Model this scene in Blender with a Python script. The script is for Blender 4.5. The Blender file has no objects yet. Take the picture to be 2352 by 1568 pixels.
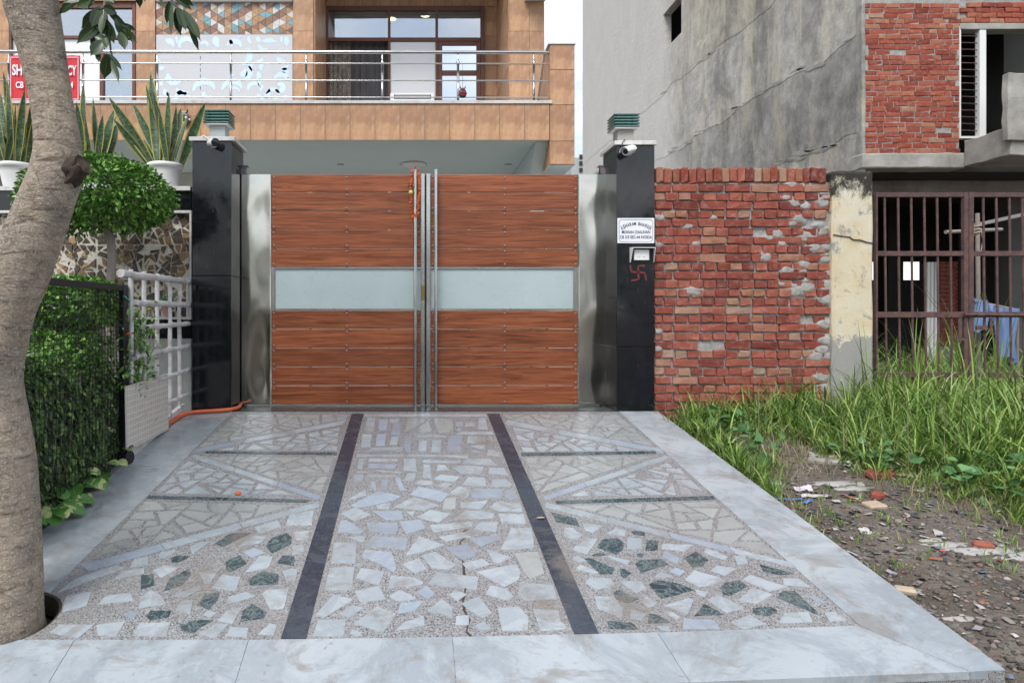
import bpy, bmesh, math, random
import numpy as np
from mathutils import Vector, Matrix, noise as mnoise

S = bpy.context.scene
COL = S.collection
R = math.radians

# ---------------------------------------------------------------- camera, sky, sun, exposure
cam = bpy.data.objects.new('camera', bpy.data.cameras.new('camera'))
COL.objects.link(cam); S.camera = cam
CZ = 0.9375
cam.location = (0, 0, CZ); cam.rotation_euler = (R(90), 0, 0)
cam.data.sensor_width = 36; cam.data.lens = 24
cam.data.shift_x = 0.0982; cam.data.shift_y = -0.0272
cam.data.clip_start = 0.05; cam.data.clip_end = 2000

SUN_EL, SUN_AZ = R(52), R(205)          # azimuth clockwise from +Y: the sun stands behind the camera, a little to the left
W = bpy.data.worlds.new('World'); S.world = W; W.use_nodes = True
wt = W.node_tree; wt.nodes.clear()
def wn(t, **k):
    n = wt.nodes.new(t)
    for a, b in k.items(): setattr(n, a, b)
    return n
sky = wn('ShaderNodeTexSky', sky_type='NISHITA', sun_disc=False, sun_elevation=SUN_EL, sun_rotation=SUN_AZ, air_density=1.3, dust_density=2.0)
bg = wn('ShaderNodeBackground'); wo = wn('ShaderNodeOutputWorld')
tc = wn('ShaderNodeTexCoord'); sp = wn('ShaderNodeSeparateXYZ')
wt.links.new(tc.outputs['Generated'], sp.inputs[0])
zc = wn('ShaderNodeMath', operation='MAXIMUM'); wt.links.new(sp.outputs[2], zc.inputs[0]); zc.inputs[1].default_value = 0.0
za = wn('ShaderNodeMath', operation='ADD'); wt.links.new(zc.outputs[0], za.inputs[0]); za.inputs[1].default_value = 0.22
dv = wn('ShaderNodeVectorMath', operation='DIVIDE'); cb = wn('ShaderNodeCombineXYZ')
for i in range(3): wt.links.new(za.outputs[0], cb.inputs[i])
wt.links.new(tc.outputs['Generated'], dv.inputs[0]); wt.links.new(cb.outputs[0], dv.inputs[1])
cn = wn('ShaderNodeTexNoise'); cn.inputs['Scale'].default_value = 1.1; cn.inputs['Detail'].default_value = 7; cn.inputs['Roughness'].default_value = 0.58
wt.links.new(dv.outputs[0], cn.inputs['Vector'])
cr = wn('ShaderNodeMapRange'); cr.inputs[1].default_value = 0.40; cr.inputs[2].default_value = 0.60
wt.links.new(cn.outputs['Fac'], cr.inputs[0])
hz = wn('ShaderNodeMapRange'); hz.inputs[1].default_value = 0.0; hz.inputs[2].default_value = 0.34; hz.inputs[3].default_value = 1.0; hz.inputs[4].default_value = 0.0
wt.links.new(zc.outputs[0], hz.inputs[0])
mx = wn('ShaderNodeMath', operation='MAXIMUM'); wt.links.new(cr.outputs[0], mx.inputs[0]); wt.links.new(hz.outputs[0], mx.inputs[1])
cc = wn('ShaderNodeTexNoise'); cc.inputs['Scale'].default_value = 2.3; cc.inputs['Detail'].default_value = 5
wt.links.new(dv.outputs[0], cc.inputs['Vector'])
ccr = wn('ShaderNodeValToRGB'); e = ccr.color_ramp.elements
e[0].position = 0.3; e[0].color = (6.2, 6.6, 7.2, 1); e[1].position = 0.65; e[1].color = (10.0, 10.2, 10.4, 1)
wt.links.new(cc.outputs['Fac'], ccr.inputs[0])
cm = wn('ShaderNodeMix', data_type='RGBA'); wt.links.new(mx.outputs[0], cm.inputs[0]); wt.links.new(sky.outputs[0], cm.inputs[6]); wt.links.new(ccr.outputs[0], cm.inputs[7])
wt.links.new(cm.outputs[2], bg.inputs[0]); bg.inputs[1].default_value = 0.09
wt.links.new(bg.outputs[0], wo.inputs[0])

sun = bpy.data.objects.new('sun', bpy.data.lights.new('sun', 'SUN')); COL.objects.link(sun)
sun.data.energy = 1.5; sun.data.angle = R(22); sun.data.color = (1.0, 0.98, 0.955)
sd = Vector((math.sin(SUN_AZ) * math.cos(SUN_EL), math.cos(SUN_AZ) * math.cos(SUN_EL), math.sin(SUN_EL)))
sun.rotation_euler = sd.to_track_quat('Z', 'Y').to_euler()

vs = S.view_settings
S.display_settings.display_device = 'sRGB'
vs.view_transform = 'Standard'; vs.look = 'None'; vs.exposure = 0.84; vs.gamma = 1; vs.use_curve_mapping = False
S.cycles.use_denoising = True
S.cycles.use_adaptive_sampling = True; S.cycles.adaptive_threshold = 0.02
S.cycles.max_bounces = 7; S.cycles.diffuse_bounces = 4; S.cycles.glossy_bounces = 4; S.cycles.transmission_bounces = 4; S.cycles.transparent_max_bounces = 8
S.cycles.caustics_reflective = False; S.cycles.caustics_refractive = False

# ---------------------------------------------------------------- measuring: photo pixels (2352 wide) to metres at a given depth
F = 1568.0; VX, VY = 945.0, 720.0
def PX(px, Y): return (px - VX) / F * Y
def PZ(py, Y): return CZ + (VY - py) / F * Y
SLOPE = 220.0 / F; Y0 = 6.533
def plane(Y): return -SLOPE * (Y0 - Y) if Y < Y0 else 0.0
def DP(px, py):                       # a point on the sloping driveway
    Y = (CZ + SLOPE * Y0) * F / (py - 500.0)
    return ((px - VX) / F * Y, Y)

# ---------------------------------------------------------------- materials
class NT:
    def __init__(s, name, color=(.5, .5, .5), rough=.5, metal=0.0, spec=.5):
        s.m = bpy.data.materials.new(name); s.m.use_nodes = True
        s.t = s.m.node_tree; s.b = s.t.nodes['Principled BSDF']
        s.b.inputs['Base Color'].default_value = (*color, 1)
        s.b.inputs['Roughness'].default_value = rough; s.b.inputs['Metallic'].default_value = metal
        s.b.inputs['Specular IOR Level'].default_value = spec
        s._co = None
    def n(s, t, **k):
        n = s.t.nodes.new(t)
        for a, b in k.items(): setattr(n, a, b)
        return n
    def link(s, a, b): s.t.links.new(a, b)
    def setin(s, sock, v):
        if hasattr(v, 'is_output'): s.link(v, sock)
        elif isinstance(v, tuple) and len(v) == 3 and sock.type == 'RGBA': sock.default_value = (*v, 1)
        else: sock.default_value = v
    def rnd(s): return s.n('ShaderNodeObjectInfo').outputs['Random']
    def island(s): return s.n('ShaderNodeNewGeometry').outputs['Random Per Island']
    def co(s, stretch=(1, 1, 1), shift=False):
        v = s.n('ShaderNodeTexCoord').outputs['Object']
        if shift:
            a = s.n('ShaderNodeVectorMath', operation='SCALE'); a.inputs[0].default_value = (37.1, 61.7, 23.3); s.link(s.rnd(), a.inputs['Scale'])
            b = s.n('ShaderNodeVectorMath', operation='ADD'); s.link(v, b.inputs[0]); s.link(a.outputs[0], b.inputs[1]); v = b.outputs[0]
        mp = s.n('ShaderNodeMapping'); mp.inputs['Scale'].default_value = stretch; s.link(v, mp.inputs[0])
        return mp.outputs[0]
    def noise(s, scale, detail=4, rough=.55, dist=0.0, vec=None, col=False):
        n = s.n('ShaderNodeTexNoise'); n.inputs['Scale'].default_value = scale; n.inputs['Detail'].default_value = detail
        n.inputs['Roughness'].default_value = rough; n.inputs['Distortion'].default_value = dist
        s.link(vec if vec is not None else s.co(), n.inputs['Vector'])
        return n.outputs['Color' if col else 'Fac']
    def vor(s, scale, vec=None, feature='F1', out='Color', rand=1.0):
        n = s.n('ShaderNodeTexVoronoi', feature=feature); n.inputs['Scale'].default_value = scale; n.inputs['Randomness'].default_value = rand
        s.link(vec if vec is not None else s.co(), n.inputs['Vector'])
        return n.outputs[out]
    def ramp(s, fac, stops, const=False):
        n = s.n('ShaderNodeValToRGB'); r = n.color_ramp
        if const: r.interpolation = 'CONSTANT'
        while len(r.elements) < len(stops): r.elements.new(1.0)
        for e, (p, c) in zip(r.elements, stops):
            e.position = p; e.color = (*(c if isinstance(c, tuple) else (c, c, c)), 1)
        s.setin(n.inputs[0], fac); return n.outputs[0]
    def mix(s, fac, a, b, mode='MIX'):
        n = s.n('ShaderNodeMix', data_type='RGBA', blend_type=mode)
        s.setin(n.inputs[0], fac); s.setin(n.inputs[6], a); s.setin(n.inputs[7], b); return n.outputs[2]
    def math(s, op, a, b=0.0):
        n = s.n('ShaderNodeMath', operation=op); s.setin(n.inputs[0], a); s.setin(n.inputs[1], b); return n.outputs[0]
    def hsv(s, col, h=.5, sat=1.0, v=1.0):
        n = s.n('ShaderNodeHueSaturation'); s.setin(n.inputs['Hue'], h); s.setin(n.inputs['Saturation'], sat); s.setin(n.inputs['Value'], v); s.setin(n.inputs['Color'], col); return n.outputs[0]
    def rng(s, v, a, b, c, d):
        n = s.n('ShaderNodeMapRange'); s.setin(n.inputs[0], v)
        for i, x in enumerate((a, b, c, d)): n.inputs[i + 1].default_value = x
        return n.outputs[0]
    def color(s, v): s.setin(s.b.inputs['Base Color'], v); return s
    def rough(s, v): s.setin(s.b.inputs['Roughness'], v); return s
    def bump(s, h, strength=.5, dist=.01):
        n = s.n('ShaderNodeBump'); n.inputs['Strength'].default_value = strength; n.inputs['Distance'].default_value = dist
        s.link(h, n.inputs['Height']); s.link(n.outputs[0], s.b.inputs['Normal']); return s

MT = {}
def mud(m, col):                      # dried mud trodden over the paving, in places
    v = m.n('ShaderNodeTexCoord').outputs['Object']; tot = None
    for px, py, sx, sy in ((455, 1340, 3.6, 2.2), (560, 1235, 4.5, 4.0), (1440, 1395, 4.0, 3.0), (1300, 1300, 7.0, 2.6), (1250, 1390, 6.0, 3.5), (1060, 1200, 8.0, 1.8), (1110, 1010, 6.0, 2.0), (640, 985, 4.0, 3.0)):
        x, y = DP(px, py); a = m.n('ShaderNodeVectorMath', operation='SUBTRACT'); m.link(v, a.inputs[0]); a.inputs[1].default_value = (x, y - 4.6, 0)
        b = m.n('ShaderNodeVectorMath', operation='MULTIPLY'); m.link(a.outputs[0], b.inputs[0]); b.inputs[1].default_value = (sx, sy, 0)
        l = m.n('ShaderNodeVectorMath', operation='LENGTH'); m.link(b.outputs[0], l.inputs[0]); g = m.rng(l.outputs['Value'], 0, 1.2, 1, 0); tot = g if tot is None else m.math('MAXIMUM', tot, g)
    k = m.ramp(m.math('ADD', m.math('MULTIPLY', tot, .42), m.math('MULTIPLY', m.noise(7, 9, .76, 1.2, m.co((1, 1.6, 1))), .8)), [(.60, 0.), (.78, .55)])
    return m.mix(k, col, (.205, .178, .15))
def simple(name, color, rough=.5, metal=0.0, spec=.5, var=.12, scale=25):
    m = NT(name, color, rough, metal, spec)
    f = m.noise(scale, 4)
    m.color(m.mix(f, tuple(c * (1 - var) for c in color), tuple(min(1, c * (1 + var)) for c in color)))
    MT[name] = m.m; return m

def mk_materials():
    # polished terrazzo bed: grey cement with small chips of many colours
    m = NT('terrazzo', rough=.22)
    c = m.vor(185); g = m.n('ShaderNodeSeparateColor'); m.link(c, g.inputs[0])
    chips = m.ramp(g.outputs[0], [(0, (.033, .034, .042)), (.12, (.105, .098, .106)), (.21, (.215, .22, .232)), (.44, (.285, .29, .298)), (.68, (.355, .36, .368)), (.9, (.45, .46, .475))], True)
    ed = m.vor(185, feature='DISTANCE_TO_EDGE', out='Distance')
    col = m.mix(m.rng(ed, .0, .10, 0, 1), (.28, .284, .292), chips)
    d = m.ramp(m.noise(1.7, 6, .6), [(.35, 0.0), (.75, 1.0)])
    col = m.mix(m.math('MULTIPLY', d, .5), col, (.20, .185, .17))
    m.color(mud(m, col)); m.rough(m.rng(m.noise(4, 4), .3, .7, .14, .34)); MT['terrazzo'] = m.m
    def marble(name, base, vein, veinamt, dirt, rough=(.10, .24), tint=.10, vscale=3.0, dist=1.4):
        m = NT(name); v = m.co(shift=True)
        n1 = m.noise(vscale, 9, .70, dist, v)
        ve = m.ramp(n1, [(.44, 0.0), (.53, 1.0), (.64, 0.15)])
        cl = m.ramp(m.noise(vscale * .6, 6, .6, .8, v), [(.35, 0.0), (.7, 1.0)])
        col = m.mix(m.math('MULTIPLY', ve, veinamt), base, vein)
        col = m.mix(m.math('MULTIPLY', cl, .35), col, tuple(.75 * b + .25 * w for b, w in zip(base, vein)))
        r = m.rnd()
        col = m.mix(m.math('MULTIPLY', r, 1.0), m.hsv(col, v=1 - tint), m.hsv(col, v=1 + tint * .6))
        st = m.ramp(m.noise(4.5, 9, .74, .8), [(.515, 0.0), (.64, 1.0)])
        sp = m.ramp(m.noise(34, 3, .6), [(.655, 0.0), (.69, 1.0)])
        st2 = m.math('MAXIMUM', m.math('MULTIPLY', st, dirt), m.math('MULTIPLY', sp, dirt * .9))
        col = m.mix(st2, col, (.21, .175, .14))
        m.color(mud(m, col) if name in ('marble_white', 'marble_blue') else col); m.rough(m.math('ADD', m.rng(m.noise(9, 5, .6), .3, .7, rough[0], rough[1]), m.math('MULTIPLY', st2, .3)))
        MT[name] = m.m
    marble('marble_white', (.40, .445, .48), (.25, .29, .325), .55, .6)
    marble('marble_blue', (.335, .385, .45), (.24, .28, .34), .5, .35, tint=.14)
    marble('marble_pale_green', (.355, .375, .370), (.28, .30, .30), .35, .40, tint=.10)
    marble('marble_border', (.405, .45, .485), (.20, .235, .265), .55, .6, vscale=1.7, tint=.05, dist=.5)
    marble('marble_cap', (.68, .67, .65), (.45, .45, .45), .4, .35)
    m = NT('marble_green'); v = m.co(shift=True)
    ve = m.ramp(m.noise(9, 8, .7, 2.2, v), [(.46, 0.0), (.5, 1.0), (.54, 0.0)])
    col = m.mix(m.math('MULTIPLY', ve, .75), (.034, .058, .070), (.23, .29, .30))
    col = m.mix(m.math('MULTIPLY', m.ramp(m.noise(6, 5), [(.45, 0.), (.75, 1.)]), .4), col, (.17, .19, .16))
    m.color(mud(m, col)); m.rough(m.rng(m.noise(9, 5), .3, .7, .12, .3)); MT['marble_green'] = m.m
    m = NT('strip_granite')
    col = m.ramp(m.noise(60, 5, .7), [(.3, (.018, .027, .043)), (.7, (.042, .056, .082))])
    dust = m.ramp(m.noise(7, 8, .72, .6), [(.48, 0.0), (.72, 1.0)])
    col = m.mix(m.math('MULTIPLY', dust, .30), col, (.17, .18, .19))
    sp = m.ramp(m.noise(42, 3), [(.68, 0.), (.72, 1.)]); col = m.mix(m.math('MULTIPLY', sp, .8), col, (.02, .02, .022))
    m.color(mud(m, col)); m.rough(m.rng(dust, 0, 1, .17, .5)); MT['strip_granite'] = m.m
    m = NT('slate'); col = m.ramp(m.noise(9, 8, .7, 1.5, m.co((1, 3, 1))), [(.3, (.02, .028, .03)), (.55, (.05, .06, .062)), (.75, (.16, .17, .165))])
    m.color(col); m.rough(.25); MT['slate'] = m.m
    m = NT('black_granite', rough=.06, spec=.6)
    col = m.mix(m.vor(170, out='Distance'), (.011, .012, .016), (.004, .005, .007))
    du = m.ramp(m.noise(6, 8, .75), [(.5, 0.), (.85, 1.)]); col = m.mix(m.math('MULTIPLY', du, .25), col, (.06, .06, .065))
    sk = m.ramp(m.noise(30, 2, .5, 0, m.co((1, 1, .15))), [(.70, 0.), (.78, 1.)]); col = m.mix(m.math('MULTIPLY', sk, .2), col, (.2, .2, .2))
    m.color(col); m.rough(m.rng(m.noise(14, 5), .35, .75, .05, .16)); MT['black_granite'] = m.m
    # wood laminate boards, grain along X
    m = NT('wood_board', spec=.45); v = m.co((1, 1, 1), True)
    v1 = m.co((.8, 16, 16), True)
    w = m.noise(2.2, 6, .62, 1.2, v1); fine = m.noise(5, 6, .66, .5, m.co((.5, 28, 28), True))
    col = m.ramp(w, [(.28, (.10, .026, .011)), (.44, (.24, .068, .027)), (.60, (.34, .105, .040)), (.76, (.43, .150, .060))])
    col = m.mix(m.math('MULTIPLY', m.ramp(fine, [(.47, 0.), (.64, 1.)]), .45), col, (.06, .02, .012))
    col = m.hsv(col, v=m.rng(m.rnd(), 0, 1, .80, 1.12))
    sc = m.ramp(m.noise(16, 2, .5, 1.0, m.co((1, 1, 4), True)), [(.745, 0.), (.76, 1.)]); col = m.mix(m.math('MULTIPLY', sc, .35), col, (.45, .35, .28))
    m.color(col); m.rough(m.rng(w, .3, .7, .28, .42)); m.bump(w, .12, .003); MT['wood_board'] = m.m
    def steel(name, col, r0, r1, dent=0, scr=1.0):
        m = NT(name, col, r0, 1.0); br = m.noise(60, 3, .5, 0, m.co((.05, .05, 6)))
        m.color(m.mix(m.ramp(m.noise(7, 6, .7), [(.5, 0.), (.8, 1.)]), col, tuple(c * .88 for c in col)))
        m.rough(m.rng(m.noise(6, 5), .3, .7, r0, r1))
        if dent: m.bump(m.vor(1.7, m.co((1.7, 1, 1.0)), 'SMOOTH_F1', 'Distance', .5), dent, .06)
        MT[name] = m.m
    steel('steel_sheet', (.58, .57, .53), .10, .15, .55)
    steel('steel_tube', (.52, .52, .51), .12, .24)
    m = NT('bolt_metal', (.23, .20, .22), .45, .3); MT['bolt_metal'] = m.m
    m = NT('frosted_glass', (.42, .51, .52), .28, spec=.6)
    m.color(m.mix(m.noise(1.4, 3), (.36, .46, .46), (.50, .58, .60)))
    s = m.ramp(m.noise(14, 3, .6, 2.0), [(.72, 0.), (.74, 1.)]); m.rough(m.rng(m.noise(3, 3), .3, .7, .22, .36)); MT['frosted_glass'] = m.m
    # bricks: colour by piece
    def brick(name, lo, pale, rough=.92):
        m = NT(name, rough=rough, spec=.2); r = m.rnd(); v = m.co(shift=True)
        base = m.ramp(r, [(0, lo[0]), (.28, lo[1]), (.62, lo[2]), (.88, lo[3]), (.965, lo[4]), (.995, lo[5])])
        base = m.mix(m.ramp(m.noise(11, 5, .65, .3, v), [(.3, 0.), (.75, .9)]), base, m.hsv(base, v=.74, sat=1.0))
        base = m.mix(m.math('MULTIPLY', m.ramp(m.noise(17, 6, .7, .6, v), [(.50, 0.), (.72, 1.)]), pale), base, (.47, .36, .31))
        base = m.mix(m.math('MULTIPLY', m.ramp(m.noise(8, 5, .6, 1, v), [(.60, 0.), (.68, 1.)]), .25), base, (.10, .06, .05))
        m.color(base); m.bump(m.noise(48, 8, .8, 0, v), 1.0, .012); MT[name] = m.m
    brick('red_brick', [(.215, .056, .043), (.305, .078, .056), (.37, .104, .072), (.41, .138, .092), (.43, .21, .14), (.41, .27, .20)], .45)
    brick('pale_brick', [(.30, .10, .06), (.38, .17, .10), (.42, .24, .16), (.46, .33, .24), (.34, .28, .23), (.28, .27, .26)], .5)
    brick('far_brick', [(.245, .060, .042), (.34, .080, .053), (.39, .104, .066), (.43, .142, .086), (.45, .21, .13), (.43, .27, .19)], .42)
    m = NT('mortar', rough=.95, spec=.2)
    m.color(m.mix(m.ramp(m.noise(14, 6, .7), [(.3, 0.), (.7, 1.)]), (.26, .255, .245), (.45, .445, .43))); m.bump(m.noise(45, 6, .75), .9, .012); MT['mortar'] = m.m
    # stained limewash on the old gate post
    m = NT('limewash', rough=.9, spec=.2)
    col = m.mix(m.ramp(m.noise(4, 5, .6), [(.35, 0.), (.7, 1.)]), (.66, .62, .51), (.60, .50, .31))
    gp = m.ramp(m.noise(6, 9, .76, .6), [(.555, 0.), (.62, .9)]); col = m.mix(gp, col, (.29, .285, .27))
    sx = m.n('ShaderNodeSeparateXYZ'); m.link(m.n('ShaderNodeTexCoord').outputs['Object'], sx.inputs[0]); z = sx.outputs[2]
    k = m.math('ADD', m.rng(z, 1.70, 2.34, -.32, .30), m.noise(8, 9, .80, .8, m.co((1, 1, .7)))); k = m.ramp(k, [(.50, 0.), (.64, 1.)])
    col = m.mix(m.math('MULTIPLY', k, .96), col, (.018, .018, .017))
    lo = m.ramp(m.math('ADD', m.rng(z, .35, .95, .5, -.35), m.noise(5, 6, .7)), [(.5, 0.), (.54, 1.)]); col = m.mix(lo, col, (.33, .325, .31))
    m.color(col); m.bump(m.noise(30, 7, .75), .6, .012); MT['limewash'] = m.m
    # cement plaster: three mixes, one per coat, all weathered and streaked
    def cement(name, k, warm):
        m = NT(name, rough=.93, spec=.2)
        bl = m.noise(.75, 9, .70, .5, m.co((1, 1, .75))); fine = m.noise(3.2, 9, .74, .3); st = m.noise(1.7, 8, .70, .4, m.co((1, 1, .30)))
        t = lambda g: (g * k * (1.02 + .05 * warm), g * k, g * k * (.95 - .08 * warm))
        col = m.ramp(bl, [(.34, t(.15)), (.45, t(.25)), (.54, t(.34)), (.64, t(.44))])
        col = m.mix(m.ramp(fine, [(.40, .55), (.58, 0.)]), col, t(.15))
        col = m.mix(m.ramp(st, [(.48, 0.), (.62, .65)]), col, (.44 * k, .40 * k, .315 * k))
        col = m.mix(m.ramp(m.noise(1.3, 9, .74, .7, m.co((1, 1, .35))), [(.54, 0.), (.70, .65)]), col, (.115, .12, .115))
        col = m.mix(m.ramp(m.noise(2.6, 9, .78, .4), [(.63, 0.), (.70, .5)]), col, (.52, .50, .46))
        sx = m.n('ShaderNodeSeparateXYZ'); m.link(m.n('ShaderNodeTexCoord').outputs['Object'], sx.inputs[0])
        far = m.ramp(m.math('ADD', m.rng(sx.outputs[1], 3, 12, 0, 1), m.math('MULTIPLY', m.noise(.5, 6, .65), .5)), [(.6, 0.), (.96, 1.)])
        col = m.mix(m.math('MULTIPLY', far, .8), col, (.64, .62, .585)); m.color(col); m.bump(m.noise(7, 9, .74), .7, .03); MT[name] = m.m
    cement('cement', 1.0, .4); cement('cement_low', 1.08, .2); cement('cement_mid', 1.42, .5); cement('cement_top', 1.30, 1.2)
    m = NT('concrete', rough=.92, spec=.2)
    col = m.ramp(m.noise(2.6, 7, .65), [(.3, (.25, .24, .215)), (.55, (.36, .35, .32)), (.75, (.45, .44, .41))])
    col = m.mix(m.ramp(m.noise(3, 7, .7, .5, m.co((1, 1, .25))), [(.56, 0.), (.75, .5)]), col, (.10, .095, .085))
    m.color(col); m.bump(m.noise(14, 7, .7), .6, .015); MT['concrete'] = m.m
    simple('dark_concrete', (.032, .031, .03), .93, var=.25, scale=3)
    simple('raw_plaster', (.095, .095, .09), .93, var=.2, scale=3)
    m = NT('rusty_metal', rough=.62, spec=.35)
    col = m.ramp(m.noise(13, 6, .7, .3), [(.3, (.060, .035, .036)), (.52, (.105, .062, .060)), (.68, (.17, .085, .06)), (.82, (.24, .15, .12))])
    m.color(col); m.bump(m.noise(60, 4), .4, .003); MT['rusty_metal'] = m.m
    # wood-look ceramic tiles, grain vertical
    m = NT('facade_tile', spec=.5); v = m.co((1, 1, 1))
    w = m.noise(4.2, 6, .62, .5, m.co((2.6, 2.6, .32))); b = m.noise(4.2, 6, .60, .4, m.co((1, 1, .55)))
    col = m.ramp(w, [(.3, (.32, .158, .080)), (.5, (.475, .262, .140)), (.7, (.56, .345, .20))])
    col = m.mix(m.ramp(b, [(.36, .75), (.56, 0.)]), col, (.30, .165, .10))
    col = m.mix(m.ramp(m.noise(7, 5, .6, .2, v), [(.5, 0.), (.72, .7)]), col, (.62, .40, .24))
    col = m.hsv(col, v=m.rng(m.rnd(), 0, 1, .90, 1.08))
    m.color(col); m.rough(.46); MT['facade_tile'] = m.m
    simple('grout', (.22, .15, .11), .9)
    simple('dark_wood', (.13, .045, .027), .45, var=.3, scale=18)
    simple('soffit_paint', (.56, .66, .67), .8, var=.06, scale=3)
    simple('cream_wall', (.62, .60, .54), .85, var=.05, scale=3)
    simple('grey_wall', (.38, .41, .41), .85, var=.06, scale=2)
    simple('white_paint', (.74, .74, .73), .5, var=.05)
    simple('white_plastic', (.76, .765, .76), .35, var=.03, scale=9)
    simple('panel_white', (.54, .55, .575), .5, var=.05, scale=2)
    m = NT('mirror', (.72, .80, .86), .04, 1.0); MT['mirror'] = m.m
    def glass(name, tint, refl):
        m = NT(name); t = m.t; t.nodes.remove(m.b); out = t.nodes['Material Output']
        tr = m.n('ShaderNodeBsdfTransparent'); tr.inputs[0].default_value = (*tint, 1)
        gl = m.n('ShaderNodeBsdfGlossy'); gl.inputs['Roughness'].default_value = .02; gl.inputs[0].default_value = (.93, .96, 1, 1)
        mx = m.n('ShaderNodeMixShader'); mx.inputs[0].default_value = refl
        bp = m.n('ShaderNodeBump'); bp.inputs['Strength'].default_value = .02; bp.inputs['Distance'].default_value = .05
        m.link(m.noise(2.0, 1), bp.inputs['Height']); m.link(bp.outputs[0], gl.inputs['Normal'])
        m.link(tr.outputs[0], mx.inputs[1]); m.link(gl.outputs[0], mx.inputs[2]); m.link(mx.outputs[0], out.inputs[0]); MT[name] = m.m
    glass('window_glass', (.62, .68, .70), .42)
    glass('mirror_glass', (.25, .3, .33), .82)
    m = NT('film_glass', (.80, .82, .84), .08, spec=1.0); MT['film_glass'] = m.m
    m = NT('green_glass', (.055, .20, .165), .08, spec=.8); m.b.inputs['Transmission Weight'].default_value = .35
    m.color(m.mix(m.noise(30, 4), (.05, .21, .18), (.22, .44, .39))); MT['green_glass'] = m.m
    m = NT('lit_lamp', (.9, .8, .6), .5); m.b.inputs['Emission Color'].default_value = (1, .62, .25, 1); m.b.inputs['Emission Strength'].default_value = 9; MT['lit_lamp'] = m.m
    m = NT('curtain_patterned', rough=.8); p = m.vor(14, m.co((1, 1, .8)), 'SMOOTH_F1', 'Distance')
    col = m.mix(m.ramp(m.noise(22, 4, .5, 2.5), [(.44, 0.), (.5, 1.)]), (.15, .13, .115), (.36, .32, .27)); col = m.mix(m.ramp(p, [(.2, .5), (.5, 0.)]), col, (.11, .10, .10)); m.color(col); MT['curtain_patterned'] = m.m
    simple('curtain_grey', (.115, .11, .12), .85, var=.3, scale=7)
    simple('sign_red', (.62, .02, .035), .55, var=.1, scale=6)
    simple('sign_white', (.78, .80, .86), .4, var=.02)
    simple('ink_black', (.02, .02, .025), .5)
    simple('symbol_red', (.15, .022, .02), .7, var=.5, scale=40)
    simple('black_paint', (.012, .012, .013), .45)
    simple('camera_dark', (.015, .015, .017), .2)
    simple('brass', (.35, .25, .08), .35, 1.0)
    simple('orange_hose', (.62, .13, .05), .4, var=.15)
    m = NT('bamboo', rough=.6); m.color(m.mix(m.ramp(m.noise(7, 6, .7, .3), [(.45, 0.), (.75, .8)]), (.60, .59, .595), (.24, .21, .18))); m.bump(m.noise(40, 4), .3, .003); MT['bamboo'] = m.m
    m = NT('mosaic_board', rough=.35)
    bk = m.n('ShaderNodeTexBrick'); bk.offset = 0; bk.inputs['Scale'].default_value = 1.0
    bk.inputs['Brick Width'].default_value = .046; bk.inputs['Row Height'].default_value = .046; bk.inputs['Mortar Size'].default_value = .0032; bk.inputs['Mortar Smooth'].default_value = .1
    bk.inputs['Color1'].default_value = (.50, .46, .40, 1); bk.inputs['Color2'].default_value = (.56, .52, .46, 1); bk.inputs['Mortar'].default_value = (.74, .73, .70, 1)
    sx = m.n('ShaderNodeSeparateXYZ'); m.link(m.co(), sx.inputs[0]); cbn = m.n('ShaderNodeCombineXYZ'); m.link(sx.outputs[1], cbn.inputs[0]); m.link(sx.outputs[2], cbn.inputs[1]); m.link(cbn.outputs[0], bk.inputs['Vector'])
    m.color(m.mix(m.ramp(m.noise(9, 5), [(.5, 0.), (.8, .5)]), bk.outputs['Color'], (.62, .56, .48))); MT['mosaic_board'] = m.m
    # cladding shards
    m = NT('cladding_stone', rough=.55); r = m.rnd(); v = m.co(shift=True)
    col = m.ramp(r, [(0, (.040, .032, .024)), (.4, (.062, .048, .034)), (.65, (.10, .066, .040)), (.82, (.18, .11, .055)), (.95, (.30, .20, .10))])
    col = m.mix(m.ramp(m.noise(9, 6, .7, 1.2, v), [(.4, 0.), (.7, .7)]), col, m.hsv(col, v=1.7)); m.color(col); m.bump(m.noise(25, 5, .6, 0, v), .4, .006); MT['cladding_stone'] = m.m
    m = NT('cladding_joint', rough=.7); m.color(m.mix(m.ramp(m.noise(16, 6, .7, 1.5), [(.50, 0.), (.66, .75)]), (.60, .57, .51), (.26, .19, .12))); MT['cladding_joint'] = m.m
    # vegetation
    def foliage(name, stops, rough=.42, spec=.4):
        m = NT(name, rough=rough, spec=spec); m.color(m.ramp(m.island(), stops)); m.b.inputs['Subsurface Weight'].default_value = 0; MT[name] = m.m
    foliage('topiary_leaf', [(0, (.05, .115, .028)), (.4, (.095, .225, .042)), (.75, (.165, .35, .058)), (1, (.29, .50, .10))], .30)
    foliage('hedge_leaf', [(0, (.04, .085, .035)), (.5, (.085, .175, .055)), (.85, (.15, .29, .075)), (1, (.32, .48, .10))], .38)
    foliage('crown_leaf', [(0, (.02, .04, .016)), (1, (.05, .09, .03))], .35)
    foliage('wood_leaf', [(0, (.02, .045, .015)), (1, (.07, .11, .035))], .6)
    foliage('grass_blade', [(0, (.065, .12, .028)), (.35, (.13, .235, .045)), (.7, (.21, .335, .065)), (.92, (.30, .42, .10)), (1, (.42, .39, .20))], .45, .35)
    foliage('straw', [(0, (.16, .13, .07)), (.6, (.28, .24, .14)), (1, (.38, .34, .22))], .8, .2)
    foliage('weed_leaf', [(0, (.05, .13, .045)), (1, (.13, .27, .10))], .5, .3)
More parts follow.
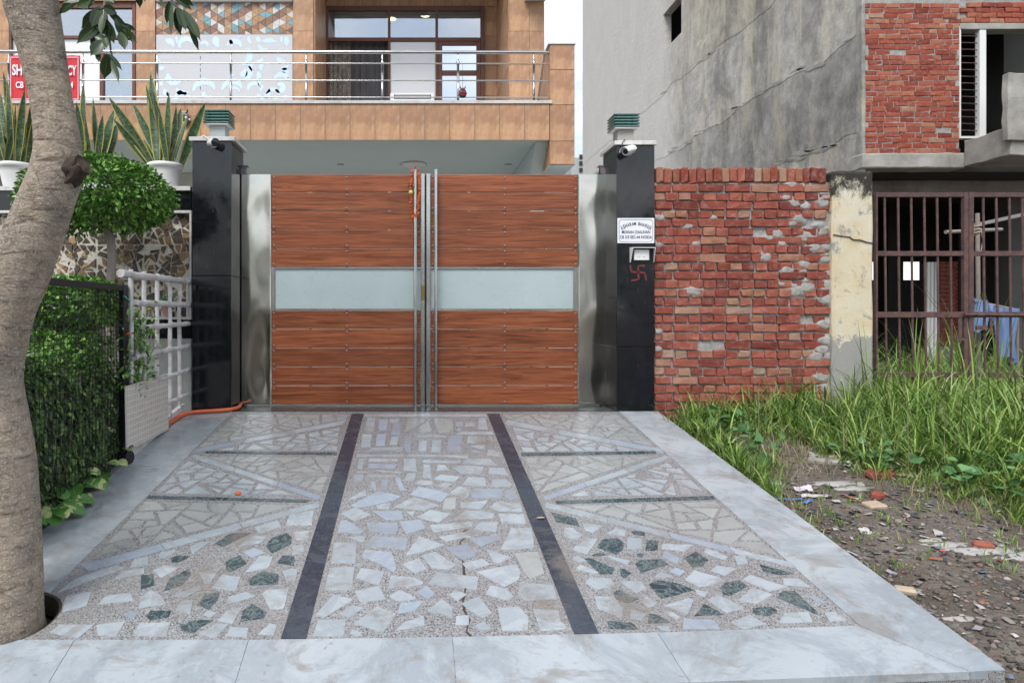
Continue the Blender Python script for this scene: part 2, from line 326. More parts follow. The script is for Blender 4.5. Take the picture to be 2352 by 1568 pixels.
    def uvleaf(name, build):
        m = NT(name, rough=.4, spec=.4); u = m.n('ShaderNodeUVMap'); u.uv_map = 'uv'; sx = m.n('ShaderNodeSeparateXYZ'); m.link(u.outputs[0], sx.inputs[0])
        build(m, sx.outputs[0], sx.outputs[1], u.outputs[0]); MT[name] = m.m
    def snake(m, u, v, uv):
        mp = m.n('ShaderNodeMapping'); mp.inputs['Scale'].default_value = (1.2, 20, 1); m.link(uv, mp.inputs[0])
        a = m.n('ShaderNodeVectorMath', operation='SCALE'); a.inputs[0].default_value = (11, 17, 5); m.link(m.rnd(), a.inputs['Scale'])
        b = m.n('ShaderNodeVectorMath', operation='ADD'); m.link(mp.outputs[0], b.inputs[0]); m.link(a.outputs[0], b.inputs[1])
        band = m.noise(1.6, 5, .7, 1.2, b.outputs[0])
        col = m.ramp(band, [(.38, (.022, .052, .026)), (.52, (.055, .105, .050)), (.66, (.17, .23, .135))])
        e = m.math('ABSOLUTE', m.math('SUBTRACT', u, .5)); edge = m.ramp(e, [(.37, 0.), (.40, 1.)])
        m.color(m.mix(edge, col, (.38, .34, .09)))
    uvleaf('snake_leaf', snake)
    def pothos(m, u, v, uv):
        c = m.noise(7, 4, .6, .6, m.co((1, 1, 1), True)); col = m.mix(m.ramp(c, [(.5, 0.), (.56, 1.)]), (.065, .19, .035), (.42, .48, .20))
        e = m.math('ABSOLUTE', m.math('SUBTRACT', u, .5)); m.color(m.mix(m.ramp(e, [(0., .5), (.05, 0.)]), col, (.20, .34, .10)))
    uvleaf('pothos_leaf', pothos)
    def treeleaf(m, u, v, uv):
        col = m.mix(m.rnd(), (.020, .040, .018), (.055, .095, .032)); e = m.math('ABSOLUTE', m.math('SUBTRACT', u, .5))
        m.color(m.mix(m.ramp(e, [(0., .7), (.045, 0.)]), col, (.16, .20, .09))); m.rough(.3)
    uvleaf('tree_leaf', treeleaf)
    m = NT('bark', rough=.9, spec=.2)
    b1 = m.noise(13, 9, .76, .5, m.co((1, 1, 1.7))); b2 = m.noise(3.0, 6, .65, .4)
    col = m.ramp(b1, [(.28, (.18, .145, .115)), (.48, (.37, .302, .235)), (.70, (.54, .455, .365))])
    col = m.mix(m.ramp(b2, [(.46, 0.), (.68, .7)]), col, (.20, .19, .18))
    wr = m.noise(4.2, 6, .65, .8, m.co((1, 1, 5))); col = m.mix(m.ramp(wr, [(.565, 0.), (.66, .75)]), col, (.085, .072, .062))
    col = m.mix(m.ramp(m.noise(90, 3), [(.57, 0.), (.63, .65)]), col, (.58, .52, .45))
    h = m.math('ADD', m.math('MULTIPLY', b1, .6), m.math('ADD', m.math('MULTIPLY', wr, -.5), m.math('MULTIPLY', m.noise(90, 4), .25)))
    ck = m.vor(11, m.co((1, 1, 1.6)), 'DISTANCE_TO_EDGE', 'Distance'); col = m.mix(m.ramp(m.math('ADD', ck, m.math('MULTIPLY', m.noise(14, 6, .7), .25)), [(.10, .55), (.17, 0.)]), col, (.11, .09, .075)); sc_ = m.ramp(m.noise(5, 8, .75, 1.2, m.co((1, 1, 3.5))), [(.62, 0.), (.68, .8)]); col = m.mix(sc_, col, (.07, .06, .052))
    m.color(col); m.bump(h, 1.0, .03); MT['bark'] = m.m
    simple('knot_wood', (.055, .038, .028), .9, var=.5, scale=30)
    simple('thin_bark', (.26, .23, .20), .9, var=.3, scale=40)
    # ground
    m = NT('dirt', rough=.95, spec=.15)
    col = m.ramp(m.noise(2.2, 8, .68), [(.3, (.085, .070, .056)), (.52, (.16, .136, .112)), (.72, (.265, .237, .202))])
    st = m.vor(38); g = m.n('ShaderNodeSeparateColor'); m.link(st, g.inputs[0])
    col = m.mix(m.ramp(m.noise(7, 5), [(.52, 0.), (.66, .7)]), col, m.ramp(g.outputs[0], [(0, (.05, .05, .055)), (.4, (.13, .12, .115)), (.75, (.22, .20, .18)), (1, (.38, .37, .36))]))
    m.color(col); m.bump(m.math('ADD', m.noise(22, 8, .7), m.math('MULTIPLY', m.vor(38, out='Distance'), -.7)), .8, .03); MT['dirt'] = m.m
    m = NT('asphalt', rough=.9, spec=.2); m.color(m.mix(m.noise(80, 4), (.04, .04, .042), (.085, .083, .08))); MT['asphalt'] = m.m
    m = NT('pebble', rough=.9, spec=.2); m.color(m.ramp(m.island(), [(0, (.055, .055, .06)), (.3, (.11, .10, .09)), (.6, (.17, .15, .125)), (.85, (.25, .225, .195)), (.95, (.26, .10, .07)), (1, (.42, .41, .39))])); MT['pebble'] = m.m
    m = NT('scrap', rough=.5); m.color(m.ramp(m.island(), [(0, (.40, .38, .36)), (.18, (.50, .49, .48)), (.26, (.055, .06, .07)), (.44, (.25, .22, .19)), (.68, (.13, .17, .26)), (.74, (.32, .09, .075)), (.79, (.30, .30, .34)), (.90, (.10, .11, .10))], True)); MT['scrap'] = m.m
    for nm, c in dict(paper_white=(.50, .49, .475), lime=(.36, .35, .33), plastic_lilac=(.56, .52, .62), plastic_blue=(.06, .17, .42), wrapper_orange=(.62, .12, .07), wrapper_yellow=(.60, .42, .06), bag_dark=(.03, .035, .06), teal_plastic=(.06, .42, .32), cloth_blue=(.20, .30, .55), marigold=(.66, .11, .015), lemon=(.58, .55, .10), pink_clay=(.52, .30, .25), soil=(.05, .040, .030), charcoal=(.03, .03, .032), tan=(.45, .36, .26)).items(): simple(nm, c, .55, var=.15, scale=15)
mk_materials()
# ---------------------------------------------------------------- building helpers
_trap = getattr(np, "trapezoid", None) or np.trapz
WL = {}                                # world position of every root and part, so that parts can be written in world metres
def reg(o, w): WL[o.name] = Vector(w); return o
def tag(o, label=None, cat=None, group=None, kind=None):
    for k, v in (('label', label), ('category', cat), ('group', group), ('kind', kind)):
        if v: o[k] = v
    return o
def thing(name, loc, label, cat, group=None):
    o = bpy.data.objects.new(name, None); o.empty_display_size = .1; COL.objects.link(o); o.location = loc
    reg(o, loc); return tag(o, label, cat, group)

class MB:
    """Collects shapes in world metres and links them as one mesh object."""
    def __init__(s): s.v = []; s.f = []; s.uv = {}; s.sm = set()
    def add(s, vs, fs, smooth=False, uvs=None):
        o = len(s.v); s.v.extend(tuple(v) for v in vs)
        for f in fs:
            if smooth: s.sm.add(len(s.f))
            if uvs is not None: s.uv[len(s.f)] = [uvs[i] for i in f]
            s.f.append(tuple(i + o for i in f))
        return s
    def box(s, x0, x1, y0, y1, z0, z1, c=0.0):
        if c <= 0:
            vs = [(x, y, z) for z in (z0, z1) for y in (y0, y1) for x in (x0, x1)]
            return s.add(vs, [(0, 2, 3, 1), (4, 5, 7, 6), (0, 1, 5, 4), (2, 6, 7, 3), (0, 4, 6, 2), (1, 3, 7, 5)])
        vs, fs = chamfer_box(x1 - x0, y1 - y0, z1 - z0, c)
        m = Vector(((x0 + x1) / 2, (y0 + y1) / 2, (z0 + z1) / 2))
        return s.add([Vector(v) + m for v in vs], fs)
    def tube(s, pts, r, n=8, cap=True, smooth=True):
        pts = [Vector(p) for p in pts]; rs = r if isinstance(r, (list, tuple)) else [r] * len(pts)
        vs, fs = [], []; ref = None
        for i, p in enumerate(pts):
            d = (pts[min(i + 1, len(pts) - 1)] - pts[max(i - 1, 0)]).normalized()
            if ref is None: ref = Vector((0, 0, 1)) if abs(d.z) < .9 else Vector((1, 0, 0))
            a = d.cross(ref).normalized(); b = a.cross(d).normalized(); ref = b
            for k in range(n):
                t = 2 * math.pi * k / n; vs.append(p + (a * math.cos(t) + b * math.sin(t)) * rs[i])
        for i in range(len(pts) - 1):
            for k in range(n): fs.append((i * n + k, i * n + (k + 1) % n, (i + 1) * n + (k + 1) % n, (i + 1) * n + k))
        s.add(vs, fs, smooth)
        if cap:
            s.add(vs[:n], [tuple(range(n))]); s.add(vs[-n:], [tuple(reversed(range(n)))])
        return s
    def lathe(s, c, prof, n=24, smooth=True, axis=None):
        """prof: list of (radius, height) from the bottom up round a vertical (or given) axis."""
        c = Vector(c); q = Vector((0, 0, 1)).rotation_difference(Vector(axis)).to_matrix() if axis else Matrix.Identity(3)
        vs, fs = [], []
        for r, z in prof:
            for k in range(n):
                t = 2 * math.pi * k / n; vs.append(c + q @ Vector((r * math.cos(t), r * math.sin(t), z)))
        for i in range(len(prof) - 1):
            for k in range(n): fs.append((i * n + k, i * n + (k + 1) % n, (i + 1) * n + (k + 1) % n, (i + 1) * n + k))
        s.add(vs, fs, smooth)
        if prof[0][0] > 1e-4: s.add(vs[:n], [tuple(reversed(range(n)))])
        if prof[-1][0] > 1e-4: s.add(vs[-n:], [tuple(range(n))])
        return s
    def prism(s, poly, lo, hi):
        """poly: 2-D points; lo, hi: functions (x, y) -> 3-D point, bottom and top."""
        a = sum(poly[i][0] * poly[(i + 1) % len(poly)][1] - poly[(i + 1) % len(poly)][0] * poly[i][1] for i in range(len(poly)))
        if a < 0: poly = poly[::-1]
        n = len(poly); vs = [lo(*p) for p in poly] + [hi(*p) for p in poly]
        return s.add(vs, [tuple(range(n - 1, -1, -1)), tuple(range(n, 2 * n))] + [(i, (i + 1) % n, n + (i + 1) % n, n + i) for i in range(n)])
    def mesh(s, name, origin=(0, 0, 0)):
        me = bpy.data.meshes.new(name); o = Vector(origin)
        me.from_pydata([(v[0] - o.x, v[1] - o.y, v[2] - o.z) for v in s.v], [], s.f)
        if s.uv:
            l = me.uv_layers.new(name='uv'); k = 0
            for i, p in enumerate(me.polygons):
                u = s.uv.get(i)
                for j, li in enumerate(p.loop_indices): l.data[li].uv = u[j] if u else (0, 0)
        if s.sm:
            fl = [False] * len(s.f)
            for i in s.sm: fl[i] = True
            me.polygons.foreach_set('use_smooth', fl)
        me.update(); return me
    def build(s, name, mat, parent=None, loc=None, **tags):
        w = Vector(loc) if loc is not None else (WL[parent.name] if parent is not None else Vector((0, 0, 0)))
        o = bpy.data.objects.new(name, s.mesh(name, w)); o.data.materials.append(MT[mat] if isinstance(mat, str) else mat); COL.objects.link(o)
        if parent is not None: o.parent = parent; o.location = w - WL[parent.name]
        else: o.location = w
        reg(o, w); return tag(o, **tags)

def chamfer_box(w, d, h, c, jit=0.0, rng=None):
    """A box with cut edges: 24 corners, 26 faces."""
    hx, hy, hz = w / 2, d / 2, h / 2; c = min(c, hx * .9, hy * .9, hz * .9)
    vs, ix = [], {}
    for sx in (-1, 1):
        for sy in (-1, 1):
            for sz in (-1, 1):
                for ax in range(3):
                    p = [sx * (hx - c), sy * (hy - c), sz * (hz - c)]; p[ax] = (sx * hx, sy * hy, sz * hz)[ax]
                    if jit: p = [q + rng.uniform(-jit, jit) for q in p]
                    ix[(sx, sy, sz, ax)] = len(vs); vs.append(tuple(p))
    fs = []
    def face(ids, nrm):
        a, b, cc = (Vector(vs[i]) for i in ids[:3])
        if (b - a).cross(cc - b).dot(Vector(nrm)) < 0: ids = ids[::-1]
        fs.append(tuple(ids))
    for ax in range(3):
        o = [a for a in range(3) if a != ax]
        for sg in (-1, 1):
            q = []
            for a, b in ((-1, -1), (1, -1), (1, 1), (-1, 1)):
                k = [0, 0, 0]; k[ax] = sg; k[o[0]] = a; k[o[1]] = b; q.append(ix[(*k, ax)])
            n = [0, 0, 0]; n[ax] = sg; face(q, n)
        for a in (-1, 1):
            for b in (-1, 1):
                k0 = [0, 0, 0]; k0[o[0]] = a; k0[o[1]] = b; k1 = list(k0); k0[ax] = -1; k1[ax] = 1
                n = [0, 0, 0]; n[o[0]] = a; n[o[1]] = b
                face([ix[(*k0, o[0])], ix[(*k1, o[0])], ix[(*k1, o[1])], ix[(*k0, o[1])]], n)
    for sx in (-1, 1):
        for sy in (-1, 1):
            for sz in (-1, 1): face([ix[(sx, sy, sz, a)] for a in range(3)], (sx, sy, sz))
    return vs, fs
MC = {}
def cbox_mesh(name, mat, w, d, h, c=.003, jit=0.0, variant=0):
    k = (name, mat, round(w, 3), round(d, 3), round(h, 3), c, jit, variant)
    if k not in MC:
        vs, fs = chamfer_box(w, d, h, c, jit, random.Random(hash((round(w * 1000), round(h * 1000), variant)) & 0xffff))
        me = bpy.data.meshes.new(name); me.from_pydata(vs, [], fs); me.materials.append(MT[mat]); MC[k] = me
    return MC[k]
def put(name, mesh, parent, loc, rot=None, **tags):
    o = bpy.data.objects.new(name, mesh); COL.objects.link(o); o.parent = parent
    o.location = Vector(loc) - (WL[parent.name] if parent is not None else Vector())
    if rot is not None: o.rotation_euler = rot
    reg(o, loc); return tag(o, **tags)
def tile_face(parent, name, mat, x0, x1, z0, z1, Y, tw, th, ox=0.0, oz=0.0, gap=.003, dep=.012, c=.0015, skip=None):
    """Tiles on a wall that faces the camera side, clipped to the rectangle."""
    for i in range(math.floor((x0 - ox) / tw), math.ceil((x1 - ox) / tw)):
        for k in range(math.floor((z0 - oz) / th), math.ceil((z1 - oz) / th)):
            a, b = max(x0, ox + i * tw), min(x1, ox + (i + 1) * tw); p, q = max(z0, oz + k * th), min(z1, oz + (k + 1) * th)
            if b - a < .02 or q - p < .02 or (skip and skip((a + b) / 2, (p + q) / 2)): continue
            put(name, cbox_mesh(name, mat, b - a - gap, dep, q - p - gap, c), parent, ((a + b) / 2, Y - dep / 2, (p + q) / 2))
def copy_thing(root, loc, rotz=0.0, label=None):
    """A copy of a thing with copies of its parts and sub-parts."""
    kids = {}
    for o in S.objects:
        if o.parent is not None: kids.setdefault(o.parent.name, []).append(o)
    r = root.copy(); COL.objects.link(r); r.location = loc; r.rotation_euler = (0, 0, rotz); reg(r, loc)
    if label: r['label'] = label
    for c in kids.get(root.name, []):
        d = c.copy(); COL.objects.link(d); d.parent = r
        for g in kids.get(c.name, []):
            e = g.copy(); COL.objects.link(e); e.parent = d
    return r
def np_mesh(name, V, tris, mat, parent=None, loc=(0, 0, 0), smooth=False, **tags):
    """Many faces from numpy arrays: V (n,3), tris (m,3 or 4)."""
    me = bpy.data.meshes.new(name); w = np.array(loc, float); k = tris.shape[1]
    me.vertices.add(len(V)); me.vertices.foreach_set('co', (V - w).astype(np.float32).ravel())
    me.loops.add(tris.size); me.loops.foreach_set('vertex_index', tris.astype(np.int32).ravel())
    me.polygons.add(len(tris)); me.polygons.foreach_set('loop_start', np.arange(0, tris.size, k, dtype=np.int32)); me.polygons.foreach_set('loop_total', np.full(len(tris), k, np.int32))
    me.update(calc_edges=True); me.materials.append(MT[mat])
    if smooth: me.polygons.foreach_set('use_smooth', np.ones(len(tris), bool))
    o = bpy.data.objects.new(name, me); COL.objects.link(o)
    if parent is not None: o.parent = parent; o.location = Vector(loc) - WL[parent.name]
    else: o.location = loc
    reg(o, loc); return tag(o, **tags)
def leaf_cloud(P, N, L, Wd, rs, fold=.25, droop=.25):
    """Small folded leaves: P bases, N directions (n,3), L lengths (n,), Wd widths. Returns V, quads."""
    n = len(P); N = N / np.linalg.norm(N, axis=1, keepdims=True)
    up = rs.normal(size=(n, 3)) * .55 + np.array([0, 0, 1.0]); side = np.cross(N, up); side /= np.linalg.norm(side, axis=1, keepdims=True) + 1e-9
    nz = np.cross(side, N); L = L[:, None]; Wd = Wd[:, None]
    a = P; m = P + N * L * .52 - nz * Wd * fold; t = P + N * L - np.array([0, 0, 1.0]) * L * droop
    l1 = P + N * L * .3 + side * Wd * .46; l2 = P + N * L * .66 + side * Wd * .46 - np.array([0, 0, 1.0]) * L * droop * .4
    r1 = P + N * L * .3 - side * Wd * .46; r2 = P + N * L * .66 - side * Wd * .46 - np.array([0, 0, 1.0]) * L * droop * .4
    V = np.stack([a, l1, l2, t, r2, r1, m], 1).reshape(-1, 3); b = (np.arange(n) * 7)[:, None]
    tri = np.concatenate([b + np.array([[0, 6, 1]]), b + np.array([[1, 6, 2]]), b + np.array([[2, 6, 3]]), b + np.array([[3, 6, 4]]), b + np.array([[4, 6, 5]]), b + np.array([[5, 6, 0]])], 0)
    return V, tri
def blade_cloud(P, az, H, lean, Wd, rs, seg=5):
    """Grass blades: bent tapering strips. Returns V, quads."""
    n = len(P); d = np.stack([np.cos(az), np.sin(az), np.zeros(n)], 1); s = np.stack([-np.sin(az), np.cos(az), np.zeros(n)], 1)
    tw = rs.uniform(-.9, .9, n)[:, None]; s = s * np.cos(tw) + d * np.sin(tw)
    rows = []
    for i in range(seg + 1):
        t = i / seg; ang = lean * t ** 1.25
        # arc: integrate the bend
        k = np.linspace(0, t, 6)[:, None]; a = lean[None] * k ** 1.25
        f = _trap(np.sin(a), k[:, 0], axis=0) if t > 0 else np.zeros(n); g = _trap(np.cos(a), k[:, 0], axis=0) if t > 0 else np.zeros(n)
        c = P + d * (H * f)[:, None] + np.array([0, 0, 1.0]) * (H * g)[:, None]
        w = Wd * (1 - t ** 2.2) * (.65 + .35 * min(1, t * 4)) * .5 + 1e-4
        rows += [c - s * w[:, None], c + s * w[:, None]]
    V = np.stack(rows, 1).reshape(-1, 3); m = 2 * (seg + 1); b = (np.arange(n) * m)[:, None]
    Q = np.concatenate([b + np.array([[2 * i, 2 * i + 1, 2 * i + 3, 2 * i + 2]]) for i in range(seg)], 0)
    return V, Q
def big_leaf(base, d, up, L, Wd, prof, nseg=8, fold=.2, droop=.3, twist=0.0):
    """One large leaf as a strip of four quads across with a UV layer; returns an MB."""
    m = MB(); d = Vector(d).normalized(); up = Vector(up); s = d.cross(up).normalized(); nz = s.cross(d).normalized(); base = Vector(base)
    vs, uv = [], []; p = base.copy()
    for i in range(nseg + 1):
        t = i / nseg; w = prof(t) * Wd * .5
        q = Matrix.Rotation(twist * t, 3, d); ss = q @ s; nn = q @ nz
        for j, u in enumerate((-1, -.5, 0, .5, 1)):
            vs.append(p + ss * w * u + nn * (abs(u) * w * fold)); uv.append(((u + 1) / 2, t))
        d = (d + Vector((0, 0, -1)) * droop / nseg).normalized(); p = p + d * (L / nseg)
        s = (s - d * s.dot(d)).normalized(); nz = s.cross(d).normalized()
    fs = [(i * 5 + j, i * 5 + j + 1, i * 5 + j + 6, i * 5 + j + 5) for i in range(nseg) for j in range(4)]
    return m.add(vs, fs, True, uv)
def text_mesh(body, height, width=None, depth=.0008, bold=0.0, spacing=1.0):
    """Lettering as a mesh in the XZ plane, centred on its origin, facing -Y."""
    c = bpy.data.curves.new('lettering', 'FONT'); c.body = body; c.size = 1; c.align_x = 'CENTER'; c.align_y = 'CENTER'; c.extrude = .5; c.offset = bold; c.space_character = spacing; c.resolution_u = 3
    o = bpy.data.objects.new('lettering', c); COL.objects.link(o)
    bpy.context.view_layer.update()
    me = bpy.data.meshes.new_from_object(o.evaluated_get(bpy.context.evaluated_depsgraph_get()))
    bpy.data.objects.remove(o); bpy.data.curves.remove(c)
    co = np.array([v.co[:] for v in me.vertices]); lo, hi = co.min(0), co.max(0)
    sc = height / (hi[1] - lo[1]); sx = (width / (hi[0] - lo[0])) if width else sc
    mid = (lo + hi) / 2
    for v in me.vertices:
        x, y, z = v.co; v.co = ((x - mid[0]) * sx, -(z - lo[2]) / (hi[2] - lo[2]) * depth if hi[2] > lo[2] else 0, (y - mid[1]) * sc)
    return me
# ---------------------------------------------------------------- ground, road, driveway
def sstep(a, b, x): t = min(1, max(0, (x - a) / (b - a))); return t * t * (3 - 2 * t)
def ground_z(x, y):
    z = plane(max(2.35, min(y, Y0))) - .055
    n = mnoise.noise(Vector((x * .9, y * .9, 3.1))) * .035 + mnoise.noise(Vector((x * 3.1, y * 3.1, 7.7))) * .012
    z += n * sstep(2.45, 3.0, x) if x > 0 else n * .5
    if x > 2.4: z += .07 * sstep(2.9, 4.6, x) * sstep(3.2, 5.2, y) * (1 - .5 * sstep(7, 9, y))
    if x > 2.3 and y < 6.6: z -= .035 * (1 - sstep(2.5, 2.9, x))
    if -2.3 < x < 2.5 and y > 2.62: z -= .14
    if x < -2.1 and y > 2.5: z -= .02
    return z
def axis(bp):
    out = []
    for a, b, st in bp:
        n = max(1, round((b - a) / st)); out += [a + (b - a) * i / n for i in range(n)]
    return out + [bp[-1][1]]
gx = axis([(-600, -60, 90), (-60, -8, 6), (-8, -2.4, .5), (-2.4, 2.4, .3), (2.4, 5.5, .06), (5.5, 14, .4), (14, 60, 6), (60, 600, 90)])
gy = axis([(-600, -60, 90), (-60, -4, 6), (-4, 2.0, .5), (2.0, 7.5, .07), (7.5, 30, 1.5), (30, 100, 10), (100, 700, 100)])
m = MB(); nx = len(gx)
m.add([(x, y, ground_z(x, y)) for y in gy for x in gx], [(j * nx + i, j * nx + i + 1, (j + 1) * nx + i + 1, (j + 1) * nx + i) for j in range(len(gy) - 1) for i in range(nx - 1)], True)
ground = m.build('ground', 'dirt', None, (0, 0, 0), kind='structure')
m = MB(); m.box(-80, 80, -7.2, 1.15, -.80, ground_z(0, 2.3) + .012)
m.build('road', 'asphalt', None, (0, -3, -.7), kind='structure')

drive = bpy.data.objects.new('driveway', None); COL.objects.link(drive); drive.location = (0, 4.6, -.3); reg(drive, (0, 4.6, -.3)); drive['kind'] = 'structure'
def lo_d(d): return lambda x, y: (x, y, -SLOPE * (Y0 - y) + d)
PIT = (-1.872, 3.165, .225)           # centre and radius of the round planting hole for the tree
def slab(name, poly, mat, h=.0025, depth=.02, parent=drive):
    p2 = [DP(*p) for p in poly]
    return MB().prism(p2, lo_d(-depth), lo_d(h)).build(name, mat, parent)
def cut_hole(o):
    cut = MB().lathe((PIT[0], PIT[1], -1.2), [(PIT[2], 0), (PIT[2], 1.5)], 40, False).build('cutter', 'soil', None, (PIT[0], PIT[1], -1))
    b = o.modifiers.new('hole', 'BOOLEAN'); b.operation = 'DIFFERENCE'; b.object = cut; b.solver = 'EXACT'
    bpy.context.view_layer.update()
    me = bpy.data.meshes.new_from_object(o.evaluated_get(bpy.context.evaluated_depsgraph_get()))
    o.modifiers.clear(); o.data = me; bpy.data.objects.remove(cut)
def oL(y): return (429 - 1.225 * (y - 950), y)
def iL(y): return (531 - 1.011 * (y - 948), y)
def oR(y): return (1510 + 1.345 * (y - 945), y)
def iR(y): return (1425 + 1.128 * (y - 948), y)
def fT(x): return (x, 1469 - max(0, x - 640) * .0165 - max(0, x - 1377) * .018)
def fB(x): return (x, 1539 + (2309 - x) * .038)
bed = [oL(945), oR(945), (2309, 1539), fB(-60), (-420, 1560)]
tz = MB().prism([DP(*p) for p in bed], lo_d(-.11), lo_d(0)).build('terrazzo_bed', 'terrazzo', drive)
cut_hole(tz)
# marble border slabs, butt jointed, a little overhang at the outer edges
def grow(p, dx): return (p[0] + dx, p[1])
def border(pts): return slab('border_slab', pts, 'marble_border', .003, .03)
g = .8
for a, b in ((944.5, 1071), (1071, 1298)):
    border([grow(oL(a), -1), iL(a), iL(b - g), grow(oL(b - g), -1)])
cut_hole(border([grow(oL(1298), -1), iL(1298), iL(1468), grow(oL(1468), -1)]))
for a, b in ((944.5, 1092), (1092, 1277)):
    border([iR(a), grow(oR(a), 1.5), grow(oR(b - g), 1.5), iR(b - g)])
border([iR(1277), grow(oR(1277), 1.5), grow(oR(1538), 1.5), (2230, 1543), (1975, 1437)])
fx = [(-330, -420), (171, 78), (571, 528), (1039, 1049), (1510, 1585), (1973, 2228)]
for i in range(5):
    a, b = fx[i], fx[i + 1]; q = [(a[0] + g, fT(a[0])[1] + g), (b[0] - g, fT(b[0])[1] + g), (b[1] - g, fB(b[1])[1] + 1), (a[1] + g, fB(a[1])[1] + 1)]
    if i == 0: q[0] = (-330, 1470)
    o = border(q)
    if i == 0: cut_hole(o)
# the two dark wheel strips
def lerp(a, b, t): return (a[0] + (b[0] - a[0]) * t, a[1] + (b[1] - a[1]) * t)
def strip_pieces(tl, tr, br, bl, ys):
    for a, b in zip(ys[:-1], ys[1:]):
        f = lambda p, q, y: lerp(p, q, (y - p[1]) / (q[1] - p[1]))
        slab('dark_strip', [f(tl, bl, a), f(tr, br, a), f(tr, br, b - .6), f(tl, bl, b - .6)], 'strip_granite', .003, .02)
strip_pieces((808, 950), (835, 950), (703, 1467), (645, 1467), (950, 1130, 1318, 1467))
strip_pieces((1119, 950), (1147, 950), (1376, 1456), (1319, 1456), (950, 1120, 1286, 1456))
for p in ([(472, 1036), (775, 1039), (773, 1045), (472, 1041)], [(342, 1138), (712, 1148), (705, 1154), (337, 1145)], [(1196, 1040), (1506, 1036), (1508, 1042), (1199, 1047)], [(1275, 1150), (1638, 1139), (1643, 1147), (1279, 1157)]):
    slab('green_strip', p, 'marble_green', .003)
def long_strip(p, n):                     # p: four corners, split lengthwise in n butt-jointed pieces
    for i in range(n):
        a, b = i / n, (i + 1) / n - .004
        slab('white_strip', [lerp(p[0], p[1], a), lerp(p[0], p[1], b), lerp(p[3], p[2], b), lerp(p[3], p[2], a)], 'marble_blue' if i % 3 == 2 else 'marble_white', .003)
long_strip([(796, 964), (452, 1030), (440, 1040), (787, 974)], 3)
long_strip([(447, 1043), (740, 1141), (733, 1150), (437, 1050)], 3)
long_strip([(732, 1153), (183, 1298), (200, 1311), (734, 1164)], 3)
long_strip([(1166, 965), (1519, 1031), (1526, 1041), (1160, 973)], 3)
long_strip([(1527, 1046), (1246, 1141), (1252, 1150), (1543, 1051)], 3)
long_strip([(1254, 1154), (1815, 1291), (1834, 1306), (1252, 1165)], 4)
slab('white_strip', [(838, 951), (1117, 951), (1118, 956), (837, 956)], 'marble_white', .003)
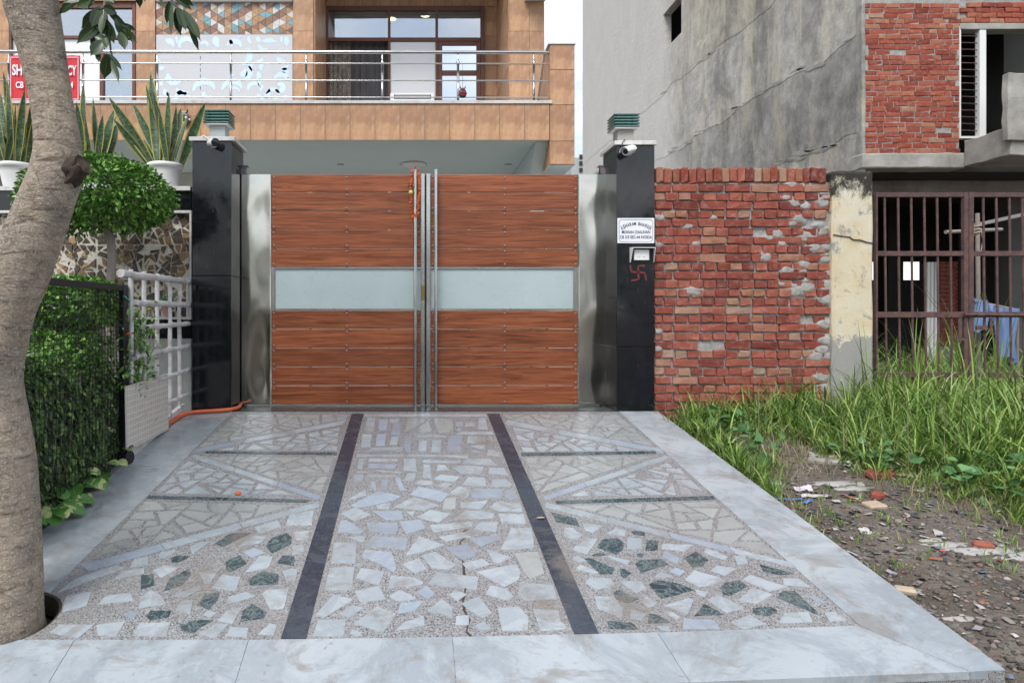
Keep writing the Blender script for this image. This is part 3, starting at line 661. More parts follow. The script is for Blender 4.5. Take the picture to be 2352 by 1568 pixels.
# traced stones: (offset, list of polygons in zoomed pixels)
def stones(off, polys, name, mat, prob_alt=0.0, alt=None):
    rr = random.Random(len(polys))
    for p in polys:
        q = [(off[0] + .4166 * a, off[1] + .4166 * b) for a, b in zip(p[::2], p[1::2])]
        # break long straight edges a little, as hand-cut stone is
        o = []
        for i, a in enumerate(q):
            b = q[(i + 1) % len(q)]; o.append(a); L = math.dist(a, b)
            if L > 20: t = rr.uniform(.35, .65); k = rr.uniform(-.035, .035) * L; o.append((a[0] + (b[0] - a[0]) * t - (b[1] - a[1]) / L * k, a[1] + (b[1] - a[1]) * t + (b[0] - a[0]) / L * k * .5))
        slab(name, o, alt if rr.random() < prob_alt else mat, .0026, .015)
CEN = (620.7, 914.7); LEF = (0, 914.7); RIG = (1127, 914.7)
white_c = [[435,555,525,500,530,535,430,560],[770,530,820,487,985,525,945,570],[990,520,1040,485,1110,500,1085,550,1040,545],[1300,505,1350,510,1360,555,1330,565,1290,545],[680,600,790,545,930,590,850,620],
[580,590,665,575,655,612,590,608],[1045,575,1200,563,1165,610,1050,605],[1205,605,1250,568,1380,580,1390,625,1260,622],[390,635,470,602,555,640,470,680],[750,625,800,622,785,655],[805,655,880,615,1000,635,930,685],
[1005,670,1070,618,1235,630,1230,660],[1257,638,1400,640,1410,690,1275,695],[370,740,390,670,420,672,515,735,500,748],[715,680,830,670,855,715,750,750],[875,700,1105,680,1115,705,900,740],[1120,725,1157,684,1255,680,1245,740],
[425,765,535,755,510,795],[930,765,1065,738,1110,765,970,790],[745,868,820,762,960,808],[965,825,1090,797,1135,865,1060,892],[1270,835,1330,715,1440,715,1455,825],[335,908,350,795,475,795,470,910],
[505,870,520,835,670,850,695,935,680,960,600,910],[725,915,820,880,860,940,800,967],[835,870,910,845,1025,920,990,945,890,935],[1055,910,1170,883,1210,915,1095,955],[1190,830,1330,875,1265,910,1225,900],
[300,1060,325,935,465,930,450,1055],[470,990,500,935,630,955,600,1030],[1135,955,1360,915,1380,960,1370,1000,1290,1040],[650,1045,665,978,790,985,845,1015,830,1030],[870,1020,920,960,1150,985,1135,1055,930,1035],
[465,1065,600,1035,635,1110,495,1125],[805,1070,860,1032,910,1080,870,1108],[655,1095,710,1055,810,1105,720,1120],[985,1085,1015,1055,1085,1080,1030,1118],[1185,1080,1215,1030,1300,1050,1340,1090,1320,1118],
[1365,1090,1375,1018,1560,1030,1580,1110,1400,1115],[250,1190,350,1080,460,1110,300,1208],[380,1190,450,1140,520,1155,440,1208],[460,1240,590,1145,695,1190,620,1295],[700,1190,720,1127,850,1117,800,1170],
[865,1175,945,1105,1005,1150,1000,1200],[1050,1130,1150,1092,1225,1185,1170,1210,1090,1165],[235,1310,265,1220,415,1222,405,1310],[690,1280,735,1235,845,1197,850,1250],[1020,1250,1025,1200,1095,1195,1095,1250],
[1125,1255,1180,1227,1215,1270,1160,1280],[1255,1155,1370,1148,1425,1210,1420,1280,1280,1280],[1445,1160,1590,1170,1600,1230,1640,1270,1490,1285],[440,1300,450,1272,500,1290,505,1310],
[520,190,535,104,580,104,570,190],[655,120,710,110,708,128,665,132],[1020,130,1060,130,1065,155,1025,155],[1080,130,1125,135,1125,155,1070,155],[1030,165,1058,160,1055,180,1030,180],[1145,170,1150,108,1185,108,1200,170],
[500,270,510,198,562,198,552,270],[658,255,670,210,708,212,700,255],[800,218,815,205,965,203,975,213],[815,290,820,235,865,235,858,292],[888,295,892,230,942,232,940,298],[1022,196,1062,184,1225,182,1230,198],[1085,245,1090,207,1185,212,1188,240],
[1105,262,1185,260,1180,283],[1195,210,1220,208,1230,245],[1105,295,1130,284,1160,297],[535,290,560,274,735,270,730,290],[475,322,480,309,735,309,735,322],[757,320,765,309,1095,314,1090,330],[1195,315,1200,282,1240,287,1275,320],
[480,385,490,332,520,332,505,390],[540,347,545,334,705,336,700,350],[735,398,735,332,800,332,808,400],[840,353,845,339,1050,342,1045,354],[1060,357,1090,334,1215,334,1250,368],[840,440,845,364,880,367,890,440],[915,400,925,366,965,367,985,395],
[1000,382,1030,370,1180,377,1160,415,1050,415],[1202,415,1207,382,1290,385,1310,423],[570,400,590,394,730,406,725,413],[460,465,465,420,515,420,510,463],[735,455,760,412,805,416,790,453],[795,472,830,450,890,457,900,475],[900,445,940,420,1045,432,1020,460],
[920,486,960,464,1000,472,980,490],[1060,477,1090,434,1185,439,1190,485],[1220,486,1227,447,1300,447,1335,477,1320,490]]
blue_c = [[445,590,600,515,720,540,690,560,480,605],[1105,550,1120,500,1280,500,1280,551],[560,620,720,620,735,665,640,672],[530,685,700,687,705,720,690,750,545,735],[1095,775,1260,752,1275,775,1160,820],[525,815,565,757,760,770,745,835],
[597,175,600,117,650,120,640,180],[665,200,680,132,718,137,715,200],[580,260,590,197,640,197,632,263],[735,270,742,202,780,207,775,298,750,298],[970,290,985,208,1060,202,1050,298],[535,385,545,360,700,364,690,385],[550,490,560,452,580,457,585,513],[610,495,615,447,650,447,645,493],[685,440,715,440,745,508,715,508]]
green_c = [[950,610,965,552,1025,550,1020,610],[1345,855,1475,845,1510,965,1430,995,1400,960],[740,190,760,112,860,120,815,150],[825,192,820,160,870,128,890,180],[900,112,1005,112,1010,178,930,193],[470,412,480,402,550,404,540,412],[530,432,535,421,705,426,700,432]]
stones(CEN, white_c, 'marble_stone', 'marble_white', .12, 'marble_blue'); stones(CEN, blue_c, 'marble_stone', 'marble_blue'); stones(CEN, green_c, 'pale_stone', 'marble_pale_green')
white_l = [[1575,700,1600,640,1730,615,1720,700],[1400,710,1530,672,1550,710,1430,750],[1310,820,1400,752,1470,770,1430,800],[1620,735,1705,730,1700,790,1630,780],[1610,810,1670,808,1680,845,1610,865],[1340,850,1400,825,1460,850,1390,878],
[1350,960,1430,867,1505,872,1480,935],[1555,950,1640,938,1630,1000,1580,1012],[875,893,880,850,965,835,965,848],[715,935,740,885,815,872,820,915],[625,1000,680,952,795,937,795,965],[840,950,905,917,995,930,890,990],[1045,822,1100,792,1165,787,1060,862],
[1095,960,1220,932,1160,1020,1125,1022],[1165,1045,1225,972,1325,985,1300,1060],[950,1090,1100,1032,1110,1055,1020,1095],[540,1135,575,1095,720,1070,735,1115],[765,1160,775,1095,830,1058,880,1080,915,1135],[965,1170,1000,1115,1065,1112,1050,1190],
[1245,1140,1260,1095,1360,1067,1410,1090],[1445,1080,1470,1055,1590,1050,1565,1160,1490,1165],[1120,1195,1140,1170,1200,1180,1160,1210],[1200,1225,1250,1172,1340,1147,1280,1243],[675,1195,720,1172,765,1182,740,1210],[530,1250,690,1230,640,1315,540,1305],
[730,1310,770,1240,940,1235,915,1310],[1085,1300,1190,1242,1260,1245,1190,1320],[1245,1310,1270,1262,1370,1265,1360,1318],[1420,1300,1490,1240,1525,1250,1510,1308],[275,1290,330,1247,520,1247,430,1322],[345,1178,362,1090,505,1064,480,1140],[318,1070,420,992,640,920,685,937]]
green_l = [[1187,800,1265,747,1385,740,1330,768,1230,818],[1465,810,1500,767,1580,742,1610,767,1605,800,1500,853],[940,880,985,864,1045,872,1000,898,950,908],[1240,900,1325,865,1360,910,1265,958,1245,940],[1525,908,1560,864,1622,872,1620,923],[775,1055,778,975,845,970,850,1030],
[905,1060,935,992,1040,940,1052,970,1000,1030],[1365,1000,1455,952,1535,970,1530,1025,1385,1030],[1090,1138,1130,1077,1210,1070,1200,1110,1150,1163],[805,1200,830,1172,945,1170,930,1205,830,1223],[1325,1230,1335,1172,1390,1132,1470,1180,1450,1213],[990,1240,1010,1247,1060,1224,1175,1222,1110,1258,1070,1295,1000,1280]]
stones(LEF, white_l, 'marble_stone', 'marble_white', .1, 'marble_blue'); stones(LEF, green_l, 'green_stone', 'marble_green')
white_r = [[402,760,407,712,450,714,505,755,480,783],[445,833,540,767,590,777,530,863],[505,690,630,702,560,740,520,728],[640,745,690,717,745,727,740,758],[752,828,752,767,833,772,830,825,790,836],[940,828,950,802,1120,807,1070,843],[442,885,480,869,530,895,490,908],
[640,872,655,867,770,895,750,918],[945,875,960,842,1040,880,1030,913],[1172,850,1192,827,1310,875,1290,890],[1342,870,1400,867,1420,908,1360,918],[470,940,492,917,600,960,570,968],[902,984,940,957,1000,980,960,990],[985,953,1020,932,1075,955,1040,978],
[1212,950,1247,922,1360,937,1290,978],[1070,1000,1122,947,1260,985,1290,1008,1150,1043],[545,987,660,992,690,1040,580,1053,522,1020],[707,1010,830,1007,860,1050,800,1076],[572,1092,680,1092,730,1160,720,1213,590,1160],[827,1125,860,1090,920,1135,870,1158],[950,1143,1090,1099,1120,1112,1085,1193],
[1127,1055,1200,1067,1180,1095,1135,1077],[1192,1110,1260,1087,1400,1157,1300,1183],[1367,1110,1440,1042,1558,1080,1470,1133],[1385,1000,1430,972,1640,1037,1540,1063],[1612,992,1690,992,1770,1043,1615,1028],[765,1213,772,1162,860,1190,830,1223],[947,1172,1000,1177,1050,1210,1020,1223],
[1062,1270,1062,1212,1230,1222,1270,1273],[1322,1235,1430,1192,1520,1245,1400,1273],[1587,1240,1622,1182,1750,1177,1775,1233],[912,1255,985,1252,985,1283,940,1278],[1745,1090,1790,1087,1850,1130,1800,1125],[1840,1180,1900,1178,1965,1225,1870,1228]]
green_r = [[332,627,470,662,490,705,362,680],[777,737,792,727,850,740,850,758,792,750],[587,820,620,777,700,770,735,800,730,830,690,860],[852,840,862,782,925,787,920,833,890,840],[557,865,600,850,635,863,592,870],[805,857,845,855,840,876,815,873],[1067,880,1130,844,1200,890,1165,928,1112,928],
[517,882,550,882,680,935,670,968,602,968],[797,910,830,890,940,887,980,915,830,963],[712,937,740,940,775,965,740,988,717,978],[1482,914,1670,965,1600,973,1502,955],[872,1025,920,1002,1040,1022,1120,1055,940,1103],[1267,1045,1292,1017,1370,1002,1413,1035,1320,1088,1282,1078],
[677,1070,710,1054,760,1087,815,1105,760,1128,692,1105],[1122,1200,1175,1132,1290,1193],[1442,1157,1550,1150,1580,1170,1540,1198,1452,1188],[1577,1097,1610,1062,1680,1062,1800,1175,1803,1193,1650,1128],[867,1238,872,1187,910,1192,990,1233],[642,1227,780,1237,815,1273,652,1268]]
stones(RIG, white_r, 'marble_stone', 'marble_white', .12, 'marble_blue'); stones(RIG, green_r, 'green_stone', 'marble_green')
# the far fields: crazy paving by cutting each triangle again and again
def clip(poly, n, c):                  # keep n.p <= c
    out = []
    for i, a in enumerate(poly):
        b = poly[(i + 1) % len(poly)]; da, db = n[0] * a[0] + n[1] * a[1] - c, n[0] * b[0] + n[1] * b[1] - c
        if da <= 0: out.append(a)
        if da * db < 0: t = da / (da - db); out.append((a[0] + (b[0] - a[0]) * t, a[1] + (b[1] - a[1]) * t))
    return out
def area(p): return abs(sum(p[i][0] * p[(i + 1) % len(p)][1] - p[(i + 1) % len(p)][0] * p[i][1] for i in range(len(p)))) / 2
def cent(p): return (sum(a[0] for a in p) / len(p), sum(a[1] for a in p) / len(p))
def inset(p, d):
    if sum(p[i][0] * p[(i + 1) % len(p)][1] - p[(i + 1) % len(p)][0] * p[i][1] for i in range(len(p))) < 0: p = p[::-1]
    o = p
    for i, a in enumerate(p):
        b = p[(i + 1) % len(p)]; L = math.dist(a, b)
        if L < 1e-6: continue
        n = ((b[1] - a[1]) / L, -(b[0] - a[0]) / L); o = clip(o, n, n[0] * a[0] + n[1] * a[1] - d)
        if len(o) < 3: return []
    return o
def crazy(p, target, rr, out):
    if area(p) < target * rr.uniform(.7, 1.6): out.append(p); return
    c = cent(p); xx = sum((a[0] - c[0]) ** 2 for a in p); yy = sum((a[1] - c[1]) ** 2 for a in p); xy = sum((a[0] - c[0]) * (a[1] - c[1]) for a in p)
    th = .5 * math.atan2(2 * xy, xx - yy) + rr.gauss(0, .45); n = (math.cos(th), math.sin(th)); s = math.sqrt(area(p)) * .16
    k = n[0] * (c[0] + rr.uniform(-s, s)) + n[1] * (c[1] + rr.uniform(-s, s))
    for q in (clip(p, n, k), clip(p, (-n[0], -n[1]), -k)):
        if len(q) > 2 and area(q) > 1e-4: crazy(q, target, rr, out)
rr = random.Random(11)
for poly, mat, tg in (([(542, 952), (803, 952), (796, 962), (452, 1028)], 'marble_pale_green', .020), ([(785, 980), (777, 1035), (480, 1035)], 'marble_white', .019), ([(770, 1049), (742, 1134), (466, 1048)], 'marble_pale_green', .019),
        ([(430, 1056), (690, 1138), (348, 1135)], 'marble_white', .020), ([(330, 1150), (695, 1159), (214, 1281)], 'marble_pale_green', .022), ([(1150, 952), (1420, 952), (1506, 1026), (1168, 963)], 'marble_pale_green', .020),
        ([(1172, 979), (1488, 1036), (1196, 1038)], 'marble_white', .020), ([(1203, 1050), (1508, 1046), (1232, 1136)], 'marble_pale_green', .019), ([(1545, 1057), (1628, 1137), (1292, 1141)], 'marble_white', .018), ([(1290, 1160), (1645, 1151), (1800, 1281)], 'marble_pale_green', .022)):
    out = []; crazy([DP(*p) for p in poly], tg, rr, out)
    for q in out:
        q = inset(q, rr.uniform(.009, .015) if mat == 'marble_pale_green' else rr.uniform(.013, .021))
        if len(q) < 3 or area(q) < .0018: continue
        q = [(x + rr.uniform(-.004, .004), y + rr.uniform(-.004, .004)) for x, y in q]
        MB().prism(q, lo_d(-.015), lo_d(.0026)).build('pale_stone' if mat == 'marble_pale_green' else 'marble_stone', mat, drive)
# the crack through the middle field
ck = [(1087, 722), (1060, 735), (1085, 760), (1047, 790), (1052, 880), (1066, 905), (1068, 960), (1080, 1010), (1073, 1070), (1062, 1110), (1070, 1170), (1098, 1215), (1088, 1250), (1082, 1285), (1112, 1318)]
m = MB(); rr = random.Random(3)
for a, b in zip(ck[:-1], ck[1:]):
    A, B = (CEN[0] + .4166 * a[0], CEN[1] + .4166 * a[1]), (CEN[0] + .4166 * b[0], CEN[1] + .4166 * b[1]); w, w2 = rr.uniform(1.2, 3.8), rr.uniform(1.2, 3.8)
    m.prism([DP(*p) for p in ((A[0] - w, A[1]), (A[0] + w, A[1]), (B[0] + w2, B[1]), (B[0] - w2, B[1]))], lo_d(-.01), lo_d(.0012))
m.build('dirt_crack', 'soil', drive)
# planting hole: ring wall and soil
pz = plane(PIT[1])
m = MB(); n = 40
m.add([(PIT[0] + r * math.cos(2 * math.pi * k / n), PIT[1] + r * math.sin(2 * math.pi * k / n), plane(PIT[1] + r * math.sin(2 * math.pi * k / n)) + h) for r, h in ((PIT[2] - .001, -.002), (PIT[2] - .012, -.004), (PIT[2] - .016, -.09)) for k in range(n)],
      [(j * n + k, (j + 1) * n + k, (j + 1) * n + (k + 1) % n, j * n + (k + 1) % n) for j in range(2) for k in range(n)])
m.build('pit_rim', 'soil', drive)
m = MB(); rs = np.random.RandomState(4)
m.lathe((PIT[0], PIT[1], pz - .12), [(PIT[2] - .014, .0), (PIT[2] - .03, .045), (.1, .06), (.001, .065)], 30)
m.build('pit_soil', 'soil', drive)
# slate sill under the gate and the floor of the car porch behind it
m = MB(); m.box(-2.125, 2.33, Y0 + .002, 6.97, -.10, .004); m.build('threshold', 'slate', None, (0, 6.7, 0), kind='structure')
m = MB(); m.box(-7.0, 2.0, 6.973, 11.5, -.10, .0); m.build('porch_floor', 'marble_cap', None, (-2, 9, 0), kind='structure')
# ---------------------------------------------------------------- gate pillars
def pillar(x0, x1, label, ztop):
    t = thing('gate_pillar', ((x0 + x1) / 2, 6.76, 0), label, 'pillar', 'black granite gate pillars')
    zj = [.0045, 1.30, ztop] if x0 < 0 else [.0045, .62, ztop]
    for a, b in zip(zj[:-1], zj[1:]):
        put('granite_slab', cbox_mesh('granite_slab', 'black_granite', x1 - x0, .46, b - a - .0015, .004), t, ((x0 + x1) / 2, 6.763, (a + b) / 2))
    MB().box(x0 - .025, x1 + .012 + (.025 if x0 < 0 else 0), 6.508, 7.02, ztop + .001, ztop + .04, .004).build('cap', 'marble_cap', t)
    return t
PL = pillar(-2.098, -1.722, 'black granite gate pillar left of the gate, beside the bamboo trellis', 2.583)
PR = pillar(1.9625, 2.327, 'black granite gate pillar with name plate and bell switch, right of the gate', 2.545)
# dark steel jamb posts
for x0, x1, l in ((-1.718, -1.690, 'slim dark jamb post between the gate and the black pillar by the trellis'), (1.925, 1.958, 'slim dark jamb post between the gate and the name-plate pillar')):
    t = thing('jamb_post', ((x0 + x1) / 2, 6.98, .004), l, 'post', 'dark posts the gate hangs on')
    MB().box(x0, x1, 6.95, 7.01, .0045, 2.43, .003).build('post', 'black_paint', t)
    MB().box(x0 - .02, x1 + .02, 6.94, 7.02, 2.432, 2.445, .002).box(x0 - .004, x1 + .004, 6.944, 6.949, 2.36, 2.43).build('bracket', 'bolt_metal', t)
# stacked glass lamps on the pillars
def pillar_lamp(x, z, label, n):
    t = thing('pillar_lamp', (x, 6.77, z), label, 'lamp', 'stacked glass lamps on the gate pillars')
    MB().box(x - .078, x + .078, 6.692, 6.848, z, z + .155, .004).build('stem', 'concrete' if x > 0 else 'grey_wall', t)
    MB().box(x - .116, x + .116, 6.654, 6.886, z + .156, z + .168, .002).build('base_plate', 'white_paint', t)
    me = cbox_mesh('glass_plate', 'green_glass', .25, .25, .013, .002)
    for i in range(n):
        put('glass_plate', me, t, (x, 6.77, z + .178 + i * .0285), (0, 0, R((i % 2) * 1.2 - .6)))
    for i in range(n - 1):
        MB().box(x - .06, x + .06, 6.71, 6.83, z + .1848 + i * .0285, z + .1998 + i * .0285).build('spacer', 'grey_wall', t)
pillar_lamp(-1.905, 2.625, 'stack of green glass plates on a short stem, lamp on the pillar beside the trellis', 5)
pillar_lamp(2.10, 2.587, 'stack of green glass plates on a short stem, lamp on the name-plate pillar', 5)
# security cameras
def bullet(loc, d, label, shade):
    t = thing('security_camera', loc, label, 'camera', 'security cameras on the pillars'); p = Vector(loc); d = Vector(d).normalized()
    MB().lathe(p + Vector((0, .001, 0)), [(.041, 0), (.041, .012), (.026, .024), (.001, .026)], 20, True, (0, -1, 0)).build('mount', 'white_plastic', t)
    q = p + Vector((0, -.045, 0)); MB().tube([p + Vector((0, -.015, 0)), q], .013, 10).build('bracket', 'white_plastic', t)
    a, b = q - d * .05, q + d * .075
    MB().tube([a, a + d * .004, b], [.022, .034, .036], 20).build('camera_body', 'white_plastic', t)
    MB().tube([b + d * .0005, b + d * .014, b + d * .016], [.039, .039, .030], 20).build('lens_hood', 'camera_dark' if not shade else 'white_plastic', t)
    MB().lathe(b + d * .0165, [(.027, 0), (.020, .003), (.001, .004)], 18, True, d).build('lens', 'camera_dark', t)
    if shade:
        s = MB(); sd = d.cross(Vector((0, 0, 1))).normalized(); up = sd.cross(d); n = 10
        for r in (.044, .047):
            pass
        vs = [c + sd * (r * math.cos(k / n * math.pi)) + up * (r * math.sin(k / n * math.pi)) for r in (.042, .046) for c in (a, b + d * .05) for k in range(n + 1)]
        w = n + 1; fs = [(k, k + 1, w + k + 1, w + k) for k in range(n)] + [(2 * w + k, 3 * w + k, 3 * w + k + 1, 2 * w + k + 1) for k in range(n)]
        fs += [(k, 2 * w + k, 2 * w + k + 1, k + 1) for k in range(n)] + [(w + k, w + k + 1, 3 * w + k + 1, 3 * w + k) for k in range(n)] + [(0, w, 3 * w, 2 * w), (n, 2 * w + n, 3 * w + n, w + n)]
        s.add(vs, fs).build('sun_shade', 'white_plastic', t)
    return t
bullet((-1.895, 6.531, PZ(331, 6.53)), (.62, -.80, -.12), 'white bullet camera with black lens ring on the pillar beside the trellis', False)
bullet((2.078, 6.531, PZ(348, 6.53)), (-.72, -.70, -.30), 'white bullet camera with a rounded hood on the name-plate pillar', True)
def cable(pts, r, mat, label, name='cable', cat='cable', group=None):
    return tag(MB().tube(pts, r, 6).build(name, mat, None, pts[0]), label, cat, group)
cable([(2.06, 6.52, 2.485), (2.02, 6.512, 2.50), (2.005, 6.50, 2.555), (2.03, 6.50, 2.592), (2.08, 6.60, 2.592)], .004, 'black_paint', 'thin black cable looping over the cap above the hooded camera')
cable([(-1.90, 6.515, 2.575), (-1.94, 6.50, 2.60), (-1.98, 6.50, 2.632), (-2.03, 6.56, 2.632), (-2.0, 6.66, 2.632)], .005, 'white_plastic', 'thin white cable draped over the cap by the black-ringed camera')
# name plate, switch box and the red painted symbol
NX = (PX(1417.3, Y0) + PX(1502.3, Y0)) / 2; NZ = PZ(530, Y0); NW, NH = .352, .240
t = thing('name_plate', (NX, 6.53, NZ), 'white name plate with curved black lettering on the right gate pillar', 'sign')
MB().box(NX - NW / 2, NX + NW / 2, 6.522, 6.5325, NZ - NH / 2, NZ + NH / 2, .002).build('plate', 'sign_white', t)
m = MB(); a, b = NW / 2 - .016, NH / 2 - .016; w = .0028; k = .014
def bar2(p, q, y=6.5205):
    d = Vector((q[0] - p[0], 0, q[1] - p[1])).normalized(); n = Vector((-d.z, 0, d.x)) * w / 2
    P, Q = Vector((NX + p[0], y, NZ + p[1])), Vector((NX + q[0], y, NZ + q[1])); o = Vector((0, .0018, 0))
    m.add([P - n, Q - n, Q + n, P + n, P - n + o, Q - n + o, Q + n + o, P + n + o], [(0, 1, 2, 3), (4, 7, 6, 5), (0, 4, 5, 1), (1, 5, 6, 2), (2, 6, 7, 3), (3, 7, 4, 0)])
cr_ = [(-a + k, b), (a - k, b), (a - k * .7, b - k * .7), (a, b - k), (a, -b + k), (a - k * .7, -b + k * .7), (a - k, -b), (-a + k, -b), (-a + k * .7, -b + k * .7), (-a, -b + k), (-a, b - k), (-a + k * .7, b - k * .7)]
for i in range(12): bar2(cr_[i], cr_[(i + 1) % 12])
m.build('border_line', 'ink_black', t)
def put_text(mesh, parent, x, y, z, mat, rot=None):
    mesh.materials.clear(); mesh.materials.append(MT[mat]); return put('lettering', mesh, parent, (x, y, z), rot)
put_text(text_mesh('MOHAN CHAUHAN', .030, .270, .001, .014), t, NX, 6.5212, NZ - .014, 'ink_black')
put_text(text_mesh('CB 3/3 SEC-44 NOIDA', .030, .306, .001, .014), t, NX, 6.5212, NZ - .062, 'ink_black')
word = 'ASHARAM BHAWAN'; n = len(word)
for i, ch in enumerate(word):
    if ch == ' ': continue
    u = (i - (n - 1) / 2) / ((n - 1) / 2); x = NX + u * .135; z = NZ + .066 - .040 * u * u
    put_text(text_mesh(ch, .030 + .014 * u * u, {'M': .021, 'W': .023, 'I': .006}.get(ch, .0175), .001, .018), t, x, 6.5212, z, 'ink_black', (0, u * .38, 0))
t = thing('bell_switch', (PX(1471, Y0), 6.53, PZ(584, Y0)), 'white bell switch under a sloping plastic hood on the right gate pillar', 'switch')
sx0, sx1 = PX(1455, Y0), PX(1489, Y0); sz0, sz1 = PZ(598, Y0), PZ(574, Y0)
MB().box(sx0, sx1, 6.505, 6.5325, sz0, sz1, .003).build('switch_box', 'white_plastic', t)
for i in (0, 1): MB().box(sx0 + .028 + i * .052, sx0 + .052 + i * .052, 6.500, 6.5055, sz0 + .032, sz0 + .072, .003).build('button', 'white_paint', t)
hx0, hx1, hz = PX(1446, Y0), PX(1502, Y0), PZ(568, Y0)
MB().prism([(hx0, 0), (hx1, 0), (hx1 - .008, .06), (hx0 + .008, .06)], lambda x, d: (x, 6.5325 - d * 1.15, hz - d * .10 - .006), lambda x, d: (x, 6.5325 - d * 1.15, hz - d * .10)).build('hood', 'white_plastic', t)
for s, hx in ((1, hx0), (-1, hx1)):
    MB().prism([(0, 0), (0, -.137), (.012, -.137), (.068, -.012), (.068, -.004)], lambda d, z, hx=hx: (hx + s * (.0005 + d * .1), 6.532 - d, hz + z - .007), lambda d, z, hx=hx: (hx + s * (.006 + d * .1), 6.532 - d, hz + z - .007)).build('hood_side', 'white_plastic', t)
cx, cz, q = PX(1466, Y0), PZ(626, Y0), .066
m = MB(); rr = random.Random(5)
def stroke(x0, z0, x1, z1, w=.017):
    d = Vector((x1 - x0, z1 - z0)).normalized(); nn = Vector((-d.y, d.x)); L = math.dist((x0, z0), (x1, z1)); ed = []
    for s in (1, -1):
        row = [(x0 + d.x * L * i / 6 + nn.x * s * w * rr.uniform(.35, .62), z0 + d.y * L * i / 6 + nn.y * s * w * rr.uniform(.35, .62)) for i in range(7)]
        ed += row if s == 1 else row[::-1]
    m.prism(ed, lambda a, b: (cx + a, 6.5330, cz + b), lambda a, b: (cx + a, 6.5308, cz + b))
stroke(-.004, q, .004, -q); stroke(-q, .006, q, -.002)
stroke(.008, q, .066, q * 1.03); stroke(q, -.012, q * 1.15, -q * 1.18); stroke(-.006, -q, -.068, -q * 1.15); stroke(-q, .014, -q * 1.2, q * 1.1)
tag(m.build('painted_symbol', 'symbol_red', None, (cx, 6.531, cz)), 'faded red hand-painted swastika on the right gate pillar under the bell switch', 'painted mark')

# ---------------------------------------------------------------- the two gate leaves
YG = 6.90
def gx_(p): return PX(p, YG)
def gz_(p): return PZ(p, YG)
rows_top = [401, 442, 485, 528, 571, 613.5]; rows_low = [713, 755.5, 799, 842, 885, 928.5]
def gate_leaf(x_out0, x_out1, xa, xb, xstile0, xstile1, xbar, bolts, side, label):
    xs = gx_((x_out0 + x_out1) / 2)
    t = thing('gate_leaf', (xs, YG, .02), label, 'gate', 'leaves of the wooden driveway gate')
    lo, hi = sorted((gx_(xa), gx_(xb)))
    for rows in (rows_top, rows_low):
        for p, q in zip(rows[:-1], rows[1:]):
            z0, z1 = gz_(q), gz_(p)
            put('board', cbox_mesh('board', 'wood_board', hi - lo, .022, z1 - z0 - .006, .002), t, ((lo + hi) / 2, YG, (z0 + z1) / 2))
    # carrying frame behind the boards
    fr = MB(); zt, zb = gz_(400.5), gz_(934)
    fr.box(lo, hi, YG + .013, YG + .045, zb, gz_(929.5)).box(lo, hi, YG + .013, YG + .045, zt - .03, zt)
    for bx in bolts: fr.box(gx_(bx) - .02, gx_(bx) + .02, YG + .0125, YG + .044, gz_(928), zt - .031)
    fr.box(lo, hi, YG - .008, YG + .0122, zb, gz_(929.6)).build('frame', 'steel_tube', t)
    # bolts, pairs along the board edges
    bo = MB()
    for rows in (rows_top, rows_low):
        for p, q in zip(rows[:-1], rows[1:]):
            for bx in bolts:
                for py in (p + 6.5, q - 6.5): bo.lathe((gx_(bx), YG - .0105, gz_(py)), [(.0115, 0), (.010, .004), (.001, .006)], 8, True, (0, -1, 0))
    bo.build('bolts', 'bolt_metal', t, kind='stuff')
    sp_ = MB()
    for p in rows_top[1:-1] + rows_low[1:-1]:
        for f in (.26, .79):
            sp_.box(lo + (hi - lo) * f - .016, lo + (hi - lo) * f + .016, YG - .006, YG + .01, gz_(p) - .0028, gz_(p) + .0028)
    sp_.build('spacers', 'steel_tube', t, kind='stuff')
    # steel side panel
    s0, s1 = sorted((gx_(x_out0), gx_(x_out1)))
    MB().box(s0, s1, YG - .016, YG + .040, gz_(928), gz_(400.5), .006).build('steel_panel', 'steel_sheet', t)
    # glass band
    g0, g1 = gz_(709), gz_(617.5); gl, gr = (lo + .035, hi) if side < 0 else (lo, hi - .045)
    MB().box(gl, gr, YG + .002, YG + .012, g0, g1).build('pane', 'frosted_glass', t)
    f = MB(); f.box(lo, hi, YG - .012, YG + .016, g1 + .0005, gz_(614.2)).box(lo, hi, YG - .012, YG + .016, gz_(712.3), g0 - .0005)
    if side < 0: f.box(lo, gl - .0005, YG - .010, YG + .016, g0, g1)
    else: f.box(gr + .0005, hi, YG - .010, YG + .016, g0, g1)
    f.build('pane_frame', 'steel_tube', t)
    # meeting stile and round pull bar
    a, b = sorted((gx_(xstile0), gx_(xstile1)))
    MB().box(a, b, YG - .030, YG + .03, gz_(932), gz_(400), .003).build('stile', 'steel_tube', t)
    xbx = gx_(xbar); MB().tube([(xbx, YG - .075, gz_(936.5)), (xbx, YG - .075, gz_(393))], .0175, 16).build('pull_bar', 'steel_tube', t)
    m = MB()
    for py in (440, 560, 660, 780, 900): m.tube([(xbx, YG - .0115, gz_(py)), (xbx, YG - .062, gz_(py))], .008, 8)
    m.build('standoffs', 'steel_tube', t, kind='stuff')
    return t
GL = gate_leaf(554.5, 622, 624, 966.3, 967, 975.5, 953.5, (629, 796.5, 962), -1, 'wooden gate leaf hung beside the trellis pillar, scuffed frosted glass band')
GR = gate_leaf(1328.5, 1393, 1326.8, 989, 979, 988.3, 1000.5, (994, 1159, 1322), 1, 'wooden gate leaf hung beside the name-plate pillar, clean frosted glass band')
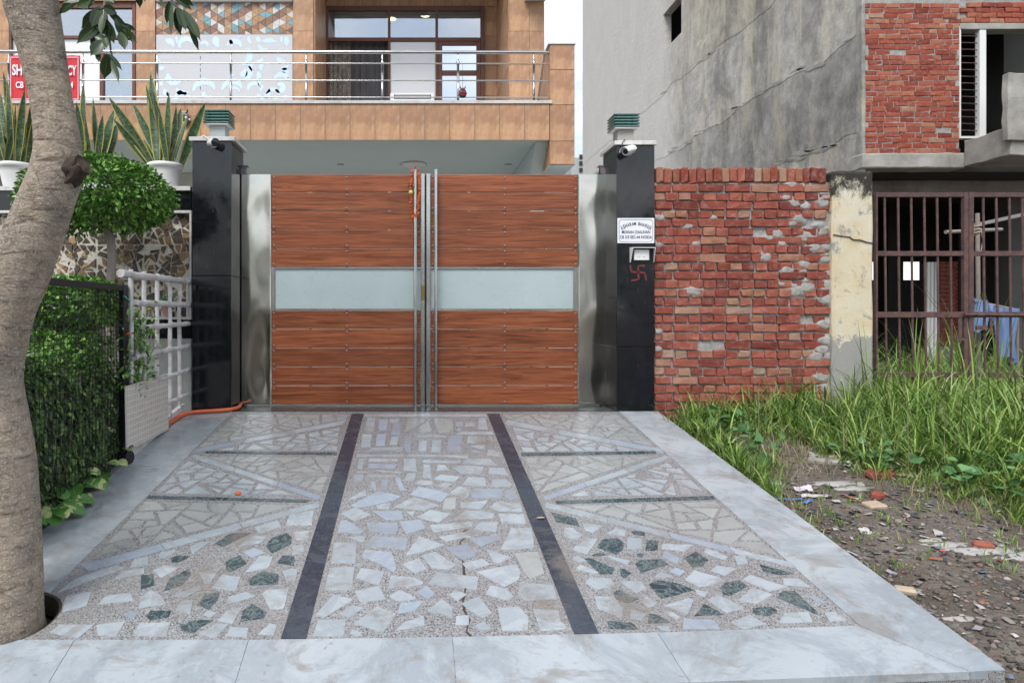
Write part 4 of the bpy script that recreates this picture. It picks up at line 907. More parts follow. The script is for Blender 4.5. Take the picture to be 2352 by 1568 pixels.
# lock and gap filler on the stiles
MB().box(gx_(968), gx_(974.5), YG - .034, YG - .0305, gz_(690), gz_(655), .001).build('lock_plate', 'brass', GL)
MB().box(gx_(980), gx_(986), YG - .034, YG - .0305, gz_(692), gz_(650), .001).build('lock_plate', 'steel_tube', GR)
MB().box(gx_(975.8), gx_(978.8), YG + .012, YG + .03, gz_(930), gz_(402)).build('gap_strip', 'black_paint', GL)
for tt, hx in ((GL, 557), (GR, 1388)):
    MB().box(gx_(hx) - .02, gx_(hx) + .02, YG - .0, YG + .04, .005, gz_(929), .002).build('floor_pivot', 'brass', tt)
    MB().box(gx_(hx) - .02, gx_(hx) + .035, YG + .0, YG + .035, gz_(400.3), gz_(388), .002).build('top_hinge', 'bolt_metal', tt)
# marigold garland hanging over the left pull bar, with a lemon
t = thing('flower_garland', (gx_(953.5), YG - .075, gz_(393)), 'orange marigold garland with a lemon hung over the gate pull bar', 'garland')
rr = random.Random(8); pts = []
xb = gx_(953.5); yb = YG - .075
for i in range(17):
    u = i / 16; pts.append((xb - .03 - .016 * math.sin(u * 3.1), yb - .022 + .015 * math.sin(i), gz_(396 + u * 104)))
for i in range(19):
    u = i / 18; pts.append((xb + .035 + .010 * math.sin(u * 5), yb - .012, gz_(398 + u * 98)))
pts += [(xb, yb - .030, gz_(391)), (xb - .008, yb - .034, gz_(497)), (xb + .012, yb - .036, gz_(499))]
fl = []
for k in range(3):
    m = MB(); r0 = random.Random(k)
    for j in range(10):
        a = j / 10 * 2 * math.pi; d = Vector((math.cos(a), -.9, math.sin(a))); s = d.cross(Vector((0, 1, 0))).normalized() * .007
        p = Vector((math.cos(a), 0, math.sin(a))) * .002; e = p + Vector((math.cos(a), -.3, math.sin(a))) * .0105
        m.add([p - s * .6, p + s * .6, e + s + Vector((0, -.004, 0)), e - s + Vector((0, -.004, 0))], [(0, 1, 2, 3)])
    m.lathe((0, .004, 0), [(.0085, 0), (.008, .006), (.001, .010)], 8, True, (0, -1, 0)); me = m.mesh('flower'); me.materials.append(MT['marigold']); fl.append(me)
for i, p in enumerate(pts):
    put('flower', fl[i % 3], t, p, (rr.uniform(-.5, .5), rr.uniform(-1, 1), rr.uniform(-.7, .7)))
MB().tube([Vector(p) for p in pts[:17]], .002, 5).tube([Vector(p) for p in pts[17:36]], .002, 5).build('string', 'charcoal', t)
c = (gx_(943.5), yb - .02, gz_(446)); MB().lathe((c[0], c[1], c[2] - .024), [(.001, 0), (.012, .004), (.021, .014), (.023, .025), (.019, .037), (.009, .046), (.001, .05)], 14).build('lemon', 'lemon', t)
for i in range(7):
    big_leaf((c[0] + .01, c[1], c[2] + .03 + i * .006), (rr.uniform(-.9, .1), -.3, rr.uniform(.2, 1)), (0, -1, 0), .05, .014, lambda u: math.sin(math.pi * min(1, u * .95 + .05)) ** .8, 4, .1, .2).build('leaf', 'tree_leaf', t)
# ---------------------------------------------------------------- the house behind the gate
YB, YW, YR = 8.6, 10.1, 11.5
def bx(p): return PX(p, YB)
def bz(p): return PZ(p, YB)
def wx(p): return PX(p, YW)
def wz(p): return PZ(p, YW)
def rx(p): return PX(p, YR)
def rz(p): return PZ(p, YR)
house = thing('house', (-1.5, 10.5, 0), 'tile clad house with a steel railed balcony over a car porch, behind the wooden gate', 'house')
XL = -7.0
# porch: soffit slab, back wall, fascia
zs = bz(322); zf = bz(239)
m = MB(); m.box(XL, bx(1262), YB + .014, YR + .4, zs + .004, zf - .01); m.build('balcony_slab', 'soffit_paint', house)
MB().box(XL, 2.0, YR, YR + .2, 0, zs).build('porch_wall', 'cream_wall', house)
MB().box(XL, wx(470), 10.6, YR - .002, zs - .32, zs + .002).build('soffit_drop', 'cream_wall', house)
MB().box(XL, XL + .2, YB + .02, YR - .002, 0, zs).build('side_wall', 'cream_wall', house)
# fascia tiles
x = bx(1262); pit = 57.25 / F * YB
while x > XL + .3:
    put('tile', cbox_mesh('tile', 'facade_tile', pit - .003, .014, zf - zs - .002, .0015), house, (x - pit / 2, YB + .007, (zf + zs) / 2)); x -= pit
MB().box(XL, bx(1268), YB - .018, YB + .30, zf + .0005, bz(231.5), .003).build('ledge', 'marble_cap', house)
MB().box(XL, bx(1262), YB + .31, YR, zf - .008, zf + .0).build('balcony_floor', 'grey_wall', house)
# ceiling rosette and downlights
cpt = lambda px, py: ((px - VX) / (VY - py) * (zs - CZ), (zs - CZ) / (VY - py) * F)
x, y = cpt(950, 377); MB().lathe((x, y, zs + .003), [(.19, 0), (.20, .014), (.15, .020), (.13, .035), (.05, .038), (.04, .05), (.001, .05)], 28, True, (0, 0, -1)).build('ceiling_rosette', 'white_paint', house)
for p in ((782, 378), (1167, 378)):
    x, y = cpt(*p); MB().lathe((x, y, zs + .003), [(.055, 0), (.055, .008), (.035, .010), (.001, .004)], 18, True, (0, 0, -1)).build('downlight', 'grey_wall', house)
# end fin of the balcony: profile in YZ
fx0, fx1 = bx(1263), bx(1320)
prof = [(YB + .014, bz(378)), (YW + .6, bz(378)), (YW + .6, zf), (YB + 1.05, zf + .02), (YB + .30, bz(103)), (YB + .014, bz(103))]
MB().prism(prof, lambda a, b: (fx0, a, b), lambda a, b: (fx1, a, b)).build('balcony_fin', 'facade_tile', house)
MB().box(fx0 - .02, fx1 + .012, YB - .012, YB + .32, bz(103) + .001, bz(99), .002).build('fin_cap', 'marble_cap', house)
MB().prism([(YB + .3, bz(103) + .002), (YB + 1.06, zf + .022), (YB + 1.06, zf + .06), (YB + .3, bz(99))], lambda a, b: (fx0 - .02, a, b), lambda a, b: (fx1 + .01, a, b)).build('fin_cap', 'marble_cap', house)
for a, b in ((103.5, 160), (160.5, 241), (241.5, 324), (324.5, 377.5)):
    put('tile', cbox_mesh('tile', 'facade_tile', fx1 - fx0 - .003, .013, bz(a) - bz(b) - .003, .0015), house, ((fx0 + fx1) / 2, YB + .0065, (bz(a) + bz(b)) / 2))
MB().box(fx0 - .0, fx1, YB + .016, YW + .59, bz(378) - .006, bz(378) - .001).build('fin_soffit', 'soffit_paint', house)
MB().prism([(YB + .1, zs), (YR, zs), (YR, zs - .45), (YB + .6, zs - .42)], lambda a, b: (fx0 - .16, a, b), lambda a, b: (fx0 - .002, a, b)).build('edge_beam', 'soffit_paint', house)
# upper walls at the front plane
ZT = 6.45
def wall(x0, x1, y0, y1, z0, z1): return MB().box(x0, x1, y0, y1, z0, z1).build('wall', 'grout', house)
def tiles(x0, x1, z0, z1, Y, ox): tile_face(house, 'tile', 'facade_tile', x0, x1, z0, z1, Y, .302, .50, ox, wz(228) - 1.0)
def seg(p0, p1, z0, z1):
    wall(wx(p0), wx(p1), YW, YR + .35, z0, z1); tiles(wx(p0), wx(p1), z0, z1, YW - .0005, wx(p0))
seg(-260, 24, zf, ZT); seg(313, 357, zf, ZT); seg(673, 722, zf, ZT); seg(1169, 1250, zf, ZT)
seg(24, 313, wz(3), ZT)
wall(wx(357), wx(673), YW + .03, YR + .35, zf, ZT); tiles(wx(357), wx(673), wz(-1), ZT, YW + .029, wx(357))
# recess: side tiles, back wall over and beside the window
zwt = rz(16)
m = MB().box(wx(722), wx(1169), YR, YR + .35, zwt + .001, ZT); m.build('wall', 'grout', house)
tile_face(house, 'tile', 'facade_tile', wx(722) + .002, wx(1169) - .002, zwt + .002, ZT, YR - .0005, .302, .50, wx(722), wz(228) - 1.0)
wall(rx(1112), wx(1169) - .001, YR, YR + .35, zf, zwt); tile_face(house, 'tile', 'facade_tile', rx(1112), wx(1169) - .003, zf, zwt, YR - .0005, .302, .50, rx(1112), wz(228) - 1.0)
for xx, sg in ((wx(722), 1), (wx(1169), -1)):          # tiles on the side faces of the recess
    y = YW
    while y < YR - .05:
        w = min(.302, YR - .013 - y)
        for k in range(6):
            z0 = wz(228) - 1.0 + (k) * .5; a, b = max(zf, z0), min(ZT, z0 + .5)
            if b - a > .03: put('tile', cbox_mesh('side_tile', 'facade_tile', .012, w - .003, b - a - .003, .0015), house, (xx + sg * .0065, y + w / 2, (a + b) / 2))
        y += .302
# white moulding above the mosaic
MB().box(wx(360), wx(672), YW - .05, YW + .028, wz(5), wz(-9), .004).build('moulding', 'white_paint', house)
MB().box(wx(1203), wx(1252), YW - .35, YW - .002, wz(4), wz(-24), .004).build('roof_ledge', 'white_paint', house)
# roof
MB().box(XL, wx(1250), YW - .002, YR + 3.2, ZT + .002, ZT + .15).build('roof', 'concrete', house)
MB().box(wx(1250) - .2, wx(1250), YR + .352, YR + 3.2, 0, ZT).build('side_wall', 'cream_wall', house)
MB().box(XL, wx(1250) - .201, YR + 3.0, YR + 3.2, 0, ZT).build('rear_wall', 'cream_wall', house)
# room behind the big window
MB().box(wx(722) + .1, wx(1169) - .1, YR + .36, YR + 2.95, zf - .02, zf).build('room_floor', 'grey_wall', house)
MB().box(wx(722) + .1, wx(1169) + .1, YR + .352, YR + 2.99, rz(16) + .02, rz(16) + .06).build('room_ceiling', 'white_paint', house)
MB().box(wx(722), wx(722) + .09, YR + .352, YR + 2.9, zf, rz(16)).build('room_wall', 'grey_wall', house)
# window and door frame in the recess
YF = YR - .06
def fxp(p): return PX(p, YF)
def fzp(p): return PZ(p, YF)
def framed(name, bars, panes, mat='dark_wood', dep=.07):
    m = MB()
    for a, b, c, d in bars: m.box(fxp(a), fxp(b), YF - dep / 2, YF + dep / 2, fzp(d), fzp(c), .003)
    w = m.build(name, mat, house)
    for a, b, c, d, mt, dy in panes:
        MB().box(fxp(a), fxp(b), YF + dy - .003, YF + dy + .003, fzp(d), fzp(c)).build('pane', mt, w)
    return w
framed('window', [(748, 754, 16, 236), (754.3, 1103, 16, 26), (1103.3, 1112, 16, 236), (891, 897, 26.3, 88), (1000, 1006, 26.3, 88), (754.3, 1103, 88.3, 96.5), (891, 897, 96.8, 236), (1000, 1006, 96.8, 236)],
       [(754, 891, 26, 88.3, 'window_glass', 0), (897, 1000, 26, 88.3, 'window_glass', .0005), (1006, 1103, 26, 88.3, 'window_glass', 0), (897, 1000, 97, 222, 'film_glass', 0)])
framed('door', [(1006.5, 1015.5, 97, 235), (1094, 1103, 97, 235), (1015.8, 1093.7, 97, 105.5), (1015.8, 1093.7, 163, 174), (1015.8, 1093.7, 231, 236)],
       [(1015.8, 1093.7, 105.5, 163, 'mirror_glass', 0), (1015.8, 1093.7, 174, 231, 'mirror_glass', 0)], dep=.05)
# curtains behind the open sash
def curtain(p0, p1, mat, label, amp):
    x0, x1 = PX(p0, YR + .1), PX(p1, YR + .1); z0, z1 = zf + .02, PZ(97, YR + .1); n = 60; m = MB(); vs = []
    for k in (z0, z1):
        for i in range(n + 1):
            u = i / n; vs.append((x0 + (x1 - x0) * u, YR + .09 + amp * math.sin(u * 34 + (1 if k == z0 else 0)) + amp * .4 * math.sin(u * 83), k))
    m.add(vs, [(i, i + 1, n + 2 + i, n + 1 + i) for i in range(n)], True)
    tag(m.build('curtain', mat, None, ((x0 + x1) / 2, YR + .09, z0)), label, 'curtain', 'curtains in the balcony window')
curtain(752, 806, 'curtain_patterned', 'beige damask patterned curtain in the upstairs window', .008)
curtain(804, 893, 'curtain_grey', 'plain dark grey curtain in the upstairs window', .014)
for px, py in ((900, 44), (977, 36)):
    z = rz(16) + .02; Y = (z - CZ) * F / (VY - py); x = (px - VX) / F * Y
    MB().lathe((x, min(Y, YR + 2.7), z + .002), [(.075, 0), (.075, .006), (.055, .007), (.001, .0075)], 18, True, (0, 0, -1)).build('ceiling_light', 'lit_lamp', house)
# left window, in the front plane
YF = YW + .06
framed('window', [(22, 30, 3, 232), (30.3, 305, 3, 21), (305.3, 313.5, 3, 232), (131, 138, 21.3, 232), (231, 240, 92, 232), (138.3, 231, 84, 91), (30.3, 130.7, 84, 91), (231, 305, 84, 91)],
       [(30.3, 131, 21.3, 84, 'window_glass', 0), (138.3, 305, 21.3, 84, 'window_glass', 0), (30.3, 131, 91, 232, 'film_glass', 0), (138.3, 231, 91, 232, 'film_glass', 0), (240.3, 305, 91, 232, 'window_glass', 0)])
MB().box(wx(240), wx(300), YW + .2, YW + .22, zf, wz(95)).build('inner_blind', 'curtain_patterned', house)
MB().box(wx(24), wx(313), YW + .9, YW + 1.0, zf, ZT).build('room_wall', 'grey_wall', house)
# triangle mosaic over the carved panel
px0, px1, py0, py1 = 357, 673, 5.5, 78.5
cols = 20; cw = (wx(px1) - wx(px0)) / cols; hh = cw / .866; z_top = wz(py0)
pal = ['tri_brown', 'tri_white', 'tri_orange', 'tri_blue', 'tri_tan', 'tri_dark']
for nm, c in dict(tri_brown=(.26, .14, .095), tri_white=(.60, .58, .57), tri_orange=(.42, .24, .125), tri_blue=(.17, .33, .38), tri_tan=(.42, .28, .18), tri_dark=(.16, .11, .085)).items(): simple(nm, c, .4, var=.22, scale=30)
tri_mesh = {}
def tri(pts, mat):
    poly = pts
    for n, c in (((0, 1), z_top), ((0, -1), -wz(py1))): poly = clip(poly, n, c)
    if len(poly) < 3 or area(poly) < 1e-4: return
    q = inset(poly, .0018)
    if len(q) < 3: return
    MB().prism(q, lambda a, b: (a, YW + .028, b), lambda a, b: (a, YW + .016 - rr.choice((0, .003)), b)).build('mosaic_tile', mat, house)
rr = random.Random(21)
for i in range(cols):
    x0, x1 = wx(px0) + i * cw, wx(px0) + (i + 1) * cw
    for k in range(-1, 6):
        s = hh / 2 if i % 2 else 0; z = z_top - k * hh + s
        a = ['tri_white', 'tri_brown', 'tri_orange', 'tri_brown', 'tri_blue', 'tri_orange'][(i * 2 + k * 3 + (i // 3)) % 6]; b = ['tri_orange', 'tri_blue', 'tri_brown', 'tri_dark', 'tri_tan', 'tri_white'][(i + k * 2) % 6]
        tri([(x0, z), (x0, z - hh), (x1, z - hh / 2)], a); tri([(x1, z + hh / 2), (x1, z - hh / 2), (x0, z)], b)
# carved white panel with mirror-backed scrolls
cp = thing('carved_panel', (wx(515), YW, zf), 'white scroll-cut decorative panel with mirror inlays on the balcony wall', 'wall panel')
MB().box(wx(358), wx(672), YW + .004, YW + .028, zf + .002, wz(79.5), .002).build('panel', 'panel_white', cp)
def ribbon(ctr, wds):                     # a comma-shaped opening: a band with changing width along a curve
    L, Rr = [], []
    for i, p in enumerate(ctr):
        a, b = ctr[max(0, i - 1)], ctr[min(len(ctr) - 1, i + 1)]; d = math.dist(a, b) or 1; n = (-(b[1] - a[1]) / d, (b[0] - a[0]) / d)
        L.append((p[0] + n[0] * wds[i], p[1] + n[1] * wds[i])); Rr.append((p[0] - n[0] * wds[i], p[1] - n[1] * wds[i]))
    m = MB()
    for i in range(len(ctr) - 1):
        q = [L[i], L[i + 1], Rr[i + 1], Rr[i]]
        q = [(wx(min(669, max(361, a))), wz(min(229, max(84, b)))) for a, b in q]
        if area(q) > 1e-6: m.prism(q, lambda a, b: (a, YW + .0045, b), lambda a, b: (a, YW + .0025, b))
    if m.v: m.build('mirror_inlay', 'mirror', cp)
def swirl(cx, cy, r, a0, a1, w, grow=.5):
    n = 14; ctr, wd = [], []
    for i in range(n + 1):
        u = i / n; a = R(a0 + (a1 - a0) * u); rad = r * (1 - grow * u); ctr.append((cx + rad * math.cos(a), cy + rad * math.sin(a))); wd.append(max(.25, w * math.sin(math.pi * min(.98, .06 + u * .92)) ** .8))
    ribbon(ctr, wd)
def tear(x0, y0, x1, y1, w, bend=.0):
    n = 10; ctr, wd = [], []
    for i in range(n + 1):
        u = i / n; d = math.sin(math.pi * u) * bend; ctr.append((x0 + (x1 - x0) * u - (y1 - y0) * d, y0 + (y1 - y0) * u + (x1 - x0) * d)); wd.append(max(.2, w * math.sin(math.pi * (u ** .7)) ** .9))
    ribbon(ctr, wd)
for a in ((379, 92, 400, 108, 5, -.2), (405, 84, 407, 100, 2.2, 0), (495, 84, 503, 108, 6, .1), (527, 90, 532, 108, 3, -.1), (545, 84, 556, 84, 2.4, 0), (572, 84, 580, 100, 3, .2), (592, 84, 601, 95, 4, .25), (602, 95, 638, 97, 4, -.1), (645, 84, 648, 98, 3, 0), (657, 84, 660, 106, 4.5, 0), (592, 100, 618, 108, 3, .3),
          (365, 150, 378, 147, 4, .2), (585, 117, 597, 121, 3, -.2), (588, 138, 604, 128, 4, .2), (574, 137, 578, 158, 4.5, 0), (606, 138, 601, 158, 4, .2), (591, 158, 590, 178, 4, -.2), (600, 172, 598, 192, 3.5, .15), (637, 127, 658, 134, 4.5, .3), (645, 150, 664, 143, 4, .2), (645, 157, 664, 163, 4.5, -.25), (525, 170, 534, 160, 4, .2), (553, 168, 562, 150, 6, .2), (660, 171, 664, 171, 1, 0),
          (366, 186, 372, 178, 4, .1), (378, 194, 391, 210, 4, .2), (404, 192, 435, 200, 4.5, .3), (384, 200, 387, 214, 2.5, 0), (607, 214, 618, 192, 4.5, .15), (590, 205, 602, 208, 2.4, .2), (598, 213, 618, 214, 3, .1), (604, 186, 599, 202, 3, .1), (628, 214, 640, 210, 3, .2), (650, 210, 664, 214, 3, 0), (466, 200, 474, 214, 3.2, .1), (395, 214, 412, 207, 3, .3)):
    y = lambda v: 84 + (v - 84) * 1.09
    tear(a[0], y(a[1]), a[2], y(a[3]), a[4] * 1.35, a[5])
for a in ((430, 104, 17, 160, 340, 5, .35), (470, 106, 9, 190, 380, 3, .3), (540, 112, 18, 200, 350, 5, .3), (548, 128, 24, -40, 70, 5.5, .1), (400, 172, 18, 40, 200, 6, .3), (472, 212, 26, 185, 345, 6, .25), (536, 210, 24, 185, 345, 5.5, .25), (540, 214, 12, 190, 350, 2.5, .2), (585, 205, 14, 170, 330, 4, .2), (648, 188, 17, 200, 360, 5, .2), (642, 200, 10, 150, -150, 5, .5), (628, 222, 16, 200, 350, 3.5, .2), (372, 132, 12, 90, 200, 2, .3), (418, 226, 14, 190, 340, 4, .2), (548, 165, 24, -30, 60, 6, .1)):
    swirl(a[0], a[1], a[2] * 1.1, a[3], a[4], a[5] * 1.3, a[6])
for y0 in range(115, 208, 14): MB().box(wx(459.3), wx(460.7), YW + .0026, YW + .0046, wz(y0 + 8), wz(y0)).build('slit', 'charcoal', cp)
# balcony railing
rail = thing('balcony_railing', (-1.4, YB, bz(231.5)), 'stainless steel balcony railing with four horizontal rails', 'railing')
yr = YB + .06
RX = lambda p: PX(p, yr)
RZ = lambda p: PZ(p, yr)
MB().tube([(XL + .3, yr, RZ(118.5)), (fx0 - .03, yr, RZ(121)), (fx0 - .002, yr, RZ(121.2))], .022, 14).build('handrail', 'steel_tube', rail)
for p in (145.5, 184.5, 223): MB().tube([(XL + .3, yr - .012, RZ(p)), (fx0 - .002, yr - .012, RZ(p + 2))], .0085, 8).build('rail', 'steel_tube', rail)
for p in (-153, 20, 190.5, 361, 530, 703, 878, 1052, 1226):
    MB().lathe((RX(p), yr + .004, bz(231.3)), [(.030, 0), (.030, .006), (.0155, .008), (.0155, .47), (.021, .475), (.021, .515), (.0155, .52), (.010, .525), (.010, RZ(120) - bz(231.3))], 12).build('post', 'steel_tube', rail)
# red banner tied behind the railing
t = thing('banner', (RX(106), yr, RZ(182)), 'red printed cloth banner with white lettering tied to the balcony railing', 'banner')
b0, b1 = RX(26), RX(187); n = 20
m = MB(); vs = [(b0 + (b1 - b0) * i / n, yr - .035 + .008 * math.sin(i * 1.7 + k), RZ(234 - (104 - 0) * k / 6)) for k in range(7) for i in range(n + 1)]
m.add(vs, [(k * (n + 1) + i, k * (n + 1) + i + 1, (k + 1) * (n + 1) + i + 1, (k + 1) * (n + 1) + i) for k in range(6) for i in range(n)], True).build('cloth', 'sign_red', t)
def btext(s, px, py, h, w): put_text(text_mesh(s, h, w, .001, .03), t, RX(px), yr - .047, RZ(py), 'sign_white')
btext('SH', 44, 164, .14, .125); btext('NCY', 164, 165, .13, .175); btext('CB', 50, 198, .085, .10); btext('44', 165, 198, .08, .08)
m = MB()
for a, b, c, d in ((29, 184, 134.5, 135.8), (29, 184, 230, 231.3), (29, 30.2, 136, 230), (182.8, 184, 136, 230)): m.box(RX(a), RX(b), yr - .0475, yr - .0462, RZ(d), RZ(c))
m.build('border_line', 'sign_white', t)
# air-conditioner by the window, evil-eye masks
t = thing('air_conditioner', (PX(946, YR - .5), YR - .5, zf), 'low white air conditioner unit with a louvre on the balcony floor', 'air conditioner')
ya = YR - .5; AX = lambda p: PX(p, ya); az0, az1 = zf + .001, PZ(222, ya) + .06
MB().box(AX(896), AX(998), ya, ya + .3, az0, az1, .012).build('casing', 'white_plastic', t)
MB().box(AX(905), AX(990), ya - .004, ya + .001, az1 - .10, az1 - .03, .002).build('outlet', 'camera_dark', t)
for k in range(3): MB().box(AX(907), AX(988), ya - .010, ya - .005, az1 - .09 + k * .022, az1 - .083 + k * .022).build('louvre', 'white_plastic', t)
def mask(c, s, base, stripe, label, str_top):
    t = thing('evil_eye_mask', c, label, 'mask', 'hanging evil-eye masks'); c = Vector(c)
    m = MB(); prof = []
    n = 24; vs = [c + Vector((0, -.03 * s, 0))]; rows = 5
    for r in range(1, rows + 1):
        u = r / rows
        for k in range(n):
            a = 2 * math.pi * k / n; w = .5 * s * (1 - .12 * math.sin(a)); vs.append(c + Vector((math.cos(a) * w * u, -.16 * s * math.sqrt(max(0, 1 - u * u * .98)) + .0, math.sin(a) * .62 * s * u)))
    fs = [(0, 1 + (k + 1) % n, 1 + k) for k in range(n)] + [(1 + (r - 1) * n + k, 1 + (r - 1) * n + (k + 1) % n, 1 + r * n + (k + 1) % n, 1 + r * n + k) for r in range(1, rows) for k in range(n)]
    vs[0] = c + Vector((0, -.16 * s, 0)); m.add(vs, fs, True).build('face', base, t)
    for sg in (-1, 1):
        MB().tube([c + Vector((sg * .18 * s, -.08 * s, .5 * s)), c + Vector((sg * .34 * s, -.10 * s, .72 * s)), c + Vector((sg * .26 * s, -.12 * s, .92 * s))], [.09 * s, .06 * s, .015 * s], 8).build('horn', base, t)
        MB().lathe(c + Vector((sg * .19 * s, -.145 * s, .12 * s)), [(.11 * s, 0), (.09 * s, .03 * s), (.001, .04 * s)], 12, True, (0, -1, 0)).build('eye', stripe, t)
        MB().lathe(c + Vector((sg * .47 * s, -.03 * s, -.02 * s)), [(.10 * s, 0), (.08 * s, .04 * s), (.001, .05 * s)], 10, True, (sg * .4, -1, 0)).build('ear', stripe, t)
    for k in range(4):
        z = (.36 + k * .09) * s; pts = [c + Vector((x * s, -.165 * s * math.sqrt(max(.05, 1 - (x / .52) ** 2 - (z / s / .64) ** 2 * .9)), z + .05 * s * math.cos(x * 7))) for x in (-.28, -.18, -.08, 0, .08, .18, .28)]
        MB().tube(pts, .02 * s, 6).build('stripe', stripe, t)
    MB().tube([c + Vector((x * s, -.15 * s, -.30 * s + x * x * .8 * s)) for x in (-.25, -.12, 0, .12, .25)], .035 * s, 6).build('mouth', stripe, t)
    MB().tube([c + Vector((0, -.02 * s, .6 * s)), Vector((c.x, c.y, str_top))], .002, 5).build('string', 'charcoal', t)
mask((bx(425), YB - .03, bz(276)), .145, 'charcoal', 'white_paint', 'black mask with white stripes hanging on the balcony fascia', bz(236))
mask((RX(1062), yr - .045, RZ(217)), .10, 'black_paint', 'sign_red', 'small black and red mask hanging on the balcony railing', RZ(150))
# boundary wall beside the porch and a far block in the gap
t = thing('compound_wall', (2.12, 9, 0), 'pale plastered boundary wall with marble coping running back from the right pillar', 'wall')
MB().box(2.03, 2.22, 7.03, 22, -.1, 2.44).build('wall', 'cream_wall', t); MB().box(1.99, 2.26, 7.03, 22, 2.441, 2.475, .003).build('coping', 'marble_cap', t)
t = thing('far_building', (7.6, 38, 0), 'pale grey block far off in the gap between the two buildings', 'building')
x0, x1 = PX(1312, 36), PX(1352, 36)
MB().box(x0, x1, 36, 42, -1, PZ(362, 36)).build('wall', 'grey_wall', t)
for k in range(3): MB().box(x1 - .5, x1 - .15, 35.94, 35.995, PZ(395, 36) + k * .35, PZ(395, 36) + .2 + k * .35).build('window', 'camera_dark', t)
# ---------------------------------------------------------------- brick boundary wall
rr = random.Random(17)
BY = 6.55
bw = thing('brick_wall', (3.2, BY + .1, 0), 'rough red brick boundary wall with a row of upright bricks on top', 'wall')
X0, X1 = 2.343, PX(1910, BY); ztop = PZ(387, BY); zc = ztop - .146; CO = .0838
MB().box(X0 - .005, X1, BY + .055, BY + .22, -.35, zc + .03).build('mortar_core', 'mortar', bw)
def bricks(kind, w, d, h, n, mat, c=.0045, j=.006): return [cbox_mesh('brick', mat, w, d, h, c, j, kind * 10 + i) for i in range(n)]
ST, HD, SO = bricks(1, .236, .10, .068, 6, 'red_brick'), bricks(2, .106, .10, .068, 6, 'red_brick'), bricks(3, .070, .20, .140, 5, 'red_brick', .010, .007)
HP = bricks(4, .106, .10, .068, 4, 'pale_brick', .010, .005); SP = bricks(5, .070, .20, .138, 4, 'pale_brick', .010, .006)
def lay(mesh, x, z, y=BY + .05, dy=.006, parent=bw):
    put('brick', mesh, parent, (x, y + rr.uniform(-dy, dy), z + rr.uniform(-.003, .003)), (rr.uniform(-.02, .02), rr.uniform(-.014, .014), rr.uniform(-.02, .02)))
x = X0 + .045
while x < X1 - .02:
    lay(rr.choice(SP if rr.random() < .30 else SO), x, zc + .006 + .070 + rr.uniform(0, .010), BY + .10); x += .0775 + rr.uniform(-.003, .004)
low = MB()
for r in range(30):
    z = zc - CO * (r + .5); st = r % 2 == 0; pw = .2525 if st else .1215
    if r == 12: st = False; pw = .1215
    x = X0 - (rr.uniform(.07, .10) if st else rr.uniform(.02, .06)) + pw / 2
    while x < X1 + pw * .3:
        w = pw - .0135; a, b = max(X0, x - w / 2), min(X1 - rr.uniform(.0, .02), x + w / 2)
        if r >= 25:
            if b - a > .02: low.add([Vector(v) + Vector(((a + b) / 2, BY + .05 + rr.uniform(-.004, .004), z)) for v in chamfer_box(b - a, .1, .071, .007)[0]], chamfer_box(1, 1, 1, .1)[1])
        elif rr.random() < .028: pass
        elif b - a < w - .03:
            if b - a > .035: lay(cbox_mesh('brick', 'red_brick', round(b - a, 2), .1, .07, .007, .003, r), (a + b) / 2, z)
        else: lay(rr.choice(ST) if st else rr.choice(HP if rr.random() < .13 else HD), x, z)
        x += pw + rr.uniform(-.004, .004)
low.build('buried_bricks', 'red_brick', bw, kind='stuff')
# the mortar face: recessed in the joints, welling out over the bricks where it was smeared
sm = [(rr.gauss(1838, 48), rr.gauss(545, 110), rr.uniform(7, 20)) for _ in range(34)] + [(rr.uniform(1885, 1910), rr.uniform(400, 900), rr.uniform(10, 20)) for _ in range(16)] + [(1588, 668, 17), (1600, 672, 15), (1850, 660, 20), (1580, 520, 12), (1600, 560, 9), (1640, 500, 9), (1515, 500, 12), (1512, 560, 12), (1512, 760, 12), (1512, 800, 12)]
sm = [(PX(a, BY), PZ(b, BY), r / 239) for a, b, r in sm]
xs_ = np.arange(X0 - .003, X1 + .002, .0075); zs_ = np.arange(-.30, zc + .022, .0075); GX, GZ = np.meshgrid(xs_, zs_); H = np.zeros_like(GX)
for a, b, r in sm: H = np.maximum(H, np.exp(-((GX - a) ** 2 * .55 + (GZ - b) ** 2 * 1.3) / (r * r)))
N1 = np.array([[mnoise.noise(Vector((x * 16, z * 16, 1))) + .6 * mnoise.noise(Vector((x * 38, z * 38, 4))) for x in xs_] for z in zs_]); N2 = np.array([[mnoise.noise(Vector((x * 5, z * 5, 8))) for x in xs_] for z in zs_])
D = .026 + .006 * N1 - .006 * np.clip(N2, 0, 1) - (.039 + .008 * N1) * np.clip(H * 1.25 - .25 + .25 * N1 * (H > .05), 0, .8)
Vg = np.stack([GX, BY + np.maximum(D, -.0075), GZ], -1).reshape(-1, 3); nxg = len(xs_); jj, ii = np.meshgrid(np.arange(len(zs_) - 1), np.arange(nxg - 1), indexing='ij'); b0 = (jj * nxg + ii).ravel()
np_mesh('mortar_face', Vg, np.stack([b0, b0 + 1, b0 + nxg + 1, b0 + nxg], 1), 'mortar', bw, (3.2, BY + .1, 0), True)
